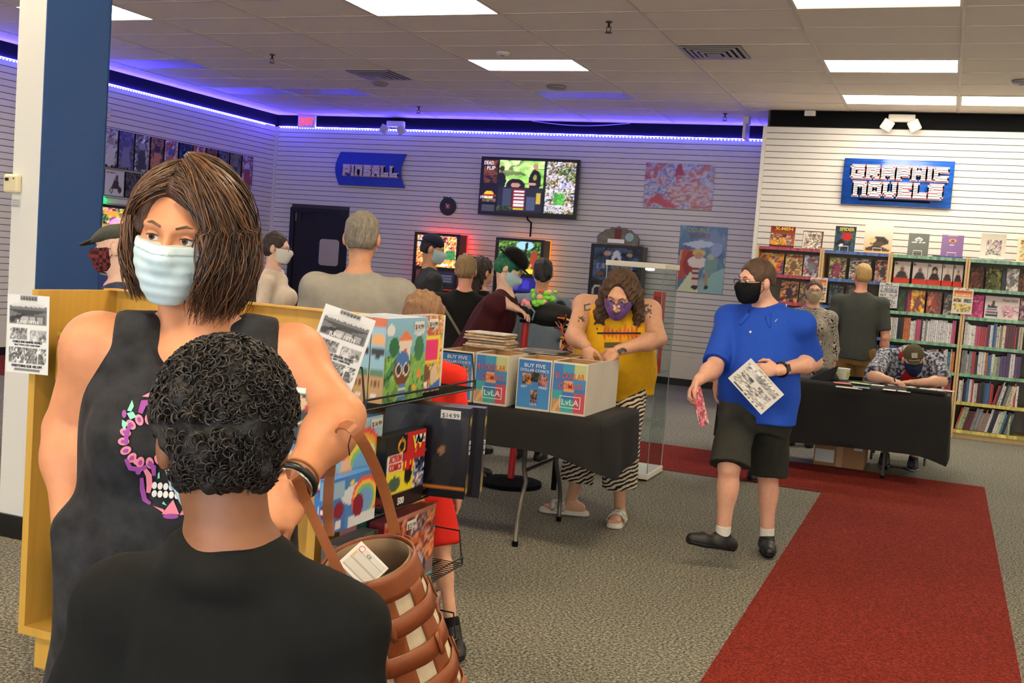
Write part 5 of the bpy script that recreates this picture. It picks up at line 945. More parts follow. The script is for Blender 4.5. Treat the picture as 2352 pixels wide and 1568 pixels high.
care = [('grad', (120, 180, 220), (170, 205, 225)), ('ell', .3, .72, .25, .1, (240, 244, 250)), ('ell', .75, .3, .3, .12, (240, 244, 250)), ('ell', .6, .55, .42, .36, (226, 90, 80)), ('ell', .6, .54, .37, .31, (240, 170, 70)), ('ell', .6, .53, .32, .26, (236, 220, 90)), ('ell', .6, .52, .27, .21, (130, 200, 110)), ('ell', .6, .51, .22, .16, (110, 170, 220)), ('rect', 0, 0, 1, .3, (200, 220, 236)), ('ell', .25, .5, .12, .14, (240, 190, 150)), ('ell', .85, .2, .12, .1, (120, 190, 90)), ('ell', .75, .66, .1, .06, (245, 246, 250))]
blue_sp = [('bg', (64, 124, 196)), ('rect', .1, .6, .9, .95, (120, 170, 214)), ('ell', .5, .4, .35, .14, (120, 40, 60)), ('rect', .3, .06, .7, .2, (232, 232, 236)), ('text', .2, .36, .8, .44, 3, (236, 220, 226), 2)]
carton('puzzle_box', 'pale blue rainbow puzzle box with $14.99 sticker on the second wire shelf', 'puzzle box', -1.64, -1.585, 2.68, 2.96, .752, .30, 'x', care, (90, 140, 200), '$14.99', spine=blue_sp, res=(36, 36), sticker_at=(.85, .93))
carton('puzzle_box', 'blue puzzle box with heart emblem and rainbow leaning low on the second wire shelf', 'puzzle box', -1.575, -1.54, 2.60, 2.86, .752, .155, 'x', [('bg', (70, 130, 200)), ('rect', 0, 0, .32, 1, (60, 120, 196)), ('ell', .62, .62, .4, .2, (220, 235, 245)), ('ell', .75, .5, .3, .42, (226, 90, 80)), ('ell', .75, .48, .26, .36, (240, 190, 80)), ('ell', .75, .46, .22, .3, (120, 190, 120)), ('ell', .75, .44, .18, .24, (110, 160, 214)), ('rect', .4, 0, 1, .2, (226, 236, 244)), ('rect', .05, .62, .28, .93, (150, 190, 220)), ('ell', .18, .4, .11, .16, (130, 36, 56)), ('ell', .6, .38, .12, .22, (130, 36, 56)), ('rect', .13, .06, .24, .2, (236, 236, 240)), ('ell', .45, .85, .05, .05, (240, 220, 90))], (60, 120, 196), spine=blue_sp, res=(44, 26), grp='boxed puzzles on the wire shelves')
comic = [('bg', (24, 22, 26)), ('rect', .0, .0, 1, .14, (22, 22, 24)), ('rect', .04, .5, .42, .74, (232, 226, 220)), ('rect', .45, .62, 1, 1, (190, 40, 44)), ('tri', [(.45, .7), (.62, .98), (.75, .72), (.9, .98), (1, .7)], (230, 210, 50)), ('rect', .3, .72, .5, .98, (24, 22, 26)), ('ell', .38, .84, .09, .1, (230, 170, 40)), ('ell', .38, .84, .06, .07, (24, 22, 26)), ('rect', .42, .2, .72, .6, (230, 216, 50)), ('ell', .58, .42, .1, .14, (26, 24, 28)), ('rect', .72, .2, 1, .6, (196, 60, 56)), ('blot', 511, 9, [(196, 50, 50), (236, 220, 210), (60, 90, 150), (26, 24, 28)], (.72, .2, 1, .62)), ('rect', .04, .2, .42, .5, (226, 214, 60)), ('ell', .24, .34, .15, .1, (70, 100, 80)), ('text', .45, .5, .7, .62, 4, (200, 30, 34), 3)]
carton('puzzle_box', 'red and yellow comic collage puzzle box with $24.99 sticker', 'puzzle box', -1.60, -1.55, 2.93, 3.20, .752, .235, 'x', comic, (26, 26, 30), '$24.99', [('ACTION', .23, .64, .03, M_INKR, .3), ('COMICS', .23, .53, .03, M_INKR, .3), ('W', .78, .76, .06, M_YEL, .3), ('500', .42, .04, .03, M_INKW, .16), ('3', .12, .04, .03, M_INKW, .05)], spine=[('bg', (26, 24, 28)), ('rect', .1, .05, .9, .2, (150, 40, 44))], res=(40, 32), sticker_at=(.84, .88))
dark = [('grad', (20, 18, 24), (60, 56, 60)), ('rect', 0, .9, 1, 1, (40, 38, 44)), ('ell', .3, .55, .14, .34, (34, 32, 42)), ('ell', .3, .84, .06, .08, (30, 28, 36)), ('ell', .58, .6, .14, .34, (28, 26, 34)), ('ell', .58, .9, .05, .07, (24, 22, 30)), ('ell', .82, .58, .12, .32, (36, 34, 44)), ('ell', .45, .34, .12, .3, (26, 24, 32)), ('ell', .72, .34, .12, .3, (40, 38, 40)), ('rect', 0, 0, 1, .1, (16, 15, 18)), ('rect', 0, .1, 1, .115, (200, 120, 40)), ('ell', .46, .5, .04, .05, (150, 110, 90)), ('ell', .7, .52, .04, .05, (150, 110, 80))]
dsp = [('bg', (70, 66, 74)), ('ell', .5, .15, .3, .1, (226, 206, 60)), ('ell', .5, .15, .2, .07, (50, 46, 54)), ('ell', .5, .85, .26, .06, (200, 190, 50))]
for i, y in enumerate((3.24, 3.295)):
    tt = carton('puzzle_box', ['black puzzle box with caped silhouettes and $14.99 sticker', 'black puzzle box tucked behind the caped silhouettes box'][i], 'puzzle box', -1.72+.03*i, -1.43+.03*i, y, y+.05, .752, .305, 'y', dark if i == 0 else [('bg', (30, 28, 34))], (34, 32, 38), '$14.99' if i == 0 else None, rz=R(12), spine=dsp, res=(36, 36), sticker_at=(.78, .92))
    old = XF[tt.name]; XF[tt.name] = (np.array([-1.575+.03*i, y+.025, .752]), 0.); text('spine_lettering', '500', (-1.4285+.03*i, y+.038, .752+.17), (0, 0, 1), (0, -1, 0), .026, M_INKW, tt, depth=.0008, width=.05); XF[tt.name] = old
fire = [('grad', (110, 100, 106), (190, 130, 110)), ('blot', 521, 6, [(120, 106, 110), (206, 110, 70), (226, 150, 100), (150, 60, 50), (90, 84, 92), (214, 190, 180)], (0, .3, 1, .95)), ('ell', .6, .25, .26, .2, (60, 56, 62)), ('ell', .7, .3, .1, .14, (200, 200, 206)), ('rect', 0, 0, .5, .1, (190, 40, 50)), ('rect', .8, .04, 1, .12, (110, 180, 190))]
carton('puzzle_box', 'grey and fiery orange puzzle box with $22.99 sticker on the third wire shelf', 'puzzle box', -1.62, -1.565, 2.98, 3.35, .436, .27, 'x', fire, (150, 60, 66), '$22.99', [('500', .1, .03, .03, M_INKW, .16)], spine=[('bg', (120, 40, 50))], res=(36, 28), sticker_at=(.5, .86))
carton('puzzle_box', 'teal and red puzzle box lying behind the fiery one', 'puzzle box', -1.69, -1.63, 2.92, 3.30, .436, .30, 'x', [('bg', (190, 120, 110)), ('rect', 0, .6, .4, 1, (60, 110, 100)), ('rect', .5, .7, .7, 1, (110, 140, 190))], (150, 90, 90), res=(10, 10))
carton('puzzle_box', 'mixed colour puzzle box with $15.99 sticker on the lowest wire shelf', 'puzzle box', -1.62, -1.565, 3.10, 3.44, .126, .25, 'x', [('bg', (90, 80, 100)), ('blot', 531, 7, [(90, 80, 100), (190, 170, 150), (60, 60, 80), (200, 120, 90)]), ('rect', 0, 0, 1, .06, (220, 190, 60))], (80, 76, 90), '$15.99', res=(24, 20), sticker_at=(.6, .86))
carton('toy_box', 'grey boxed toy with $12.99 sticker behind the brown bag', 'toy box', -1.62, -1.565, 2.70, 2.94, .436, .26, 'x', [('bg', (120, 118, 120)), ('blot', 541, 5, [(120, 118, 120), (90, 90, 96), (60, 90, 80)])], (90, 90, 94), '$12.99', res=(12, 12), sticker_at=(.4, .94))
# boxed figures standing in the left bay
def fig_box(x, y, z, w, h, ops, label, word, m, wsz): 
    tt = carton('figure_box', label, 'toy box', x, x+w, y, y+.2, z, h, 'y', ops, (30, 26, 26), grp='boxed figures in the fixture bay', res=(14, 40))
    text('spine_lettering', word, (x+w*.72, y-.0025, z+h*.44), (0, 0, 1), (-1, 0, 0), wsz, m, tt, depth=.001, width=h*.72, bold=.03)
    return tt
tt = fig_box(-2.845, 2.90, .802, .075, .395, [('grad', (120, 24, 20), (230, 200, 50)), ('rect', 0, 0, 1, .55, (90, 24, 22)), ('rect', .06, .86, .9, .96, (214, 120, 70)), ('ell', .32, .8, .16, .02, (60, 40, 40)), ('ell', .68, .8, .16, .02, (60, 40, 40))], 'red and yellow boxed figure with vertical orange lettering beside the flyer', 'DAREDEVIL', M_INKO, .055)
text('spine_lettering', 'MARVEL', (-2.808, 2.8975, 1.152), EX, EZ, .02, M_INKW, tt, width=.055)
carton('figure_box', 'clear windowed boxed figure beside the red and yellow one', 'toy box', -2.755, -2.62, 2.92, 3.1, .802, .38, 'y', [('bg', (120, 100, 90)), ('blot', 551, 4, [(120, 100, 90), (70, 50, 50), (160, 140, 120), (120, 40, 36)]), ('rect', 0, .9, 1, 1, (120, 30, 26))], (60, 36, 34), res=(14, 24), grp='boxed figures in the fixture bay')
fig_box(-2.83, 2.92, .152, .085, .26, [('bg', (20, 20, 22)), ('rect', 0, .8, .5, 1, (40, 110, 60))], 'black boxed figure with vertical orange lettering at the foot of the fixture', 'GREEN GOBLIN', mat('ink_orange_bright', (240, 150, 60), .5), .04)
carton('figure_box', 'dark boxed figure beside the orange lettered box at the fixture foot', 'toy box', -2.735, -2.62, 2.94, 3.12, .152, .26, 'y', [('bg', (24, 22, 30)), ('blot', 561, 4, [(24, 22, 30), (50, 46, 60), (40, 60, 50)])], (24, 22, 28), res=(8, 10), grp='boxed figures in the fixture bay')
# grand opening flyers
def grand_flyer(lab, o, ex, ey, w, h, bend=0.):
    o, ex, ey = (np.array(q, float) for q in (o, ex, ey)); ez = np.cross(ex, ey); tt = thing('event_flyer', lab, 'flyer', o, 0, 'grand opening flyers')
    ops = [('bg', (236, 236, 234)), ('rect', .05, .62, .95, .86, (120, 120, 122)), ('tri', [(.05, .8), (.95, .8), (.6, .74), (.4, .74)], (70, 70, 72)), ('rect', .3, .64, .9, .74, (90, 90, 92)), ('rect', .34, .65, .5, .73, (190, 190, 190)), ('rect', .54, .65, .68, .73, (180, 180, 182)), ('rect', .72, .65, .86, .73, (170, 170, 172)), ('tri', [(.05, .66), (.3, .7), (.5, .77), (.1, .72)], (50, 50, 54)), ('ell', .12, .68, .07, .04, (60, 60, 64)),
     ('rect', .3, .92, .72, .985, (150, 150, 152)), ('text', .32, .93, .7, .98, 6, (80, 80, 82), 3), ('blot', 571, 9, [(60, 60, 62), (140, 140, 140), (200, 200, 200), (40, 40, 42)], (.08, .42, .48, .57)), ('blot', 572, 9, [(70, 70, 72), (170, 170, 170), (215, 215, 215)], (.56, .41, .94, .56)), ('blot', 573, 10, [(40, 40, 42), (236, 236, 234), (130, 130, 130), (90, 90, 92), (236, 236, 234)], (.06, .12, .94, .33)), ('lines', .2, .03, .8, .05, 1, (120, 120, 120))]
    s = picture('sheet', o, ex, ey, w, h, ops, 44, 60, tt, mat_print('flyer_paper'), bend=bend)
    for q, u, v, sz, m, ww in (('ENTERTAINMENT', .5, .90, .012, M_INKW, .4), ('GRAND OPENING', .5, .845, .017, M_INKW, .78), ('JUNE 19TH', .5, .635, .016, M_INKW, .52), ('COMICS AND GRAPHIC NOVELS', .5, .385, .01, M_INKK, .7), ('BUY TWO, GET ONE FREE', .5, .35, .007, M_INKK, .6), ('EVERYTHING ELSE 10% OFF!', .5, .075, .012, M_INKK, .72)): text('lettering', q, o+ex*w*u+ey*h*v+ez*(.0012+bend), ex, ey, sz, m, s, depth=.0006, width=w*ww, bold=.03)
    return tt
a, b, c = py(14, 852, 2.82), py(110, 862, 2.82), py(16, 674, 2.82)
w = np.linalg.norm(b-a); ex = (b-a)/w; ey = (c-a); ey -= ex*(ey@ex); h = np.linalg.norm(ey); ey /= h
grand_flyer('black and white grand opening flyer taped to the fixture beside the white pillar', a, ex, ey, w, h)
a, b, c = px(742, 900, 2.9), px(800, 918, 2.9), px(800, 745, 2.9)
o = px(690, 865, 2.93); b = px(805, 905, 2.93); e1 = (b-o)/np.linalg.norm(b-o); c = px(738, 738, 2.93); e2 = c-o; e2 -= e1*(e1@e2); h2 = np.linalg.norm(e2); e2 /= h2
gf = grand_flyer('grand opening flyer tucked before the island puzzle boxes', o, e1, e2, np.linalg.norm(b-o), .21)
MB().tube([o+e1*.03+e2*.1, np.array([-1.66, 2.80, 1.205])], .003, 6).build('wire_clip', M_WIRE, gf)
# thermostat on the pillar
a = py(33, 422, 4.045); t = thing('thermostat', 'cream thermostat on the white pillar face', 'thermostat', a)
MB().box((a[0]-.05, 4.02, a[2]-.046), (a[0]+.045, 4.05, a[2]+.046)).build('cover', mat('cream_plastic'), t, bevel=.012); box('display', (a[0]-.035, 4.018, a[2]+.012), (a[0]-.012, 4.021, a[2]+.027), M_DARK, t); MB().lathe([(.004, 0), (.004, .003)], (a[0]+.02, 4.018, a[2]+.025), 8, 'y').build('button', M_DARK, t)
a = py(35, 467, 4.045); t = thing('instruction_label', 'small white printed label under the thermostat', 'label', a); picture('sheet', (a[0]-.026, 4.047, a[2]-.022), EX, EZ, .055, .045, [('bg', (226, 226, 220)), ('lines', .1, .15, .9, .9, 4, (150, 150, 150))], 20, 20, t, mat_print('flyer_paper'))
# ================================================================== figures: distance fields turned into one smooth surface
def rot(ax, a):
    c, s = math.cos(a), math.sin(a)
    return np.array({'x': [[1, 0, 0], [0, c, -s], [0, s, c]], 'y': [[c, 0, s], [0, 1, 0], [-s, 0, c]], 'z': [[c, -s, 0], [s, c, 0], [0, 0, 1]]}[ax])
V3 = lambda *a: np.array(a, float)
def unit(v): v = np.asarray(v, float); return v/(np.linalg.norm(v)+1e-12)
class Cap:
    def __init__(s, a, b, ra, rb=None, k=.02, cut=None, flat=None):
        s.a, s.b, s.ra, s.rb, s.k, s.cut = np.asarray(a, float), np.asarray(b, float), ra, ra if rb is None else rb, k, cut; m = max(s.ra, s.rb)
        s.lo, s.hi = np.minimum(s.a, s.b)-m, np.maximum(s.a, s.b)+m
    def d(s, X, Y, Z):
        ab = s.b-s.a; L = ab@ab+1e-9; px_, py_, pz_ = X-s.a[0], Y-s.a[1], Z-s.a[2]
        t = np.clip((px_*ab[0]+py_*ab[1]+pz_*ab[2])/L, 0, 1)
        return np.sqrt((px_-t*ab[0])**2+(py_-t*ab[1])**2+(pz_-t*ab[2])**2)-(s.ra+(s.rb-s.ra)*t)
class Ell:
    def __init__(s, c, r, M=None, k=.02, cut=None):
        s.c, s.r, s.M, s.k, s.cut = np.asarray(c, float), np.asarray(r, float), M, k, cut; m = s.r.max() if M is not None else s.r
        s.lo, s.hi = s.c-m, s.c+m
    def d(s, X, Y, Z):
        x, y, z = X-s.c[0], Y-s.c[1], Z-s.c[2]
        if s.M is not None:
            M = s.M; x, y, z = M[0, 0]*x+M[1, 0]*y+M[2, 0]*z, M[0, 1]*x+M[1, 1]*y+M[2, 1]*z, M[0, 2]*x+M[1, 2]*y+M[2, 2]*z
        r = s.r; k0 = np.sqrt((x/r[0])**2+(y/r[1])**2+(z/r[2])**2); k1 = np.sqrt((x/r[0]**2)**2+(y/r[1]**2)**2+(z/r[2]**2)**2)+1e-9
        return k0*(k0-1)/k1
class Loft:
    """elliptic sections (z, half width, half depth, y shift) in the frame o, M"""
    def __init__(s, o, M, prof, k=.03, cut=None):
        s.o, s.M, s.k, s.cut = np.asarray(o, float), M, k, cut; P = np.array(prof, float); z = np.linspace(P[0, 0], P[-1, 0], 60)
        def smooth(q):
            v = np.interp(z, P[:, 0], q); 
            for _ in range(6): v[1:-1] = (v[:-2]+2*v[1:-1]+v[2:])/4
            return v
        s.z, s.av, s.bv, s.cv = z, smooth(P[:, 1]), smooth(P[:, 2]), smooth(P[:, 3]); m = P[:, 1:3].max()+abs(P[:, 3]).max()
        ends = np.array([s.o+M@V3(0, 0, q) for q in (z[0], z[-1])]); s.lo, s.hi = ends.min(0)-m, ends.max(0)+m
    def d(s, X, Y, Z):
        x, y, z = X-s.o[0], Y-s.o[1], Z-s.o[2]; M = s.M
        x, y, z = M[0, 0]*x+M[1, 0]*y+M[2, 0]*z, M[0, 1]*x+M[1, 1]*y+M[2, 1]*z, M[0, 2]*x+M[1, 2]*y+M[2, 2]*z
        a = np.interp(z, s.z, s.av); b = np.interp(z, s.z, s.bv); c = np.interp(z, s.z, s.cv)
        d = (np.sqrt((x/a)**2+((y-c)/b)**2)-1)*np.minimum(a, b)
        return np.maximum(np.maximum(d, z-s.z[-1]), s.z[0]-z)
def smin(a, b, k):
    h = np.clip(.5+.5*(b-a)/k, 0, 1); return b*(1-h)+a*h-k*h*(1-h)
EDG = [(0, 1), (2, 3), (4, 5), (6, 7), (0, 2), (1, 3), (4, 6), (5, 7), (0, 4), (1, 5), (2, 6), (3, 7)]
COR = [(i, j, k) for i in (0, 1) for j in (0, 1) for k in (0, 1)]
def sdf_mesh(prims, h, subs=(), planes=(), infl=0., noise=None, clip=None, keep=None):
    """union of prims (blended), minus subs, cut by planes (point, outward normal) -> verts, quads"""
    lo = np.min([p.lo for p in prims], 0)-infl-3*h; hi = np.max([p.hi for p in prims], 0)+infl+3*h
    if clip is not None: lo = np.maximum(lo, clip[0]); hi = np.minimum(hi, clip[1])
    n = np.maximum(np.ceil((hi-lo)/h).astype(int)+1, 4); ax = [lo[i]+h*np.arange(n[i]) for i in range(3)]
    D = np.full(n, .3, np.float32)
    def reg(p, m):
        s = []
        for i in range(3):
            a = max(0, int((p.lo[i]-m-lo[i])/h)); b = min(n[i], int((p.hi[i]+m-lo[i])/h)+2)
            if b <= a: return None
            s.append(slice(a, b))
        return tuple(s)
    def ev(p, s):
        X = ax[0][s[0]].astype(np.float32)[:, None, None]; Y = ax[1][s[1]].astype(np.float32)[None, :, None]; Z = ax[2][s[2]].astype(np.float32)[None, None, :]
        d = p.d(X, Y, Z)
        for o_, nn in (p.cut or ()): d = np.maximum(d, (X-o_[0])*nn[0]+(Y-o_[1])*nn[1]+(Z-o_[2])*nn[2])
        return d
    for p in prims:
        s = reg(p, p.k+2*h+max(infl, 0))
        if s is not None: D[s] = smin(D[s], ev(p, s), p.k)
    X = ax[0].astype(np.float32)[:, None, None]; Y = ax[1].astype(np.float32)[None, :, None]; Z = ax[2].astype(np.float32)[None, None, :]
    if infl: D -= infl
    if noise is not None: D += noise(X, Y, Z)
    for p in subs:
        s = reg(p, p.k+2*h)
        if s is not None: D[s] = -smin(-D[s], ev(p, s), p.k)
    for o_, nn in planes: D = np.maximum(D, (X-o_[0])*nn[0]+(Y-o_[1])*nn[1]+(Z-o_[2])*nn[2])
    D[0], D[-1] = .1, .1; D[:, 0], D[:, -1] = .1, .1; D[:, :, 0], D[:, :, -1] = .1, .1
    S = D < 0; nx, ny, nz = D.shape
    cnt = np.zeros((nx-1, ny-1, nz-1), np.int8)
    for i, j, k in COR: cnt += S[i:nx-1+i, j:ny-1+j, k:nz-1+k]
    act = (cnt > 0) & (cnt < 8); I, J, K = np.nonzero(act); idx = np.full(act.shape, -1, np.int32); idx[act] = np.arange(len(I))
    Vv = np.stack([D[I+i, J+j, K+k] for i, j, k in COR], 1); C = np.array(COR, float)
    acc = np.zeros((len(I), 3)); w = np.zeros(len(I))
    for a, b in EDG:
        va, vb = Vv[:, a], Vv[:, b]; m = (va < 0) != (vb < 0); t = np.where(m, va/(va-vb+1e-12), 0)
        acc += np.where(m[:, None], C[a]+t[:, None]*(C[b]-C[a]), 0); w += m
    verts = lo+h*(np.stack([I, J, K], 1)+acc/np.maximum(w, 1)[:, None])
    F = []
    def quads(m, offs, flip):
        i, j, k = np.nonzero(m)
        i, j, k = i+flip[1][0], j+flip[1][1], k+flip[1][2]
        q = np.stack([idx[i+o[0], j+o[1], k+o[2]] for o in offs], 1); s = S[i, j, k] if flip[0] else ~S[i, j, k]
        q[s] = q[s][:, ::-1]; F.append(q)
    quads(S[:-1, 1:-1, 1:-1] != S[1:, 1:-1, 1:-1], [(0, -1, -1), (0, 0, -1), (0, 0, 0), (0, -1, 0)], (False, (0, 1, 1)))
    quads(S[1:-1, :-1, 1:-1] != S[1:-1, 1:, 1:-1], [(-1, 0, -1), (0, 0, -1), (0, 0, 0), (-1, 0, 0)], (True, (1, 0, 1)))
    quads(S[1:-1, 1:-1, :-1] != S[1:-1, 1:-1, 1:], [(-1, -1, 0), (0, -1, 0), (0, 0, 0), (-1, 0, 0)], (False, (1, 1, 0)))
    F = np.concatenate(F); F = F[(F >= 0).all(1)]
    return verts, F
def join(parts):
    v, f, b = [], [], 0
    for a, q in parts: v.append(a); f.append(q+b); b += len(a)
    return np.concatenate(v), np.concatenate(f)
def smooth_obj(name, vf, material, parent, label=None):
    me = mesh_np(name, vf[0], vf[1], True); o = link(name, me, material, parent)
    if label: o['label'] = label
    return o
def folds(amp, fr, seed, dirz=.35):
    rs = np.random.RandomState(seed); K = rs.randn(5, 3)*fr*np.array([1, 1, dirz]); ph = rs.rand(5)*6.28
    def f(X, Y, Z):
        s = 0
        for k, p in zip(K, ph): s = s+np.sin(X*k[0]+Y*k[1]+Z*k[2]+p)
        return (amp*s/2.2).astype(np.float32)
    return f
SKIN = {}
def skin(name, col): 
    return mat('skin_'+name, col, .52, noise=.06, nscale=45, bump=.05, bscale=400, sss=.08)
def fabric(name, col=(40, 40, 40), rough=.85, noise=.06, ns=30, bump=.12, bs=700): return mat('cloth_'+name, col, rough, noise=noise, nscale=ns, bump=bump, bscale=bs, spec=.22)
# ---- head in its own frame: face looks along -Y, centre of the skull block at the origin
def head_prims(o, M, s=1., nose=1., jaw=1.):
    T = lambda *q: o+M@(V3(*q)*s); E = lambda c, r, k=.015: Ell(T(*c), V3(*r)*s, M, k*s)
    P = [E((0, .014, .032), (.074, .092, .084), .02), E((0, -.026, -.02), (.062*jaw, .066, .092), .03), E((0, -.034, -.075), (.046*jaw, .052, .038), .03), E((.04*jaw, -.045, -.03), (.026, .035, .04), .02), E((-.04*jaw, -.045, -.03), (.026, .035, .04), .02),
         E((0, -.078, .027), (.052, .018, .014), .02), Cap(T(0, -.090, .010), T(0, -.112*nose, -.026), .0095*s, .0135*s, .012*s), E((.014, -.096, -.030), (.010, .012, .009), .008), E((-.014, -.096, -.030), (.010, .012, .009), .008),
         E((0, -.090, -.055), (.025, .012, .007), .008), E((0, -.089, -.065), (.021, .012, .007), .008), E((0, -.082, -.096), (.022, .016, .016), .02)]
    for x in (-1, 1): P.append(E((x*.080, .014, -.012), (.013, .020, .034), .008))
    subs = [E((x*.031, -.100, .006), (.020, .020, .013), .012) for x in (-1, 1)]
    return P, subs, T
def eyes(o, M, s, parent, white=(226, 220, 214), iris=(70, 50, 36), look=(0, 0)):
    for x in (-1, 1):
        c = o+M@(V3(x*.031, -.074, .006)*s)
        e = MB().ball(c, .0135*s, 12, 8).build('eye', mat('eye_white', white, .2), parent, smooth=True, world=False)
        f = unit(M@V3(look[0], -1, look[1])); a = unit(np.cross(f, V3(0, 0, 1))); b = np.cross(a, f)
        for r_, off, m, nm in ((.0062, .0118, mat('iris_%d' % iris[0], iris, .15), 'iris'), (.003, .0132, mat('pupil', (8, 8, 8), .1), 'pupil')):
            MB().prism([(r_*s*math.cos(q), r_*s*math.sin(q)) for q in np.linspace(0, 6.283, 13)[:-1]], c+f*off*s, a, b, f, .0016*s).build(nm, m, e, world=False)
def brows(o, M, s, parent, col):
    for x in (-1, 1): MB().tube([o+M@(V3(x*.014, -.0965, .027)*s), o+M@(V3(x*.032, -.094, .034)*s), o+M@(V3(x*.05, -.080, .028)*s)], [.0024*s, .0029*s, .0012*s], 6).build('eyebrow', mat('brow_%d' % col[0], col, .8), parent, smooth=True, world=False)
def glasses(o, M, s, parent, col=(30, 26, 26)):
    b = MB(); T = lambda *q: o+M@(V3(*q)*s)
    for x in (-1, 1):
        b.tube([T(x*.033+.024*math.copysign(abs(math.cos(a))**.7, math.cos(a)), -.110, .002+.016*math.copysign(abs(math.sin(a))**.7, math.sin(a))) for a in np.linspace(0, 6.283, 25)[:-1]], .0018*s, 5, closed=True)
        b.tube([T(x*.057, -.108, .008), T(x*.078, -.06, .008), T(x*.082, .02, .005)], .0018*s, 5)
    b.tube([T(-.009, -.111, .006), T(0, -.114, .009), T(.009, -.111, .006)], .0016*s, 5)
    g = b.build('glasses', mat('frame_%d' % col[0], col, .3), parent, smooth=True, world=False)
    for x in (-1, 1): MB().prism([(.023*s*math.cos(a), .015*s*math.sin(a)) for a in np.linspace(0, 6.283, 17)[:-1]], T(x*.033, -.110, .002), M[:, 0], M[:, 2], -M[:, 1], .0006).build('lens', M_GLASS, g, world=False)
def face_mask(o, M, s, parent, m, h=.005, jaw=1., loops=True, low=-.112, top=.000, pleat=0.):
    P, S_, T = head_prims(o, M, s, 1.08, jaw); P = [p for p in P if True]; P.append(Ell(T(0, -.075, -.045), V3(.046, .045, .062)*s, M, .03*s))
    f = -M[:, 1]; u = M[:, 2]
    nz = None
    if pleat:
        def nz(X, Y, Z):
            q = (X-o[0])*u[0]+(Y-o[1])*u[1]+(Z-o[2])*u[2]; return (pleat*np.sin(q*2*math.pi/(.022*s))).astype(np.float32)
    v = sdf_mesh(P, h, (), [(T(0, 0, top), unit(u+.28*f*0)), (T(0, 0, low), -u), (T(0, -.018, 0), M[:, 1])], infl=.006*s, noise=nz)
    k = smooth_obj('face_mask', v, m, parent)
    if loops:
        for x in (-1, 1):
            for zz in (-.012, -.075): MB().tube([T(x*.066, -.03, zz), T(x*.078, -.006, zz*.55+.0), T(x*.086, .028, -.005)], .0018*s, 5).build('ear_loop', m, k, world=False)
    return k
def hand_prims(w, fwd, back, thumb, s=1., curl=.5, spread=.12):
    """w wrist, fwd direction of the hand, back = direction the back of the hand faces, thumb = +1/-1 side"""
    f = unit(fwd); b = unit(np.asarray(back, float)-f*(np.asarray(back, float)@f)); a = np.cross(f, b)*thumb
    P = [Cap(w-f*.02*s, w+f*.02*s, .026*s, .027*s, .02*s), Ell(w+f*.052*s, V3(.041, .017, .048)*s, np.stack([a, b, f], 1), .015*s), Ell(w+f*.04*s+a*.02*s-b*.006*s, V3(.02, .016, .03)*s, np.stack([a, b, f], 1), .012*s)]
    for i, (u, L, r) in enumerate(((.029, .074, .0088), (.010, .082, .009), (-.010, .076, .0087), (-.028, .06, .0077))):
        p = w+f*(.090-.004*abs(i-1))*s+a*u*s; dr = unit(f+a*u*spread*8)
        an = 0
        for q, (l, c) in enumerate(((.45, .8), (.30, 1.), (.25, .7))):
            an += curl*c; nd = unit(dr*math.cos(an)-b*math.sin(an)); e = p+nd*L*l*s
            P.append(Cap(p, e, r*s*(1-.08*q), r*s*(.93-.08*q), .004*s)); p = e
    p = w+f*.025*s+a*.032*s-b*.004*s
    for l, r, dd in ((.040, .0115, f*.75+a*.6-b*.25), (.034, .0098, f*.95+a*.25-b*.3*(1+curl)), (.026, .0088, f*.9-a*.12*(1+curl)-b*.35*(1+curl))):
        e = p+unit(dd)*l*s; P.append(Cap(p, e, r*s, r*s*.92, .008*s)); p = e
    return P
class Fig:
    pass
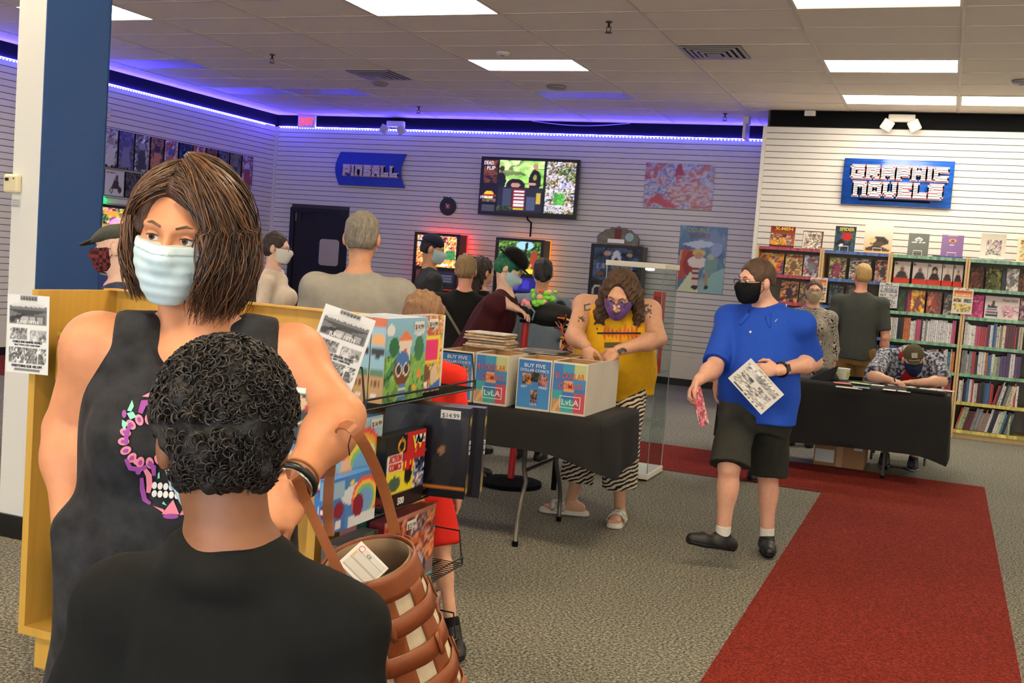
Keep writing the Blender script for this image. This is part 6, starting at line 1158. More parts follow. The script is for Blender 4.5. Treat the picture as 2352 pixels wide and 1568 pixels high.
def figure(label, base, rz, Ht, lean=0., side=0., gw=1., gd=1., belly=0., sh=.118, head=(0, 0, 0), hs=1., headpos=None, arms=(None, None), feet=None, knees=None, arm_r=1., leg_r=1., skin_m=None, h=.010, hh=.0055, sit=None, hands=((None,), (None,)), legs=True, bust=0., group='people in the shop', armcut=True, name='person', jaw=1., nose=1., pelvis=None, hands_on=(True, True), hipw=.052, shz=.254, nk=None, clav=False):
    """arms[i] = (elbow, wrist) in local coordinates for the figure's right (-X) and left (+X) arm; head = extra yaw, pitch (down +), roll in degrees"""
    nk = nk or (.75 if Ht < 1.5 else 1); g = Fig(); t = g.t = thing(name, label, 'person', (*base, 0), rz, group); g.Ht = Ht; s = g.s = Ht/1.75; g.hs = hs*s
    Pv = g.P = V3(0, 0, .52*Ht) if pelvis is None else np.asarray(pelvis, float); Rt = g.R = rot('y', R(side))@rot('x', R(lean)); T = g.T = lambda x, y, z: Pv+Rt@(V3(x, y, z)*Ht)
    g.prof = [(-.10, .074*gw, .062*gd, 0), (-.03, .098*gw, .070*gd, 0), (.02, .096*gw*(1+belly*.35), .068*gd*(1+belly*.6), -.012*belly), (.075, .088*gw*(1+belly*.55), .063*gd*(1+belly*1.0), -.03*belly), (.13, .090*gw*(1+belly*.35), .064*gd*(1+belly*.7), -.022*belly), (.20, .099*gw, .069*gd, 0), (.24, .094*gw, .061*gd, .004), (.275, .066*gw, .048*gd, .006), (.315, .034, .034, .006)]
    prof = [tuple(q*Ht for q in p) for p in g.prof]; P = [Loft(Pv, Rt, prof, .03)]
    g.bustP = []
    if bust:
        for x in (-1, 1): g.bustP.append(Ell(T(x*.045*gw, -.058*gd, .185), V3(.042, .036, .042)*Ht*bust, Rt, .03))
        P += g.bustP
    g.sho = [T(-sh, .004, shz), T(sh, .004, shz)]; g.arm = []
    for i, x in enumerate((-1, 1)):
        S = g.sho[i]
        if arms[i] is None: e = S+V3(x*.035, .02, -.185)*Ht; w = e+V3(x*.0, -.04, -.150)*Ht
        else: e, w = (np.asarray(q, float) for q in arms[i])
        g.arm.append((S, e, w)); a = arm_r*s
        P += [Ell(S, V3(.052, .052, .056)*a, None, .04), Cap(T(x*.03, .008, .285), S+Rt@V3(0, 0, .006), .038*s, .044*a, .05), Cap(S, e, .050*a, .040*a, .025), Cap(e, w, .042*a, .026*a, .012), Ell(e+(w-e)*.28, V3(.043, .043, .043)*a, None, .03)]
    g.neck = T(0, .012, .30)
    yaw, pit, rol = (R(q) for q in head); g.HM = rot('z', yaw)@rot('x', pit)@rot('y', rol)
    g.HO = (g.neck+V3(0, -.012, .112)*Ht if headpos is None else np.asarray(headpos, float))
    P += [Cap(g.HO+g.HM@(V3(0, .018, -.05)*g.hs), g.neck, .052*s*nk, .056*s*nk, .03), Cap(g.neck, T(0, .01, .25), .055*s, .06*s, .03)]
    if clav: P += [Cap(T(x*.010, -.042*gd, .268), T(x*.080, -.022*gd, .272), .010, .008, .03) for x in (-1, 1)]+[Cap(g.HO+g.HM@(V3(x*.05, .0, -.06)*g.hs), T(x*.012, -.036*gd, .268), .013, .010, .03) for x in (-1, 1)]
    g.leg = []
    for i, x in enumerate((-1, 1)):
        hip = T(x*hipw*gw, 0, -.02); an = V3(x*.055*Ht, .01, .045*Ht) if feet is None else np.asarray(feet[i], float)
        kn = (hip+an)/2+V3(0, -.015*Ht, .01*Ht) if knees is None else np.asarray(knees[i], float)
        g.leg.append((hip, kn, an)); l = leg_r*s
        if legs: P += [Cap(hip, kn, .086*l, .056*l, .04), Cap(kn, an, .052*l, .034*l, .02), Ell(kn+(an-kn)*.3+V3(0, .014, 0), V3(.05, .055, .095)*l, None, .03)]
    g.bodyP = P
    hp, hsub, g.HT = head_prims(g.HO, g.HM, g.hs, nose, jaw); g.headP = hp
    parts = [sdf_mesh(P, h)]
    hpn = hp+[Cap(g.HO+g.HM@(V3(0, .018, -.05)*g.hs), g.neck+(g.HO-g.neck)*.15, .052*s*nk, .055*s*nk, .03)]
    parts.append(sdf_mesh(hpn, hh, hsub))
    for i, x in enumerate((-1, 1)):
        S, e, w = g.arm[i]; hd = hands[i]
        if not hands_on[i]: continue
        if hd[0] is None: f_, bk, th, cu = unit(w-e), V3(x, 0, 0), (1 if x > 0 else -1), .35
        else: f_, bk, th, cu = hd
        th_ = th; parts.append(sdf_mesh(hand_prims(w, f_, bk, th_, s*(.86 if Ht < 1.5 else 1), cu), .004))
    if skin_m is None: skin_m = skin('fair', (216, 164, 134))
    g.skin = skin_m; g.body = smooth_obj('body', join(parts), skin_m, t)
    return g
def top(g, m, sleeve=.62, hem=-.07, t=.012, loose=.012, h=.010, neck=.295, name='shirt', fold=.004, seed=1, cuts=(), subs=(), extra=(), arm_r=1., flare=0., vneck=0., only=None):
    Ht = g.Ht; prof = []
    for z, a, b, c in g.prof:
        if z > .30: continue
        e = (t+loose*(1 if z < .2 else .3)+flare*max(0, .1-z))/Ht; prof.append((z*Ht, (a+e)*Ht, (b+e)*Ht, c*Ht))
    prof = [(min(hem, -.1)*Ht-.04, prof[1][1], prof[1][2], prof[1][3])]+[q for q in prof if q[0] > -.06*Ht]+[(.303*Ht, .045*Ht, .04*Ht, .006*Ht)]
    P = [Loft(g.P, g.R, prof, .03, cut=[(g.T(0, 0, hem), -g.R[:, 2])]), Cap(g.T(0, .012, .288), g.T(0, .01, .2), .058*g.s+t, .066*g.s+t, .04)]
    for p_ in g.bustP: P.append(Ell(p_.c, p_.r+t*.9, p_.M, .03))
    for i, x in enumerate((-1, 1)):
        S, e, w = g.arm[i]; a = arm_r*g.s; u = unit(e-S)
        if sleeve is None or sleeve <= 0: continue
        P += [Ell(S, V3(.052, .052, .056)*a+t*.9, None, .04), Cap(g.T(x*.032, .008, .283), S+g.R@V3(0, 0, .008), .040*g.s+t*.8, .044*a+t*.8, .05)]
        if sleeve <= 1: P.append(Cap(S, e, .050*a+t*.9, .044*a+t*.9+loose*.7, .025, cut=[(S+(e-S)*sleeve, u)]))
        else:
            P.append(Cap(S, e, .058*a+t*.3, .05*a+t*.5, .025)); f = sleeve-1; P.append(Cap(e, w, .05*a+t*.4, .036*a+t*.6, .02, cut=[(e+(w-e)*f, unit(w-e))]))
    P += list(extra); sb = list(subs)+[Ell(g.neck+g.R@V3(0, -.02, .047)*1.0, V3(.068, .072, .045)*g.s, g.R, .01)]
    if vneck: sb.append(Cap(g.T(0, -.09, .30), g.T(0, -.10, .30-vneck), .035*g.s, .006, .01))
    return smooth_obj(name, sdf_mesh(P, h, sb, noise=folds(fold, 26, seed)), m, g.t)
def bottoms(g, m, frac=1.85, t=.012, loose=.02, h=.011, name='trousers', fold=.004, seed=2, waist=-.015, leg_r=1., flare=0.):
    """frac up to 1 = along the thigh, above 1 = along the shin"""
    Ht = g.Ht; l = g.s*leg_r; prof = [(z*Ht, (a+t/Ht+.004)*Ht, (b+t/Ht+.004)*Ht, c*Ht) for z, a, b, c in g.prof if z < .1]
    P = [Loft(g.P, g.R, prof, .03, cut=[(g.T(0, 0, waist), g.R[:, 2])])]
    for hip, kn, an in g.leg:
        u, v = unit(kn-hip), unit(an-kn)
        if frac <= 1.2: P.append(Cap(hip, kn+u*.1, .090*l+t, .060*l+t+loose, .03, cut=[(hip+(kn-hip)*frac, unit(u+V3(0, 0, -1.5)))]))
        else: P += [Cap(hip, kn, .092*l+t, .064*l+t+loose*.6, .03), Cap(kn, an, .064*l+t+loose*.6, .046*l+t+loose+flare, .02, cut=[(kn+(an-kn)*(frac-1), v)])]
    return smooth_obj(name, sdf_mesh(P, h, noise=folds(fold, 24, seed)), m, g.t)
def shoes(g, m, dirs=((0, -1, 0), (0, -1, 0)), L=.26, sole=None, h=.007, tilt=(0, 0), sock=None):
    for i, (hip, kn, an) in enumerate(g.leg):
        d = unit(dirs[i]); s = g.s*L/.26; z = an[2]; up = unit(V3(0, 0, 1)-d*d[2]); base = an-up*min(.045*g.Ht, an[2]) if tilt[i] == 0 else an-up*.078*g.s
        heel = base-d*.055*s+up*.034*s; toe = base+d*.165*s+up*.030*s; ball = base+d*.10*s+up*.03*s
        P = [Cap(heel, ball, .040*s, .044*s, .02), Cap(ball, toe, .044*s, .034*s, .02), Cap(base+up*.03*s, an+up*.012, .042*s, .042*s, .03)]
        sh = smooth_obj('shoe', sdf_mesh(P, h, planes=[(base+up*.012*s, -up)]), m, g.t)
        P2 = [Cap(heel, ball, .043*s, .047*s, .02), Cap(ball, toe, .047*s, .037*s, .02)]
        smooth_obj('sole', sdf_mesh(P2, h, planes=[(base+up*.022*s, up), (base, -up)]), sole or mat('rubber_black', (14, 14, 14), .6), sh)
        if sock is not None: smooth_obj('sock', sdf_mesh([Cap(an+up*.0, an+unit(kn-an)*.06, .043*g.s, .041*g.s, .01, cut=[(an+unit(kn-an)*.06, unit(kn-an))])], h), sock, g.t)
def hair(g, m, style='short', h=.006, amp=.004, vol=.010, seed=3, extra=(), low=-.055, face=1., name='hair', subs=()):
    o, M, s = g.HO, g.HM, g.hs; T = g.HT; E = lambda c, r, k=.02: Ell(T(*c), V3(*r)*s, M, k*s)
    v = vol; P = [E((0, .016, .036), (.076+v, .092+v, .084+v))]
    if style in ('short', 'long', 'bun'): P.append(E((0, .04, -.015), (.072+v*.7, .066+v*.7, .07)))
    P += list(extra)
    sb = [E((0, -.105, -.035), (.068*face, .085, .095), .01), E((0, -.1, .03), (.05*face, .05, .045), .02)]
    if style == 'short': sb += [Ell(T(x*.085, .012, -.035), V3(.03, .042, .05)*s, M, .01) for x in (-1, 1)]
    pl = [(T(0, 0, low), -M[:, 2])] if low is not None else []
    return smooth_obj(name, sdf_mesh(P, h, sb+list(subs), pl, noise=folds(amp, 110, seed, 1.)), m, g.t)
HAIRM = lambda n, c=(60, 45, 35), r=.55: mat('hair_'+n, c, r, noise=.35, nscale=70, stretch=(3, 3, .6), bump=.6, bscale=160)
def loc(t, x, y, d): return to_local(px(x, y, d), t)
# ================================================================== people in the shop
def XY(x, y, d): return tuple(px(x, y, d)[:2])
M_FAIR = skin('fair', (218, 166, 136)); M_PINKS = skin('ruddy', (214, 150, 122)); M_TAN = skin('tan', (196, 142, 108)); M_PALE = skin('pale', (226, 184, 160))
M_MASKB = mat('mask_pale_blue', (178, 206, 214), .7, noise=.04, nscale=60); M_MASKW = mat('mask_white', (224, 222, 214), .7); M_MASKK = fabric('mask_black', (18, 18, 19)); M_BLKT = fabric('black_tee', (24, 25, 24)); M_JEAN = fabric('dark_jeans', (34, 38, 52)); M_CHAR = fabric('charcoal', (52, 53, 54)); M_SHOEK = mat('shoe_black', (18, 18, 18), .5)
def seg(g, name, pts, r, m, n=8, parent=None): return MB().tube(pts, r, n).build(name, m, parent or g.t, smooth=True, world=False)
def cap_hat(g, m, brim=True, back=False, vol=.012, brim_m=None):
    T, M, s = g.HT, g.HM, g.hs; P = [Ell(T(0, .014, .04), V3(.076+vol, .094+vol, .082+vol)*s, M, .01)]
    c = smooth_obj('cap', sdf_mesh(P, .006, planes=[(T(0, 0, .036), -unit(M@V3(0, -.18, 1)))]), m, g.t)
    if brim:
        d = 1 if back else -1; v = []; n = 14
        for j in range(2):
            for i in range(n+1):
                a = math.pi*i/n; rr = (1. if j == 0 else 1.75); v.append(T(math.cos(a)*.078*(1 if j == 0 else .92), .012+d*math.sin(a)*(.092 if j == 0 else .165), .040-(0 if j == 0 else .016*math.sin(a))))
        b = MB(); f = [(i, i+1, n+2+i, n+1+i) for i in range(n)]; b.add(v, f); o = b.build('brim', brim_m or m, c, world=False, smooth=True); q = o.modifiers.new('thickness', 'SOLIDIFY'); q.thickness = .005
    return c
# --- grey shirted man seen from behind
g = figure('man in a plain grey t-shirt seen from behind with short grey hair', XY(822, 700, 5.25), R(196), 1.735, gw=1.2, gd=1.12, sh=.122, skin_m=M_TAN, arm_r=1.15, head=(4, 4, 0))
top(g, fabric('heather_grey', (148, 144, 136)), .78, -.08, loose=.022, fold=.006, seed=4, arm_r=1.15); bottoms(g, M_JEAN); shoes(g, M_SHOEK)
hair(g, HAIRM('grey', (120, 112, 100)), 'short', vol=.007, amp=.004, low=-.06, h=.005); 
for x in (-1, 1): seg(g, 'mask_strap', [g.HT(x*.08, .02, .012), g.HT(x*.083, .03, -.02), g.HT(x*.07, -.02, -.06)], .0022, M_MASKW)
# --- woman with ponytail
g = figure('woman with dark ponytail and glasses in a cream t-shirt before the black door', XY(628, 690, 8.2), R(108), 1.64, gw=.9, gd=1., sh=.1, bust=1., skin_m=M_PALE, arm_r=.85, head=(4, 6, 0))
top(g, fabric('cream_tee', (228, 212, 192)), .7, -.05, loose=.008, seed=5, arm_r=.85); bottoms(g, M_JEAN); shoes(g, M_SHOEK)
hair(g, HAIRM('dark_brown', (48, 34, 28)), 'bun', vol=.008, low=-.08, extra=[Cap(g.HT(0, .115, .0), g.HT(0, .15, -.06), .035*g.s, .03*g.s, .02), Cap(g.HT(0, .15, -.06), g.HT(0, .135, -.15), .03*g.s, .012, .02)])
face_mask(g.HO, g.HM, g.hs, g.t, M_MASKW); glasses(g.HO, g.HM, g.hs, g.t, (70, 30, 34)); eyes(g.HO, g.HM, g.hs, g.t)
# --- man in the olive cap, almost hidden behind the woman in front
g = figure('person in an olive cap almost hidden behind the brown haired woman', XY(572, 700, 9.2), R(108), 1.66, skin_m=M_FAIR, h=.013)
top(g, fabric('olive_tee', (86, 84, 66)), .7, h=.013); bottoms(g, M_JEAN, h=.014); shoes(g, M_SHOEK, h=.01); cap_hat(g, fabric('olive_cap', (92, 88, 70)))
# --- flat cap man in profile
g = figure('man in a grey flat cap and red plaid mask behind the fixture', XY(300, 700, 4.75), R(-62), 1.60, gw=1.15, skin_m=M_PALE, head=(-6, 8, 0), arm_r=1.05, lean=8, headpos=None)
top(g, fabric('navy_white_print', (58, 66, 92), noise=.7, ns=12), .7, -.08, seed=6); bottoms(g, M_JEAN); shoes(g, M_SHOEK)
eyes(g.HO, g.HM, g.hs, g.t); brows(g.HO, g.HM, g.hs, g.t, (150, 130, 110))
def plaid(name, c0, c1, sc):
    m = bpy.data.materials.new(name); m.use_nodes = True; MATS[name] = m; nt = m.node_tree; b = nt.nodes['Principled BSDF']; b.inputs['Roughness'].default_value = .85; tc = nt.nodes.new('ShaderNodeTexCoord'); ck = nt.nodes.new('ShaderNodeTexChecker'); ck.inputs['Scale'].default_value = sc; ck.inputs[1].default_value = (*lin(c0), 1); ck.inputs[2].default_value = (*lin(c1), 1); nt.links.new(tc.outputs['Object'], ck.inputs[0]); nt.links.new(ck.outputs[0], b.inputs['Base Color']); return m
face_mask(g.HO, g.HM, g.hs, g.t, plaid('mask_plaid', (126, 36, 40), (30, 18, 20), 62)); M_FC = fabric('flat_cap_wool', (74, 76, 66), ns=120, noise=.2)
fc = smooth_obj('flat_cap', sdf_mesh([Ell(g.HT(0, .02, .062), V3(.086, .104, .05)*g.hs, g.HM, .02), Ell(g.HT(0, -.06, .05), V3(.078, .07, .03)*g.hs, g.HM@rot('x', .35), .03)], .006, planes=[(g.HT(0, 0, .034), -unit(g.HM@V3(0, -.1, 1)))]), M_FC, g.t)
smooth_obj('brim', sdf_mesh([Ell(g.HT(0, -.12, .034), V3(.07, .06, .009)*g.hs, g.HM@rot('x', .25), .01)], .005), M_FC, fc)
# --- child in red behind the wire shelves
KB = XY(968, 800, 4.3); t0 = thing('tmp', '', '', (*KB, 0), R(196)); kf = to_local(pz(1040, 1452, .09), t0); bpy.data.objects.remove(t0)
g = KID = figure('brown haired child in red shirt and shorts behind the wire shelves', XY(968, 800, 4.3), R(196), 1.39, hs=1.12, gw=.85, sh=.1, skin_m=M_FAIR, arm_r=.8, leg_r=.8, feet=(kf, V3(.08, .0, .07)), head=(0, 12, 0))
top(g, fabric('red_tee', (214, 44, 32)), .75, -.09, seed=7, arm_r=.8, loose=.02); bottoms(g, fabric('red_shorts', (206, 38, 30)), .95, leg_r=.8, loose=.03); shoes(g, M_SHOEK, sock=fabric('black_sock', (26, 22, 24), noise=.5, ns=20), dirs=((-.35, .95, 0), (0, -1, 0))); hair(g, HAIRM('light_brown', (128, 92, 62)), 'short', vol=.016, amp=.004, low=-.075)
face_mask(g.HO, g.HM, g.hs, g.t, M_MASKB)
# --- player at the red pinball machine
g = figure('pinball player in charcoal t-shirt and backwards navy cap', XY(978, 690, 9.4), R(128), 1.735, sh=.12, skin_m=M_TAN, head=(-12, 14, 0), lean=3)
top(g, M_CHAR, .7, -.08, seed=8); bottoms(g, fabric('grey_trousers', (90, 88, 84))); shoes(g, M_SHOEK); hair(g, HAIRM('black', (26, 22, 20)), 'short', vol=.004, amp=.001); cap_hat(g, fabric('navy_cap', (24, 26, 48)), back=True); face_mask(g.HO, g.HM, g.hs, g.t, M_MASKB); eyes(g.HO, g.HM, g.hs, g.t)
# --- person in black with a cross-body strap
g = figure('person in black t-shirt with diagonal grey bag strap seen from behind', XY(1062, 740, 8.0), R(196), 1.575, gw=1.15, gd=1.1, sh=.122, skin_m=M_PINKS, arm_r=1.1, head=(0, 6, 0))
top(g, M_BLKT, .85, -.1, loose=.024, seed=9, arm_r=1.1, fold=.005); bottoms(g, M_JEAN); shoes(g, M_SHOEK); hair(g, HAIRM('dirty_blonde', (142, 116, 76)), 'short', vol=.014, amp=.004, low=-.07)
for x in (-1, 1): seg(g, 'mask_strap', [g.HT(x*.08, .02, .012), g.HT(x*.083, .03, -.03), g.HT(x*.06, -.03, -.07)], .003, M_MASKK)
q = [g.T(-.10, .085, .262), g.T(-.05, .093, .20), g.T(.0, .096, .13), g.T(.05, .097, .06), g.T(.09, .085, .0)]; q = [(-p[0]*-1 if False else p[0], p[1], p[2]) for p in q]
seg(g, 'bag_strap', [np.array(p)*[-1, 1, 1] for p in q], .011, fabric('strap_grey', (120, 116, 106))); seg(g, 'sunglasses', [g.HT(-.07, -.02, .11), g.HT(0, -.035, .128), g.HT(.07, -.02, .11)], .006, mat('sunglass_black', (20, 16, 16), .2))
# --- dark haired woman behind
g = figure('dark long haired person just behind the black shirted one', XY(1100, 740, 8.7), R(150), 1.57, gw=.95, sh=.105, skin_m=M_FAIR, arm_r=.85)
top(g, M_BLKT, .8, -.06, seed=10, arm_r=.85); bottoms(g, M_JEAN); shoes(g, M_SHOEK); hair(g, HAIRM('dark_brown'), 'long', vol=.014, amp=.006, low=None, extra=[Cap(g.HT(0, .06, -.02), g.HT(0, .08, -.22), .075*g.s, .06*g.s, .04)])
# --- leaning person in maroon with hat and green hair
b = XY(1092, 760, 7.7); g = figure('leaning person in maroon shirt with black bowler hat and green hair', b, R(100), 1.66, lean=25, gw=1.2, gd=1.15, sh=.115, skin_m=M_PALE, arm_r=1.1, head=(8, 38, 0))
w0, e0 = loc(g.t, 1180, 706, 7.45), loc(g.t, 1142, 690, 7.5); BASE = b
bpy.data.objects.remove(g.body); [bpy.data.objects.remove(o) for o in list(g.t.children)]; bpy.data.objects.remove(g.t)
g = figure('leaning person in maroon shirt with black bowler hat and green hair', b, R(100), 1.66, lean=25, gw=1.2, gd=1.15, sh=.115, skin_m=M_PALE, arm_r=1.1, head=(8, 38, 0), arms=((e0, w0), None), hands=((V3(*(w0-e0)), V3(0, 0, 1), -1, .5), (None,)))
M_MAR = fabric('maroon', (66, 22, 28)); top(g, M_MAR, 1.45, -.1, loose=.02, seed=11, arm_r=1.1, fold=.006); bottoms(g, fabric('maroon_trousers', (46, 18, 22)), loose=.03); shoes(g, M_SHOEK); hair(g, HAIRM('green', (20, 106, 70)), 'long', vol=.012, amp=.006, low=-.1); face_mask(g.HO, g.HM, g.hs, g.t, M_MASKB); eyes(g.HO, g.HM, g.hs, g.t)
M_HATB = fabric('hat_felt_black', (16, 15, 14)); ht = smooth_obj('bowler_hat', sdf_mesh([Ell(g.HT(0, .01, .085), V3(.092, .108, .075)*g.hs, g.HM, .01)], .007, planes=[(g.HT(0, 0, .06), -g.HM[:, 2])]), M_HATB, g.t); smooth_obj('brim', sdf_mesh([Ell(g.HT(0, .01, .062), V3(.135, .155, .010)*g.hs, g.HM, .01)], .006), M_HATB, ht)
# --- person in pale blue shirt
g = figure('dark haired person in pale blue shirt and navy trousers seen from behind', XY(1240, 720, 8.6), R(186), 1.60, gw=1.0, sh=.118, skin_m=M_TAN, arm_r=1., head=(14, 4, 0))
top(g, fabric('pale_blue_shirt', (124, 140, 160)), .85, -.04, loose=.02, seed=12); bottoms(g, fabric('navy_trousers', (22, 24, 36)), loose=.03); shoes(g, M_SHOEK); hair(g, HAIRM('black'), 'long', vol=.008, amp=.003, low=-.09, extra=[Cap(g.HT(0, .1, -.02), g.HT(0, .115, -.1), .03*g.s, .02*g.s, .03)]); face_mask(g.HO, g.HM, g.hs, g.t, M_MASKW)
# --- navy shirted person mostly hidden behind the man in blue
g = figure('person in navy shirt mostly hidden behind the blue polo man', XY(1733, 760, 8.4), R(190), 1.60, gw=1.1, sh=.125, skin_m=M_FAIR, h=.012)
top(g, fabric('navy_tee', (44, 50, 74)), .8, h=.012, seed=13); bottoms(g, M_JEAN, h=.013); shoes(g, M_SHOEK, h=.01); hair(g, HAIRM('dark_brown'), 'short')
# --- masked woman in patterned cardigan
b = XY(1862, 760, 10.45); g = figure('woman with glasses and tan mask in black and white patterned cardigan', b, R(4), 1.60, gw=1.05, bust=1., sh=.108, skin_m=M_FAIR, arm_r=.95, head=(4, 2, 0))
cm = bpy.data.materials.new('cardigan_pattern'); cm.use_nodes = True; nt = cm.node_tree; bs = nt.nodes['Principled BSDF']; bs.inputs['Roughness'].default_value = .9; tc = nt.nodes.new('ShaderNodeTexCoord'); mp = nt.nodes.new('ShaderNodeMapping'); mp.inputs['Scale'].default_value = (14, 14, 14); mp.inputs['Rotation'].default_value = (.6, .5, .7); vo = nt.nodes.new('ShaderNodeTexVoronoi'); vo.distance = 'MANHATTAN'; vo.inputs['Scale'].default_value = 1.6; sn = nt.nodes.new('ShaderNodeMath'); sn.operation = 'SINE'; ml = nt.nodes.new('ShaderNodeMath'); ml.operation = 'MULTIPLY'; ml.inputs[1].default_value = 26.; gt = nt.nodes.new('ShaderNodeMath'); gt.operation = 'GREATER_THAN'; gt.inputs[1].default_value = .15; mx = nt.nodes.new('ShaderNodeMix'); mx.data_type = 'RGBA'; mx.inputs[6].default_value = (*lin((26, 24, 22)), 1); mx.inputs[7].default_value = (*lin((206, 196, 176)), 1)
for a_, b_ in ((tc.outputs['Object'], mp.inputs[0]), (mp.outputs[0], vo.inputs['Vector']), (vo.outputs['Distance'], ml.inputs[0]), (ml.outputs[0], sn.inputs[0]), (sn.outputs[0], gt.inputs[0]), (gt.outputs[0], mx.inputs[0]), (mx.outputs[2], bs.inputs['Base Color'])): nt.links.new(a_, b_)
top(g, fabric('coral_top', (222, 120, 100)), 0, -.05, seed=14, vneck=.05, name='inner_top', t=.010); top(g, cm, 1.45, -.16, t=.022, loose=.03, seed=15, name='cardigan', subs=[Cap(g.T(0, -.16, .34), g.T(0, -.2, -.2), .085, .10, .02)], flare=.25); bottoms(g, M_BLKT); shoes(g, M_SHOEK)
hair(g, HAIRM('chestnut', (84, 56, 40)), 'bun', vol=.006, amp=.002, low=-.06, extra=[Cap(g.HT(.05, .06, -.05), g.HT(.085, .03, -.19), .028*g.s, .02*g.s, .02)]); face_mask(g.HO, g.HM, g.hs, g.t, fabric('mask_tan', (170, 154, 124))); glasses(g.HO, g.HM, g.hs, g.t, (60, 44, 38)); eyes(g.HO, g.HM, g.hs, g.t); brows(g.HO, g.HM, g.hs, g.t, (84, 56, 40))
# --- man in grey and khaki at the bookcase
b = XY(1968, 760, 11.35); g = figure('blond man in dark grey t-shirt and khaki trousers facing the bookcase', b, R(187), 1.81, gw=1.05, sh=.122, skin_m=M_PINKS, arm_r=1.05, head=(16, 2, 0), feet=(V3(-.13, .02, .08), V3(.12, .0, .08)))
top(g, fabric('dark_grey_tee', (66, 68, 62)), .8, -.07, loose=.018, seed=16, fold=.005); bottoms(g, fabric('khaki', (126, 96, 54)), loose=.035, fold=.007); shoes(g, M_SHOEK); hair(g, HAIRM('blond', (176, 142, 84)), 'short', vol=.007, amp=.002, low=-.065)
w = g.arm[0][2]; bk = thing('held_book', 'pale book held low by the blond man', 'book', (0, 0, 0)); 
c_ = px(2026, 828, 11.2); MB().hexa([c_+[-.05, -.02, -.10], c_+[-.03, -.02, -.10], c_+[-.03, .1, -.10], c_+[-.05, .1, -.10]], [c_+[.02, -.02, .08], c_+[.04, -.02, .08], c_+[.04, .1, .08], c_+[.02, .1, .08]]).build('cover', mat('held_book_cream', (214, 206, 190), .5), bk); box('pages', c_+[-.012, -.018, -.08], c_+[.012, .095, -.07], mat('page_block'), bk)

# --- seated man signing
b = (-.26, 10.36); rz = R(2); t0 = thing('tmp', '', '', (*b, 0), rz); L = lambda x, y, d: loc(t0, x, y, d)
eR, wR, eL, wL = L(2004, 868, 9.42), L(2046, 872, 9.28), L(2164, 876, 9.46), L(2098, 879, 9.26); hp = L(2098, 826, 9.44); bpy.data.objects.remove(t0)
eR[2] = max(eR[2], .80); eL[2] = max(eL[2], .80); wR[2] = .79; wL[2] = .785
g = figure('seated man in olive cap and floral shirt signing papers at the table', b, rz, 1.76, lean=30, gw=1.22, gd=1.15, belly=.2, sh=.125, skin_m=M_FAIR, arm_r=1.12, head=(6, 22, -6), headpos=hp, pelvis=V3(0, .22, .555), arms=((eR, wR), (eL, wL)), feet=(V3(-.13, -.19, .08), V3(.11, -.18, .08)), knees=(V3(-.14, -.22, .50), V3(.14, -.22, .50)), hands=((V3(.9, -.4, -.15), V3(.1, -.3, 1), -1, .75), (V3(-1, -.15, -.05), V3(0, 0, 1), 1, .25)))
top(g, fabric('signing_red_tee', (180, 28, 30)), .5, -.03, seed=17, t=.008, name='t_shirt')
fm = bpy.data.materials.new('floral_shirt'); fm.use_nodes = True; nt = fm.node_tree; bs = nt.nodes['Principled BSDF']; bs.inputs['Roughness'].default_value = .85; tc = nt.nodes.new('ShaderNodeTexCoord'); no = nt.nodes.new('ShaderNodeTexNoise'); no.inputs['Scale'].default_value = 38; no.inputs['Detail'].default_value = 5; cr = nt.nodes.new('ShaderNodeValToRGB'); e = cr.color_ramp.elements; e[0].position = .44; e[0].color = (*lin((40, 46, 66)), 1); e[1].position = .58; e[1].color = (*lin((176, 178, 186)), 1); nt.links.new(tc.outputs['Object'], no.inputs['Vector']); nt.links.new(no.outputs[0], cr.inputs[0]); nt.links.new(cr.outputs[0], bs.inputs['Base Color'])
f_ = -g.R[:, 1]; top(g, fm, .95, -.05, seed=18, t=.018, loose=.02, name='floral_shirt', arm_r=1.15, subs=[Cap(g.T(.0, -.11, .33), g.T(.01, -.14, -.12), .075, .11, .02)])
bottoms(g, M_JEAN); shoes(g, M_SHOEK, sole=mat('sole_grey', (150, 150, 156), .6)); cap_hat(g, fabric('signing_cap', (84, 76, 52))); hair(g, HAIRM('black'), 'short', vol=.003, amp=.001); face_mask(g.HO, g.HM, g.hs, g.t, fabric('mask_navy', (26, 36, 66)), low=-.125); eyes(g.HO, g.HM, g.hs, g.t)
pt = MB(); o = g.HT(0, -.098, .088); ex, ey = g.HM[:, 0], unit(g.HM@V3(0, .55, .83)); ez = np.cross(ex, ey); pt.prism([(-.024, -.022), (.024, -.022), (.024, .022), (-.024, .022)], o-ez*.004, ex, ey, ez, .008); pb = pt.build('cap_badge', mat('badge_grey', (170, 164, 150), .7), g.t, world=False)
old = XF.pop(g.t.name); text('badge_lettering', 'CG', o+ez*.0045-ey*.012, ex, ey, .03, M_INKK, pb, width=.036); XF[g.t.name] = old
pen = thing('marker_pen', 'thin marker pen in the hand of the seated man', 'pen', px(2052, 872, 9.22)); MB().tube([px(2052, 862, 9.22), px(2058, 884, 9.22)], .005, 8).build('barrel', M_INKK, pen); MB().tube([px(2058, 884, 9.22), px(2059, 888, 9.22)], .003, 6).build('tip', M_INKK, pen)
c_ = g.T(.042, -.105*1.15, .16); old = XF.pop(g.t.name); text('shirt_lettering', 'Lv', c_+f_*.03, (1, 0, 0), g.R[:, 2], .05, M_INKW, g.t, width=.05); XF[g.t.name] = old

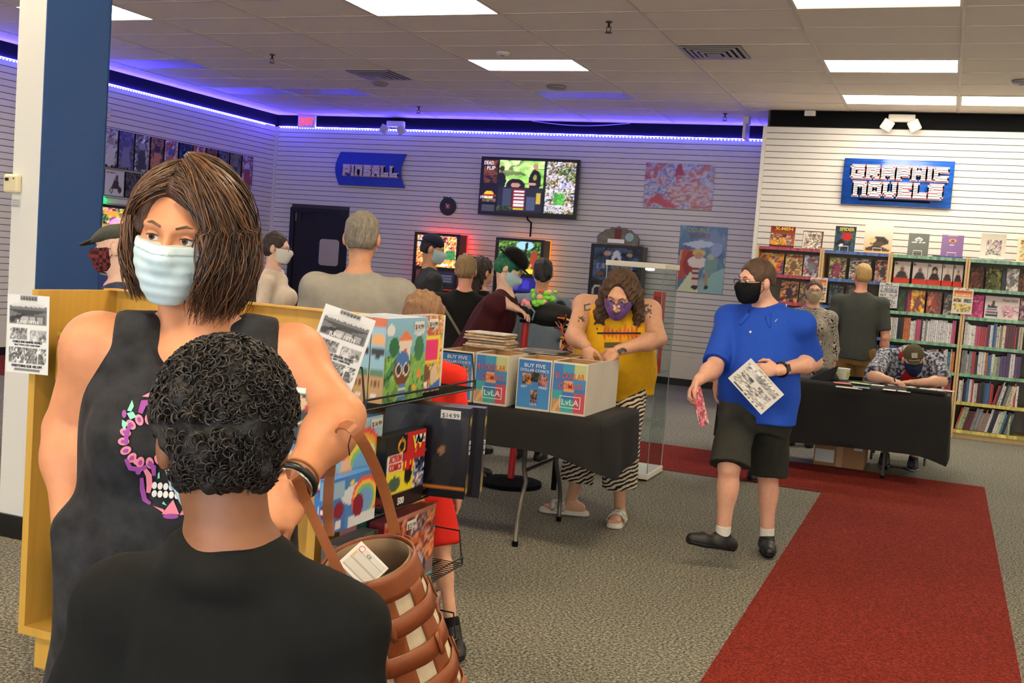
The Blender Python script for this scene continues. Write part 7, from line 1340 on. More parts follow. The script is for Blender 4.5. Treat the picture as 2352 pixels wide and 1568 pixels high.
# --- man in yellow tank top going through the boxes
b = (-1.90, 6.56); rz = R(10); t0 = thing('tmp', '', '', (*b, 0), rz); L = lambda x, y, d: loc(t0, x, y, d)
eR, wR, eL, wL = L(1318, 772, 6.50), L(1345, 794, 6.32), L(1512, 778, 6.52), L(1420, 804, 6.32); hp = L(1424, 676, 6.46); fR, fL = to_local(pz(1312, 1150, .085), t0), to_local(pz(1423, 1168, .085), t0); bpy.data.objects.remove(t0)
wR[2] = max(wR[2], 1.085); wL[2] = max(wL[2], 1.085)
g = YEL = figure('long curly haired man in yellow tank top searching the comic boxes', b, rz, 1.72, lean=18, gw=1.26, gd=1.25, belly=.35, sh=.118, skin_m=skin('yellow_man', (212, 160, 128)), arm_r=1.3, hs=1.06, head=(-6, 31, 4), headpos=hp, arms=((eR, wR), (eL, wL)), feet=(fR, fL), knees=(fR+[.05, -.02, .36], fL+[-.02, -.04, .37]), hands=((V3(.3, -.25, -.9), V3(-.5, -.6, .5), -1, .45), (V3(-.75, -.2, -.65), V3(.1, -.6, .7), 1, .4)), jaw=1.1, h=.008)
M_YT = fabric('yellow_tank', (232, 178, 32))
sc = [Ell(g.sho[i]+V3(x*.085, 0, .0), V3(.105, .14, .17), None, .03) for i, x in enumerate((-1, 1))]+[Ell(g.T(0, -.10, .275), V3(.085, .09, .075), g.R, .02)]
top(g, M_YT, 0, -.055, t=.012, loose=.014, seed=19, name='tank_top', subs=sc, fold=.005, h=.008, flare=.1)
zm = bpy.data.materials.new('zebra_print'); zm.use_nodes = True; nt = zm.node_tree; bs = nt.nodes['Principled BSDF']; bs.inputs['Roughness'].default_value = .85; tc = nt.nodes.new('ShaderNodeTexCoord'); mp = nt.nodes.new('ShaderNodeMapping'); mp.inputs['Rotation'].default_value = (0, .45, 0); wv = nt.nodes.new('ShaderNodeTexWave'); wv.bands_direction = 'Z'; wv.inputs['Scale'].default_value = 13; wv.inputs['Distortion'].default_value = 5; wv.inputs['Detail'].default_value = 2; wv.inputs['Detail Scale'].default_value = 1.2; cr = nt.nodes.new('ShaderNodeValToRGB'); cr.color_ramp.interpolation = 'CONSTANT'; e = cr.color_ramp.elements; e[0].color = (*lin((26, 22, 28)), 1); e[1].position = .5; e[1].color = (*lin((222, 210, 184)), 1); q = e.new(.42); q.color = (*lin((190, 140, 50)), 1)
for a_, b_ in ((tc.outputs['Object'], mp.inputs[0]), (mp.outputs[0], wv.inputs['Vector']), (wv.outputs[0], cr.inputs[0]), (cr.outputs[0], bs.inputs['Base Color'])): nt.links.new(a_, b_)
bottoms(g, zm, 1.62, t=.014, loose=.045, fold=.006, seed=20, leg_r=1.05)
SL = mat('slide_white', (224, 214, 198), .6); 
for i, d in enumerate((V3(-.95, -.25, 0), V3(.12, -1, 0))):
    an = g.leg[i][2]; d = unit(rot('z', -rz)@d); gr = V3(an[0], an[1], 0); a = np.cross(d, V3(0, 0, 1)); P = [Cap(gr-d*.06+V3(0, 0, .045), gr+d*.10+V3(0, 0, .045), .034, .038, .02), Cap(an, gr-d*.03+V3(0, 0, .05), .036, .036, .02)]
    for k in range(5): P.append(Cap(gr+d*.10+a*(.028-.014*k)+V3(0, 0, .04), gr+d*(.165-.008*k)+a*(.034-.016*k)+V3(0, 0, .035), .012-.0012*k, .010-.001*k, .006))
    smooth_obj('foot', sdf_mesh(P, .005), g.skin, g.t)
    so = smooth_obj('slide_sandal', sdf_mesh([Cap(gr-d*.075, gr+d*.15, .046, .05, .02)], .006, planes=[(V3(0, 0, .03), V3(0, 0, 1)), (V3(0, 0, .001), V3(0, 0, -1))]), SL, g.t)
    bb = MB(); n = 14; v = []
    for j, dd in enumerate((.035, .12)):
        for k in range(n+1): an_ = math.pi*k/n; v.append(gr+d*dd+a*math.cos(an_)*.053+V3(0, 0, .022+math.sin(an_)*(.072 if j == 0 else .055)))
    bb.add(v, [(k, k+1, n+2+k, n+1+k) for k in range(n)]); o = bb.build('slide_strap', mat('slide_strap_print', (206, 196, 182), .6, noise=.75, nscale=42), so, world=False, smooth=True); q = o.modifiers.new('thickness', 'SOLIDIFY'); q.thickness = .006
# his face, mask, hair
face_mask(g.HO, g.HM, g.hs, g.t, mat('mask_purple', (118, 84, 150), .8, noise=.12, nscale=50), jaw=1.1, low=-.135); eyes(g.HO, g.HM, g.hs, g.t); brows(g.HO, g.HM, g.hs, g.t, (70, 50, 36)); glasses(g.HO, g.HM, g.hs, g.t, (90, 60, 50))
HT = g.HT; s = g.hs
hair(g, HAIRM('curly_brown', (82, 58, 38), .7), 'long', vol=.022, amp=.010, low=None, h=.006, extra=[Cap(HT(.085, .03, .0), HT(.115, .02, -.16), .042*s, .03*s, .03), Cap(HT(-.085, .03, 0), HT(-.105, -.01, -.17), .042*s, .034*s, .03), Cap(HT(-.105, -.01, -.17), HT(-.12, -.05, -.28), .034*s, .016*s, .02), Cap(HT(0, .08, 0), HT(.03, .09, -.18), .06*s, .05*s, .03)], face=1.06, seed=31, subs=[Ell(HT(0, -.11, .06), V3(.055, .06, .06)*s, g.HM, .02)])
rs = np.random.RandomState(12); cb = MB()
for i in range(420):
    th, ph = rs.rand()*6.283, rs.rand(); y_ = .02+math.sin(th)*.1*(1 if ph < .8 else .8); x_ = math.cos(th)*.098; z_ = .135-ph*.30
    if ph < .35: f = math.sqrt(max(0, 1-((.12-ph*.32)/.13)**2)) if False else (.35+ph*1.9); f = min(f, 1); x_ *= f; y_ = .02+(y_-.02)*f
    if y_ < -.015 and z_ < .115 and abs(x_) < .092: continue
    p0 = HT(x_, y_, z_); pts = []; r_ = .007+rs.rand()*.006; dn = unit(HT(x_*1.2, y_*1.2, z_-.12)-p0); a_ = unit(np.cross(dn, V3(.3, .5, .2))); b_ = np.cross(dn, a_)
    for k in range(13): pts.append(p0+dn*.009*k+a_*r_*math.cos(k*1.1)+b_*r_*math.sin(k*1.1))
    cb.tube(pts, [.0032]*12+[.001], 4, caps=False)
cb.build('curls', HAIRM('curly_brown_light', (104, 74, 46), .6), g.t, smooth=True, world=False)['kind'] = 'stuff'
from mathutils.bvhtree import BVHTree
def bvh(o): 
    me = o.data; return BVHTree.FromPolygons([v.co.copy() for v in me.vertices], [tuple(p.vertices) for p in me.polygons])
def decal(name, g, target, polys, m, off=.0025, parent=None, sub=1):
    """polygons given as lists of photo pixels, laid on the surface of the target as thin printed film"""
    tr = bvh(target); b = MB(); eye = Vector(to_local(EYE, g.t))
    for poly in polys:
        pts = []
        c = np.mean(poly, 0); ring = [np.array(p, float) for p in poly]
        for p in [c]+ring:
            q = Vector(to_local(px(p[0], p[1], 1.), g.t)); hit, n, i, dd = tr.ray_cast(eye, (q-eye).normalized())
            if hit is None: pts = None; break
            if n.dot(eye-hit) < 0: n = -n
            pts.append(np.array(hit+n*off))
        if pts is None or len(pts) < 4: continue
        k = len(ring); b.add(pts, [(0, 1+i, 1+(i+1) % k) for i in range(k)])
    if not b.v: return None
    o = b.build(name, m, parent or target, world=False, smooth=True); o['kind'] = 'stuff'; return o
def dense(poly, n=4): return [tuple(np.array(poly[i])*(1-j/n)+np.array(poly[(i+1) % len(poly)])*j/n) for i in range(len(poly)) for j in range(n)]
def ellp(cx, cy, rx, ry, a=0, n=14): return [(cx+rx*math.cos(t)*math.cos(a)-ry*math.sin(t)*math.sin(a), cy+rx*math.cos(t)*math.sin(a)+ry*math.sin(t)*math.cos(a)) for t in np.linspace(0, 6.283, n+1)[:-1]]
tk = [o for o in g.t.children if o.name.startswith('tank_top')][0]; M_PO = mat('print_orange', (226, 96, 40), .7); M_PK = mat('print_black', (34, 28, 24), .7); M_POL = mat('print_olive', (96, 86, 44), .7)
rs = np.random.RandomState(5); decal('flame_print', g, tk, [dense([(1385+9*i, 764), (1393+9*i, 764), (1390+9*i+rs.randint(-2, 3), 764-rs.randint(8, 24))], 2) for i in range(9)]+[dense([(1384+9*i, 768), (1392+9*i, 768), (1390+9*i, 768+rs.randint(6, 20))], 2) for i in range(9)], M_PO); decal('band_print', g, tk, [dense([(1372+14*i, 763), (1387+14*i, 763), (1387+14*i, 767), (1372+14*i, 767)], 2) for i in range(7)], M_PK, off=.0035); decal('landscape_print', g, tk, [dense([(1388+12*i, 786), (1400+12*i, 786), (1400+12*i, 798), (1388+12*i, 798)], 2) for i in range(4)], M_POL)
M_TAT = mat('tattoo_ink', (88, 84, 78), .6); decal('tattoo', g, g.body, [ellp(1488+rs.randint(-8, 8), 715+rs.randint(-14, 14), rs.randint(2, 6), rs.randint(1, 4), rs.rand()*3, 8) for i in range(22)]+[ellp(1335+rs.randint(-6, 6), 735+rs.randint(-6, 6), 4, 1.5, rs.rand()*3, 8) for i in range(9)]+[dense(q, 2) for q in ([(1340, 700), (1356, 696), (1357, 699), (1341, 703)], [(1342, 712), (1358, 708), (1358, 711), (1342, 715)], [(1341, 701), (1344, 701), (1345, 714), (1342, 714)])]+[ellp(1430+rs.randint(-8, 8), 806+rs.randint(-4, 4), 5, 3, rs.rand(), 8) for i in range(10)], M_TAT, off=.0012)
mk = [o for o in g.t.children if o.name.startswith('face_mask')][0]; decal('mask_print', g, mk, [ellp(1414+rs.randint(-9, 10), 708+rs.randint(-7, 8), rs.randint(2, 4), rs.randint(1, 4), rs.rand()*3, 8) for i in range(16)], mat('mask_print_gold', (206, 170, 90), .6), off=.002)

# --- man in blue polo walking
b = (-.93, 6.14); rz = R(-14); t0 = thing('tmp', '', '', (*b, 0), rz); L = lambda x, y, d: loc(t0, x, y, d)
eR, wR, eL, wL = L(1640, 846, 5.93), L(1606, 872, 5.80), L(1868, 832, 6.02), L(1788, 850, 5.76); hp = L(1737, 645, 5.98); aL, aR = to_local(pz(1762, 1232, .09), t0), L(1660, 1228, 5.82); bpy.data.objects.remove(t0)
g = BLU = figure('man in royal blue polo shirt and dark shorts walking with papers', b, rz, 1.715, lean=2, gw=1.16, gd=1.18, belly=.36, sh=.122, skin_m=skin('blue_man', (220, 168, 142)), arm_r=1.22, leg_r=1.08, head=(-32, 8, 3), headpos=hp, arms=((eR, wR), (eL, wL)), feet=(aR, aL), knees=(aR+[.02, -.04, .38], aL+[-.01, -.05, .37]), hands=((V3(-.35, -.5, -.8), V3(-.8, -.3, .3), -1, .75), (V3(-1, -.35, -.05), V3(-.1, -1, .35), 1, .55)), h=.008, jaw=1.04)
M_POLO = fabric('royal_blue_polo', (34, 78, 186), ns=90, bump=.2, bs=900)
po = top(g, M_POLO, .88, -.068, t=.012, loose=.012, seed=21, fold=.005, h=.008, arm_r=1.2, vneck=.055, name='polo_shirt')
bottoms(g, fabric('dark_shorts', (46, 47, 42)), .99, t=.014, loose=.034, fold=.006, seed=22, leg_r=1.02, h=.009, name='shorts', waist=-.045)
# collar, buttons
cl_ = smooth_obj('collar', sdf_mesh([Cap(g.T(-.052, .02, .305), g.T(0, .045, .312), .02, .02, .01), Cap(g.T(.052, .02, .305), g.T(0, .045, .312), .02, .02, .01), Cap(g.T(-.052, .02, .305), g.T(-.035, -.055, .272), .021, .015, .01), Cap(g.T(.052, .02, .305), g.T(.035, -.055, .272), .021, .015, .01), Cap(g.T(-.035, -.055, .272), g.T(-.05, -.07, .245), .016, .008, .01), Cap(g.T(.035, -.055, .272), g.T(.05, -.07, .245), .016, .008, .01)], .005), M_POLO, po)
seg(g, 'collar_stripe', [g.T(.06, .028, .315), g.T(.072, -.005, .296), g.T(.06, -.055, .262)], .0035, M_INKW, parent=cl_); MB().ball(g.T(0, -.082*1.25, .225), .007, 8, 6).build('button', M_INKW, po, smooth=True, world=False)
d1 = unit(rot('z', -rz)@V3(-.85, -.5, .12)); d2 = unit(rot('z', -rz)@V3(.25, -1, 0)); shoes(g, M_SHOEK, (d1, d2), L=.262, tilt=(1, 0), sock=fabric('white_sock', (220, 216, 206)), h=.006)
face_mask(g.HO, g.HM, g.hs, g.t, M_MASKK, jaw=1.04, low=-.13); eyes(g.HO, g.HM, g.hs, g.t, look=(-.2, -.25)); brows(g.HO, g.HM, g.hs, g.t, (70, 50, 36)); glasses(g.HO, g.HM, g.hs, g.t, (50, 44, 40)); hair(g, HAIRM('brown', (78, 56, 38)), 'short', vol=.010, amp=.003, low=-.025)
wv_ = g.arm[1][2]; e_ = g.arm[1][1]; dr = unit(wv_-e_); wc = wv_-dr*.03; wa = MB(); a_ = unit(np.cross(dr, V3(0, 0, 1))); b_ = np.cross(a_, dr); wa.tube([wc+(a_*math.cos(q)+b_*math.sin(q))*.036 for q in np.linspace(0, 6.283, 21)[:-1]], .009, 6, closed=True); wt = wa.build('watch_band', mat('watch_black', (20, 20, 22), .4), g.t, smooth=True, world=False); fc_ = unit(to_local(EYE, g.t)-wc); fc_ = unit(fc_-dr*(fc_@dr)); MB().prism([(-.018, -.02), (.018, -.02), (.018, .02), (-.018, .02)], wc+fc_*.036, dr, unit(np.cross(fc_, dr)), fc_, .012).build('watch_face', mat('watch_glass', (12, 13, 16), .08), wt, world=False, bevel=.003)
seg(g, 'shoe_lace', [g.leg[1][2]+V3(0, -.05, .0), g.leg[1][2]+V3(.03, -.07, .01)], .003, M_SHOEK)
# papers he carries
def held_sheet(name, lab, cat, c4, ops, res, m=None):
    a, b_, c, d = (np.array(q) for q in c4); ex = unit(b_-a); ey = d-a; ey = unit(ey-ex*(ex@ey)); w, h = np.linalg.norm(b_-a), abs((d-a)@ey); t = thing(name, lab, cat, a, 0); picture('sheet', a, ex, ey, w, h, ops, *res, t, m or mat_print('flyer_paper')); return t
held_sheet('held_flyer', 'black and white flyer held against the blue polo shirt', 'flyer', (px(1672, 868, 5.74), px(1748, 952, 5.70), px(1798, 912, 5.70), px(1720, 817, 5.74)), flyer_ops(1, 77), (26, 34)); held_sheet('held_comic', 'pink comic hanging from the hand of the blue polo man', 'comic', (px(1607, 979, 5.70), px(1629, 974, 5.76), px(1612, 886, 5.80), px(1588, 892, 5.72)), [('bg', (180, 80, 110)), ('blot', 601, 4, [(150, 50, 90), (220, 130, 150), (190, 70, 80), (230, 200, 200)])], (10, 30))
# ================================================================== the woman in front
D = 2.0; b = XY(448, 900, 2.02); rz = R(34); t0 = thing('tmp', '', '', (*b, 0), rz); L = lambda x, y, d: loc(t0, x, y, d)
eR, wR, eL, wL = L(158, 985, 2.02), L(160, 1235, 1.94), L(782, 958, 1.98), L(676, 1108, 1.84); hp = L(422, 545, 1.98); bpy.data.objects.remove(t0)
g = WOM = figure('woman with shoulder length brown hair, pale blue mask and black tank top', b, rz, 1.66, lean=1, gw=1.2, gd=1.15, belly=.15, sh=.106, shz=.268, bust=1.15, clav=True, skin_m=skin('woman', (200, 134, 94)), arm_r=1.16, head=(-13, 7, 5), headpos=hp, pelvis=V3(0, .01, .89), arms=((eR, wR), (eL, wL)), hands=((None,), (wL-eL+V3(.0, .0, -.06), V3(.1, -.75, .65), 1, 1.15)), h=.006, hh=.0032, name='person', hands_on=(False, True))
sh_ = g.sho
# sleeveless tunic
Ht = g.Ht; prof = [(-.30, .175, .14, 0), (-.12, .150, .118, 0), (.0, .132, .102, -.004), (.07, .122, .094, -.008), (.13, .120, .094, -.008), (.19, .122, .094, -.006), (.235, .118, .084, 0), (.27, .112, .068, .004), (.295, .104, .058, .006), (.314, .096, .050, .008)]
P = [Loft(g.P, g.R, [tuple(q*Ht for q in p) for p in prof], .02)]
for x in (-1, 1): P.append(Ell(g.T(x*.05, -.066, .185), V3(.048, .042, .05)*Ht*1.12, g.R, .03))
sb = [Ell(g.sho[i]+V3(x*.055, 0, .08), V3(.085, .16, .14), None, .015) for i, x in enumerate((-1, 1))]+[Ell(g.T(0, -.085, .325), V3(.106, .125, .128), g.R, .015), Ell(g.T(0, .09, .325), V3(.106, .1, .10), g.R, .015), Ell(g.T(0, 0, .345), V3(.1, .2, .08), g.R, .015)]
P.append(Cap(wR+V3(.015, -.0, .012), wR+V3(.07, .0, -.16), .046, .075, .05))
M_TK = mat('tunic_acid_wash', (30, 30, 33), .9, noise=.95, nscale=22, bump=.25, bscale=500)
tun = smooth_obj('tank_top', sdf_mesh(P, .006, sb, noise=folds(.003, 24, 41, .12)), M_TK, g.t)
bottoms(g, fabric('black_leggings', (22, 22, 24)), h=.012); shoes(g, M_SHOEK, h=.009)
# printed sugar skull
PK, PU, MI, WH = mat('print_pink', (222, 130, 150), .8), mat('print_purple', (146, 66, 148), .8), mat('print_mint', (130, 206, 176), .8), mat('print_white', (226, 222, 216), .8)
def stroke(pts, w): 
    pts = [np.array(p, float) for p in pts]; l, r = [], []
    for i, p in enumerate(pts):
        d = pts[min(i+1, len(pts)-1)]-pts[max(i-1, 0)]; n = np.array([-d[1], d[0]])/(np.hypot(*d)+1e-9); ww = w*(.35+.65*math.sin(math.pi*(.15+.7*i/(len(pts)-1)))); l.append(p+n*ww); r.append(p-n*ww)
    return [[tuple(l[i]), tuple(l[i+1]), tuple(r[i+1]), tuple(r[i])] for i in range(len(pts)-1)]
decal('skull_petals', g, tun, [ellp(337+52*math.cos(a), 1012+50*math.sin(a), 13, 9, a) for a in np.arange(.6, 6.1, .42)]+[dense(q) for q in ([(326, 912), (356, 897), (358, 916)], [(372, 1180), (398, 1146), (412, 1180)], [(352, 1160), (376, 1168), (384, 1182)], [(412, 1182), (424, 1162), (430, 1180)])]+[ellp(347, 948, 8, 17, .2), ellp(312, 1058, 12, 6, .8)]+stroke([(333, 1076), (342, 1090), (344, 1112), (341, 1130)], 7), PK)
decal('skull_swirls', g, tun, stroke([(299, 975), (292, 1000), (291, 1020)], 5)+stroke([(350, 925), (330, 928), (322, 950)], 8)+stroke([(290, 1052), (300, 1072), (322, 1076), (336, 1068)], 6)+stroke([(326, 1094), (328, 1120), (334, 1145), (347, 1155)], 6)+stroke([(340, 1062), (352, 1070), (354, 1090)], 6)+[ellp(337+52*math.cos(a), 1012+50*math.sin(a), 6, 4, a) for a in np.arange(.6, 6.1, .42)]+[ellp(287, 952, 5, 9), ellp(393, 1184, 18, 6), ellp(318, 1082, 6, 5)], PU, off=.004)
decal('skull_leaves', g, tun, [dense(q) for q in ([(293, 944), (304, 920), (308, 934), (302, 946)], [(292, 950), (306, 946), (314, 958), (300, 964)], [(282, 964), (294, 972), (286, 990), (281, 976)], [(373, 1156), (376, 1150), (384, 1160)], [(362, 1086), (366, 1082), (367, 1096), (362, 1098)])], MI)
decal('skull_teeth', g, tun, [ellp(355+13*i, y, 6, 8.5, .12, 12) for i in range(5) for y in (1113+1.5*i, 1132+1.2*i)], WH)
# face
HO, HM, s = g.HO, g.HM, g.hs; T = g.HT
eyes(HO, HM, s, g.t, iris=(84, 62, 46), look=(-.12, -.06)); brows(HO, HM, s, g.t, (104, 74, 56))
for x in (-1, 1):
    smooth_obj('eyelid', sdf_mesh([Ell(T(x*.031, -.0745, .0065), V3(.0152, .0152, .0152)*s, HM, .005)], .0016, [Ell(T(x*.031, -.09, .0045), V3(.0165, .03, .0056)*s, HM, .003)], [(T(0, -.072, 0), HM[:, 1])]), g.skin, g.t)
    MB().tube([T(x*.0195, -.0862, .0075), T(x*.031, -.0905, .0112), T(x*.043, -.0850, .0080)], [.0008*s, .0014*s, .0010*s], 5).build('eyelash', mat('lash_dark', (50, 36, 30), .7), g.t, world=False)
mk = face_mask(HO, HM, s, g.t, mat('surgical_mask', (196, 218, 222), .7, noise=.03, nscale=80), h=.003, low=-.118, top=-.004, pleat=.0008)
smooth_obj('nose_wire_band', sdf_mesh([p for p in head_prims(HO, HM, s, 1.08)[0]]+[Ell(T(0, -.075, -.045), V3(.046, .045, .062)*s, HM, .03*s)], .003, (), [(T(0, 0, -.003), HM[:, 2]), (T(0, 0, -.019), -HM[:, 2]), (T(0, -.03, 0), HM[:, 1])], infl=.0075*s), mat('mask_band', (208, 226, 228), .7), mk)
# hair: soft mass and strands swept from a parting
HB = HAIRM('woman_brown', (70, 44, 28)); hm = hair(g, HB, 'long', vol=.016, amp=.003, low=None, h=.005, extra=[Cap(T(.072, .012, .05), T(.100, .012, -.06), .032*s, .033*s, .04), Cap(T(.100, .012, -.06), T(.092, .005, -.11), .033*s, .022*s, .04), Cap(T(-.07, .02, .04), T(-.084, .02, -.05), .034*s, .034*s, .04), Cap(T(-.084, .02, -.05), T(-.08, .01, -.10), .034*s, .018*s, .04), Cap(T(0, .08, 0), T(0, .085, -.11), .07*s, .055*s, .04), Ell(T(.01, .025, .075), V3(.078, .088, .055)*s, HM, .03)], subs=[Ell(T(-.022, -.105, -.03), V3(.060, .075, .105)*s, HM, .015), Ell(T(-.03, -.10, .05), V3(.035, .05, .05)*s, HM, .02), Ell(T(0, -.07, -.17), V3(.062, .1, .1)*s, HM, .02)])
rs = np.random.RandomState(77); SB = [MB(), MB(), MB()]
for i in range(3000):
    right = rs.rand() < .56
    fe = R(rs.uniform(38, 180)) if right else -R(rs.uniform(62, 180)); fr = fe*rs.uniform(.05, .6) if abs(fe) < R(110) else fe*rs.uniform(.6, 1.); vol = rs.uniform(.006, .034)*(1.45 if right else .55); zl = -rs.uniform(.09, .155) if right else -rs.uniform(.09, .135); th0 = R(rs.uniform(2, 62)); pts = []; w1, w2 = rs.rand(2)*6.28; kink = rs.uniform(.003, .014)
    for k in range(15):
        u = k/14
        if u < .55:
            q = u/.55; th = th0+(R(98)-th0)*q; fi = fr+(fe-fr)*q**.75; rad = 1.06+vol/.09*(.55+.8*q); zz = .038+.088*(rad+.06*(1-q))*math.cos(th); rr = math.sin(th); ze = zz
        else:
            q = (u-.55)/.45; zz = ze+(zl-ze)*q; rr = 1+.12*math.sin(q*2.4)-.24*q*q; fi = fe+.12*math.sin(q*3+w1)
        x, y = math.sin(fi)*(.078*rr*rad)-.012*(1-u), .016-math.cos(fi)*(.094*rr*rad)
        pts.append(T(x+kink*math.sin(u*9+w1)*u, y+kink*math.cos(u*8+w2)*u, zz))
    SB[i % 3].tube(pts, [.0013]*12+[.0010, .0007, .0003], 3, caps=False)
for b_, c, n in zip(SB, ((50, 32, 20), (78, 50, 30), (116, 76, 44)), ('dark', 'mid', 'light')): b_.build('hair_strands', mat('strand_'+n, c, .4, spec=.6), hm, smooth=True, world=False)['kind'] = 'stuff'
# wrist bangles
w_, e_ = g.arm[1][2], g.arm[1][1]; dr = unit(w_-e_); a_ = unit(np.cross(dr, V3(0, 0, 1))); b_ = np.cross(a_, dr)
for off, r_, m_, n_ in ((-.005, .0068, mat('bangle_black', (18, 17, 18), .35), 'bracelet'), (.006, .0035, M_CHROME, 'bangle'), (-.022, .002, mat('bracelet_tan', (150, 96, 50), .6), 'thread_bracelet')): MB().tube([w_+dr*off+(a_*math.cos(q)+b_*math.sin(q))*.0345 for q in np.linspace(0, 6.283, 25)[:-1]], r_, 8, closed=True).build(n_, m_, g.t, smooth=True, world=False)

# ================================================================== the boy in front
b = XY(540, 1300, 1.45); g = BOY = figure('boy with short black curly hair in black t-shirt seen from behind', b, R(196), 1.39, hs=1.16, gw=.95, gd=.95, sh=.112, shz=.236, nk=1.25, skin_m=skin('boy', (136, 88, 58)), arm_r=1.02, head=(26, 10, 0), headpos=to_local(px(512, 1006, 1.45), (lambda q: q)(thing('tmp2', '', '', (*b, 0), R(196)))), h=.006, hh=.004, name='person'); bpy.data.objects.remove(bpy.data.objects['tmp2'])
top(g, fabric('boy_black_tee', (15, 16, 15)), .9, -.1, loose=.02, t=.012, seed=51, fold=.005, h=.006, arm_r=1.02, name='t_shirt', extra=[Cap(g.neck+g.R@V3(.050*math.cos(q), .006+.050*math.sin(q), -.027+.010*math.sin(q)), g.neck+g.R@V3(.050*math.cos(q+.4), .006+.050*math.sin(q+.4), -.027+.010*math.sin(q+.4)), .019, .019, .03) for q in np.arange(0, 6.28, .4)])
bottoms(g, M_CHAR, .95, h=.01); shoes(g, M_SHOEK, h=.009)
T, s, HM = g.HT, g.hs, g.HM; HK = mat('hair_boy_black', (22, 18, 15), .7, noise=.5, nscale=90, bump=.8, bscale=140)
hair(g, HK, 'long', vol=.022, amp=.006, low=-.085, h=.0045, seed=52, subs=[Ell(T(x*.118, .02, -.048), V3(.052, .075, .060)*s, HM, .01) for x in (-1, 1)])
rs = np.random.RandomState(9); cb = [MB(), MB()]
for i in range(2600):
    u = rs.randn(3); u /= np.linalg.norm(u)
    if u[2] < -.78: continue
    c = V3(0, .018, .036)+u*V3(.096, .112, .106) if u[2] > -.1 else V3(0, .03, .02)+u*V3(.09, .102, .11)
    if c[1] < -.055 and c[2] < .075: continue
    if c[2] < .006 and abs(c[0]) > .066 and c[1] < .08: continue
    if c[2] < -.088: continue
    p = T(*c); nn = unit(HM@u); a = unit(np.cross(nn, rs.randn(3))); d_ = np.cross(nn, a); r_ = rs.uniform(.004, .0085); ph = rs.rand()*6
    cb[i % 2].tube([p+nn*(-.006+.0016*k)+a*r_*math.cos(ph+k*.85)+d_*r_*math.sin(ph+k*.85) for k in range(11)], [.0016]*10+[.0006], 3, caps=False)
for q, c in zip(cb, ((24, 19, 15), (44, 34, 26))): q.build('curls', mat('boy_curl_%d' % c[0], c, .45, spec=.5), [o for o in g.t.children if o.name.startswith('hair')][0], smooth=True, world=False)['kind'] = 'stuff'
face_mask(g.HO, HM, s, g.t, M_MASKB, h=.004); eyes(g.HO, HM, s, g.t)

# ================================================================== woven bucket bag
def frame(o, roll, tilt):
    ex = CR*math.cos(roll)+CU*math.sin(roll); ez = -CR*math.sin(roll)+CU*math.cos(roll); ey = CF.copy(); e2 = ez*math.cos(tilt)-ey*math.sin(tilt); e1 = ey*math.cos(tilt)+ez*math.sin(tilt); return np.array(o), ex, e1, e2
O, ex, ey, ez = frame(px(842, 1284, 1.90), R(11), R(23)); t = BAG = thing('handbag', 'woven brown leather and cream canvas bucket bag hanging from the arm', 'handbag', O)
M_LE = mat('bag_leather', (136, 72, 36), .42, noise=.1, nscale=30, bump=.15, bscale=300); M_LE2 = mat('bag_leather_strap', (150, 88, 48), .45, noise=.08, nscale=30); M_CA = mat('bag_canvas', (222, 204, 168), .85, noise=.05, nscale=60, bump=.2, bscale=700); M_LI = mat('bag_lining', (150, 122, 92), .85, noise=.06, nscale=30)
def rad(z): u = -z/.36; return .080+.032*min(1, u*1.15)**.9, .068+.028*min(1, u*1.15)**.9
def bp(phi, z, off=0.): a, b = rad(z); return O+ex*(a+off)*math.sin(phi)-ey*(b+off)*math.cos(phi)+ez*z
def patch(name, p0, p1, z0, z1, off, m, parent=None, n=8, k=6, th=.0028, wave=None):
    b = MB(); v = [bp(p0+(p1-p0)*i/n, z0+(z1-z0)*j/k, off+(wave(p0+(p1-p0)*i/n, z0+(z1-z0)*j/k) if wave else 0)) for i in range(n+1) for j in range(k+1)]
    b.add(v, [(i*(k+1)+j, (i+1)*(k+1)+j, (i+1)*(k+1)+j+1, i*(k+1)+j+1) for i in range(n) for j in range(k)]); o = b.build(name, m, parent or t, smooth=True); q = o.modifiers.new('thickness', 'SOLIDIFY'); q.thickness = th; q.offset = 0; return o
TW = 2*math.pi
patch('canvas_body', 0, TW, -.36, -.01, 0, M_CA, n=48, k=12, th=.002); patch('lining', 0, TW, -.34, -.002, -.004, M_LI, n=48, k=10, th=.001)
bt = MB(); bt.prism([(.112*math.cos(a), .096*math.sin(a)) for a in np.linspace(0, TW, 33)[:-1]], O-ez*.36, ex, ey, ez, .006); bt.build('bottom', M_LE, t)
patch('rim_band', 0, TW, -.048, .0, .0045, M_LE, n=48, k=4, th=.004); patch('base_band', 0, TW, -.36, -.318, .0045, M_LE, n=48, k=3, th=.004)
NV = 8; zr = [-.098, -.170, -.242, -.305]
for i in range(NV):
    c = TW*(i+.35)/NV; hw = .2
    patch('woven_strap', c-hw, c+hw, -.33, -.04, .0035, M_LE, n=5, k=20, th=.003, wave=lambda p, z, i=i: .0018*(math.cos((z+.1)/.06*math.pi+i*math.pi)))
for j, z in enumerate(zr):
    bd = patch('woven_band', 0, TW, z-.019, z+.019, .0055, M_LE2 if False else M_LE, n=80, k=2, th=.003, wave=lambda p, zz, j=j: -.002*math.cos(p/TW*NV*math.pi*2*.5*2-.35*TW*0+j*math.pi)*.6)
    for i in range(NV):
        if (i+j) % 2 == 0:
            c = TW*(i+.35)/NV; patch('band_loop', c-.05, c+.05, z-.022, z+.022, .0105, M_LE, bd, n=2, k=3, th=.003)
for i in (2, 6): c = TW*(i+.85)/NV; patch('side_strip', c-.11, c+.11, -.36, .0, .012, M_LE, n=4, k=16, th=.003)
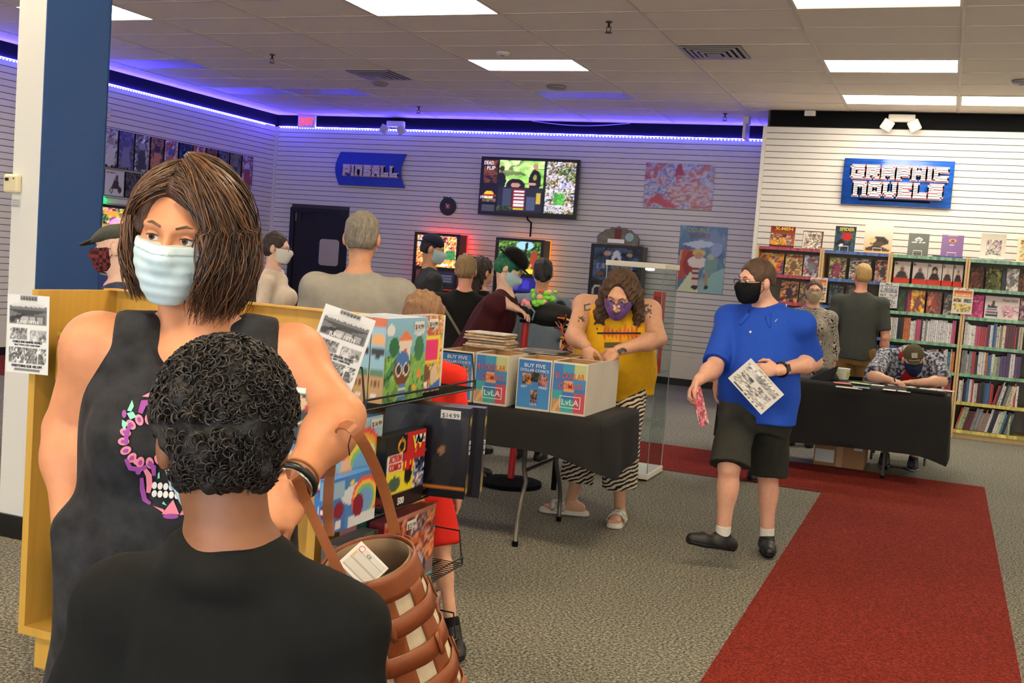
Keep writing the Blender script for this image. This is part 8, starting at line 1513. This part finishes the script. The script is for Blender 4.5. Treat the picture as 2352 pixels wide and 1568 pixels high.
MB().lathe([(.006, 0), (.006, .003), (.003, .004)], bp(3.3, -.02, -.010), 12, 'y').build('snap', mat('brass', (190, 150, 80), .3, metal=.9), t)
def ribbon(name, pts, w, th, nrm, m, parent):
    pts = [np.array(p) for p in pts]
    for _ in range(2): pts = [pts[0]]+[q for a, b in zip(pts[:-1], pts[1:]) for q in (a*.75+b*.25, a*.25+b*.75)]+[pts[-1]]
    v = []
    for i, p in enumerate(pts):
        tg = unit(pts[min(i+1, len(pts)-1)]-pts[max(i-1, 0)]); n = nrm-tg*(nrm@tg); n = unit(n); sd = np.cross(tg, n)
        v += [p+sd*w/2+n*th/2, p-sd*w/2+n*th/2, p-sd*w/2-n*th/2, p+sd*w/2-n*th/2]
    b = MB(); N = len(pts); b.add(v, [(4*i+k, 4*i+(k+1) % 4, 4*i+4+(k+1) % 4, 4*i+4+k) for i in range(N-1) for k in range(4)]+[(3, 2, 1, 0), tuple(4*(N-1)+k for k in range(4))]); return b.build(name, m, parent, bevel=.001)
ribbon('handle', [px(908, 1225, 1.93), px(884, 1125, 1.90), px(848, 1040, 1.84), px(815, 985, 1.80), px(790, 972, 1.83), px(772, 985, 1.92), px(760, 1060, 1.99), px(752, 1150, 1.99), px(756, 1232, 1.96)], .019, .004, -CF+.5*CU, M_LE2, t)
ribbon('handle', [px(800, 1352, 1.84), px(758, 1270, 1.83), px(712, 1170, 1.82), px(690, 1120, 1.80), px(676, 1090, 1.77), px(660, 1088, 1.80)], .017, .004, -CF+.3*CR, M_LE2, t)
MB().tube([px(806, 1000, 1.79), px(800, 1022, 1.78), px(803, 1045, 1.79)], .0012, 5).build('thread', mat('thread_dark', (40, 30, 34), .8), t)
# boxes the woman carries
def obox(name, lab, cat, o, ex, ey, w, h, d, col, ops, res=(26, 30)):
    ex, ey = unit(ex), unit(ey-ex*(ex@ey)/(ex@ex)); ez_ = np.cross(ex, ey); tt = thing(name, lab, cat, o); b = MB(); b.prism([(0, 0), (w, 0), (w, h), (0, h)], o-ez_*d, ex, ey, ez_, d); b.build('carton', mat('carton_%s_%s_%s' % tuple(col), col, .4), tt, bevel=.001); s_ = picture('printed_front', o+ez_*.0008, ex, ey, w, h, ops, *res, tt, mat_print('carton_print')); return tt, s_, ex, ey, ez_
o = px(776, 1291, 1.86); e1 = px(842, 1352, 1.84)-o; e2 = px(824, 1238, 1.90)-o
tt, s_, a1, a2, a3 = obox('white_toy_carton', 'white printed carton sticking out of the bucket bag', 'box', o, px(845, 1360, 1.85)-o, e2, .068, .06, .045, (232, 230, 224), [('bg', (234, 232, 226)), ('lines', .1, .1, .95, .75, 14, (176, 174, 172)), ('lines', .3, .78, .95, .95, 3, (190, 188, 186)), ('rect', .08, .45, .16, .7, (200, 180, 140))], (30, 40))
MB().tube([o+a1*.012+a2*.05+a3*.001+(a1*math.cos(q)+a2*math.sin(q))*.0055 for q in np.linspace(0, 6.283, 17)[:-1]], .0006, 4, closed=True).build('warning_mark', M_INKR, tt); text('mark_lettering', 'CE', o+a1*.03+a2*.046+a3*.001, a1, a2, .008, M_INKK, tt, depth=.0004)
o = px(652, 1072, 1.95); u1 = px(706, 1078, 1.95)-o; u2 = px(676, 896, 1.97)-o
tt, s_, a1, a2, a3 = obox('boxed_vinyl_toy', 'windowed vinyl figure box held under the arm of the brown haired woman', 'toy box', o-unit(u1)*.05, u1, u2, .095, .145, .085, (228, 224, 216), [('bg', (226, 222, 214)), ('rect', .08, .22, .92, .94, (90, 84, 84)), ('ell', .55, .72, .36, .2, (70, 66, 66)), ('ell', .55, .80, .3, .1, (226, 180, 150)), ('ell', .8, .76, .05, .04, (200, 40, 40)), ('rect', .4, .3, .7, .55, (40, 50, 90)), ('rect', .08, .22, .92, .3, (130, 150, 200)), ('tri', [(.5, .5), (.9, .6), (.9, .64)], (232, 228, 222)), ('ell', .6, .1, .12, .05, (214, 180, 110))], (24, 36))
b = MB(); q = o-unit(u1)*.05+a1*.0955; b.prism([(0, .02), (.085, .02), (.085, .125), (0, .125)], q, -a3, a2, a1, .0008); b.build('side_window', mat('window_brown', (70, 46, 36), .1), tt); b = MB(); b.prism([(.008, .032), (.087, .032), (.087, .136), (.008, .136)], o-unit(u1)*.05+a3*.002, a1, a2, a3, .0006); b.build('window_film', M_GLASS, tt)
text('side_lettering', 'FUNKO', q+a1*.0012-a3*.03+a2*.09, -a2, -a3, .016, mat('ink_red'), tt, depth=.0005)
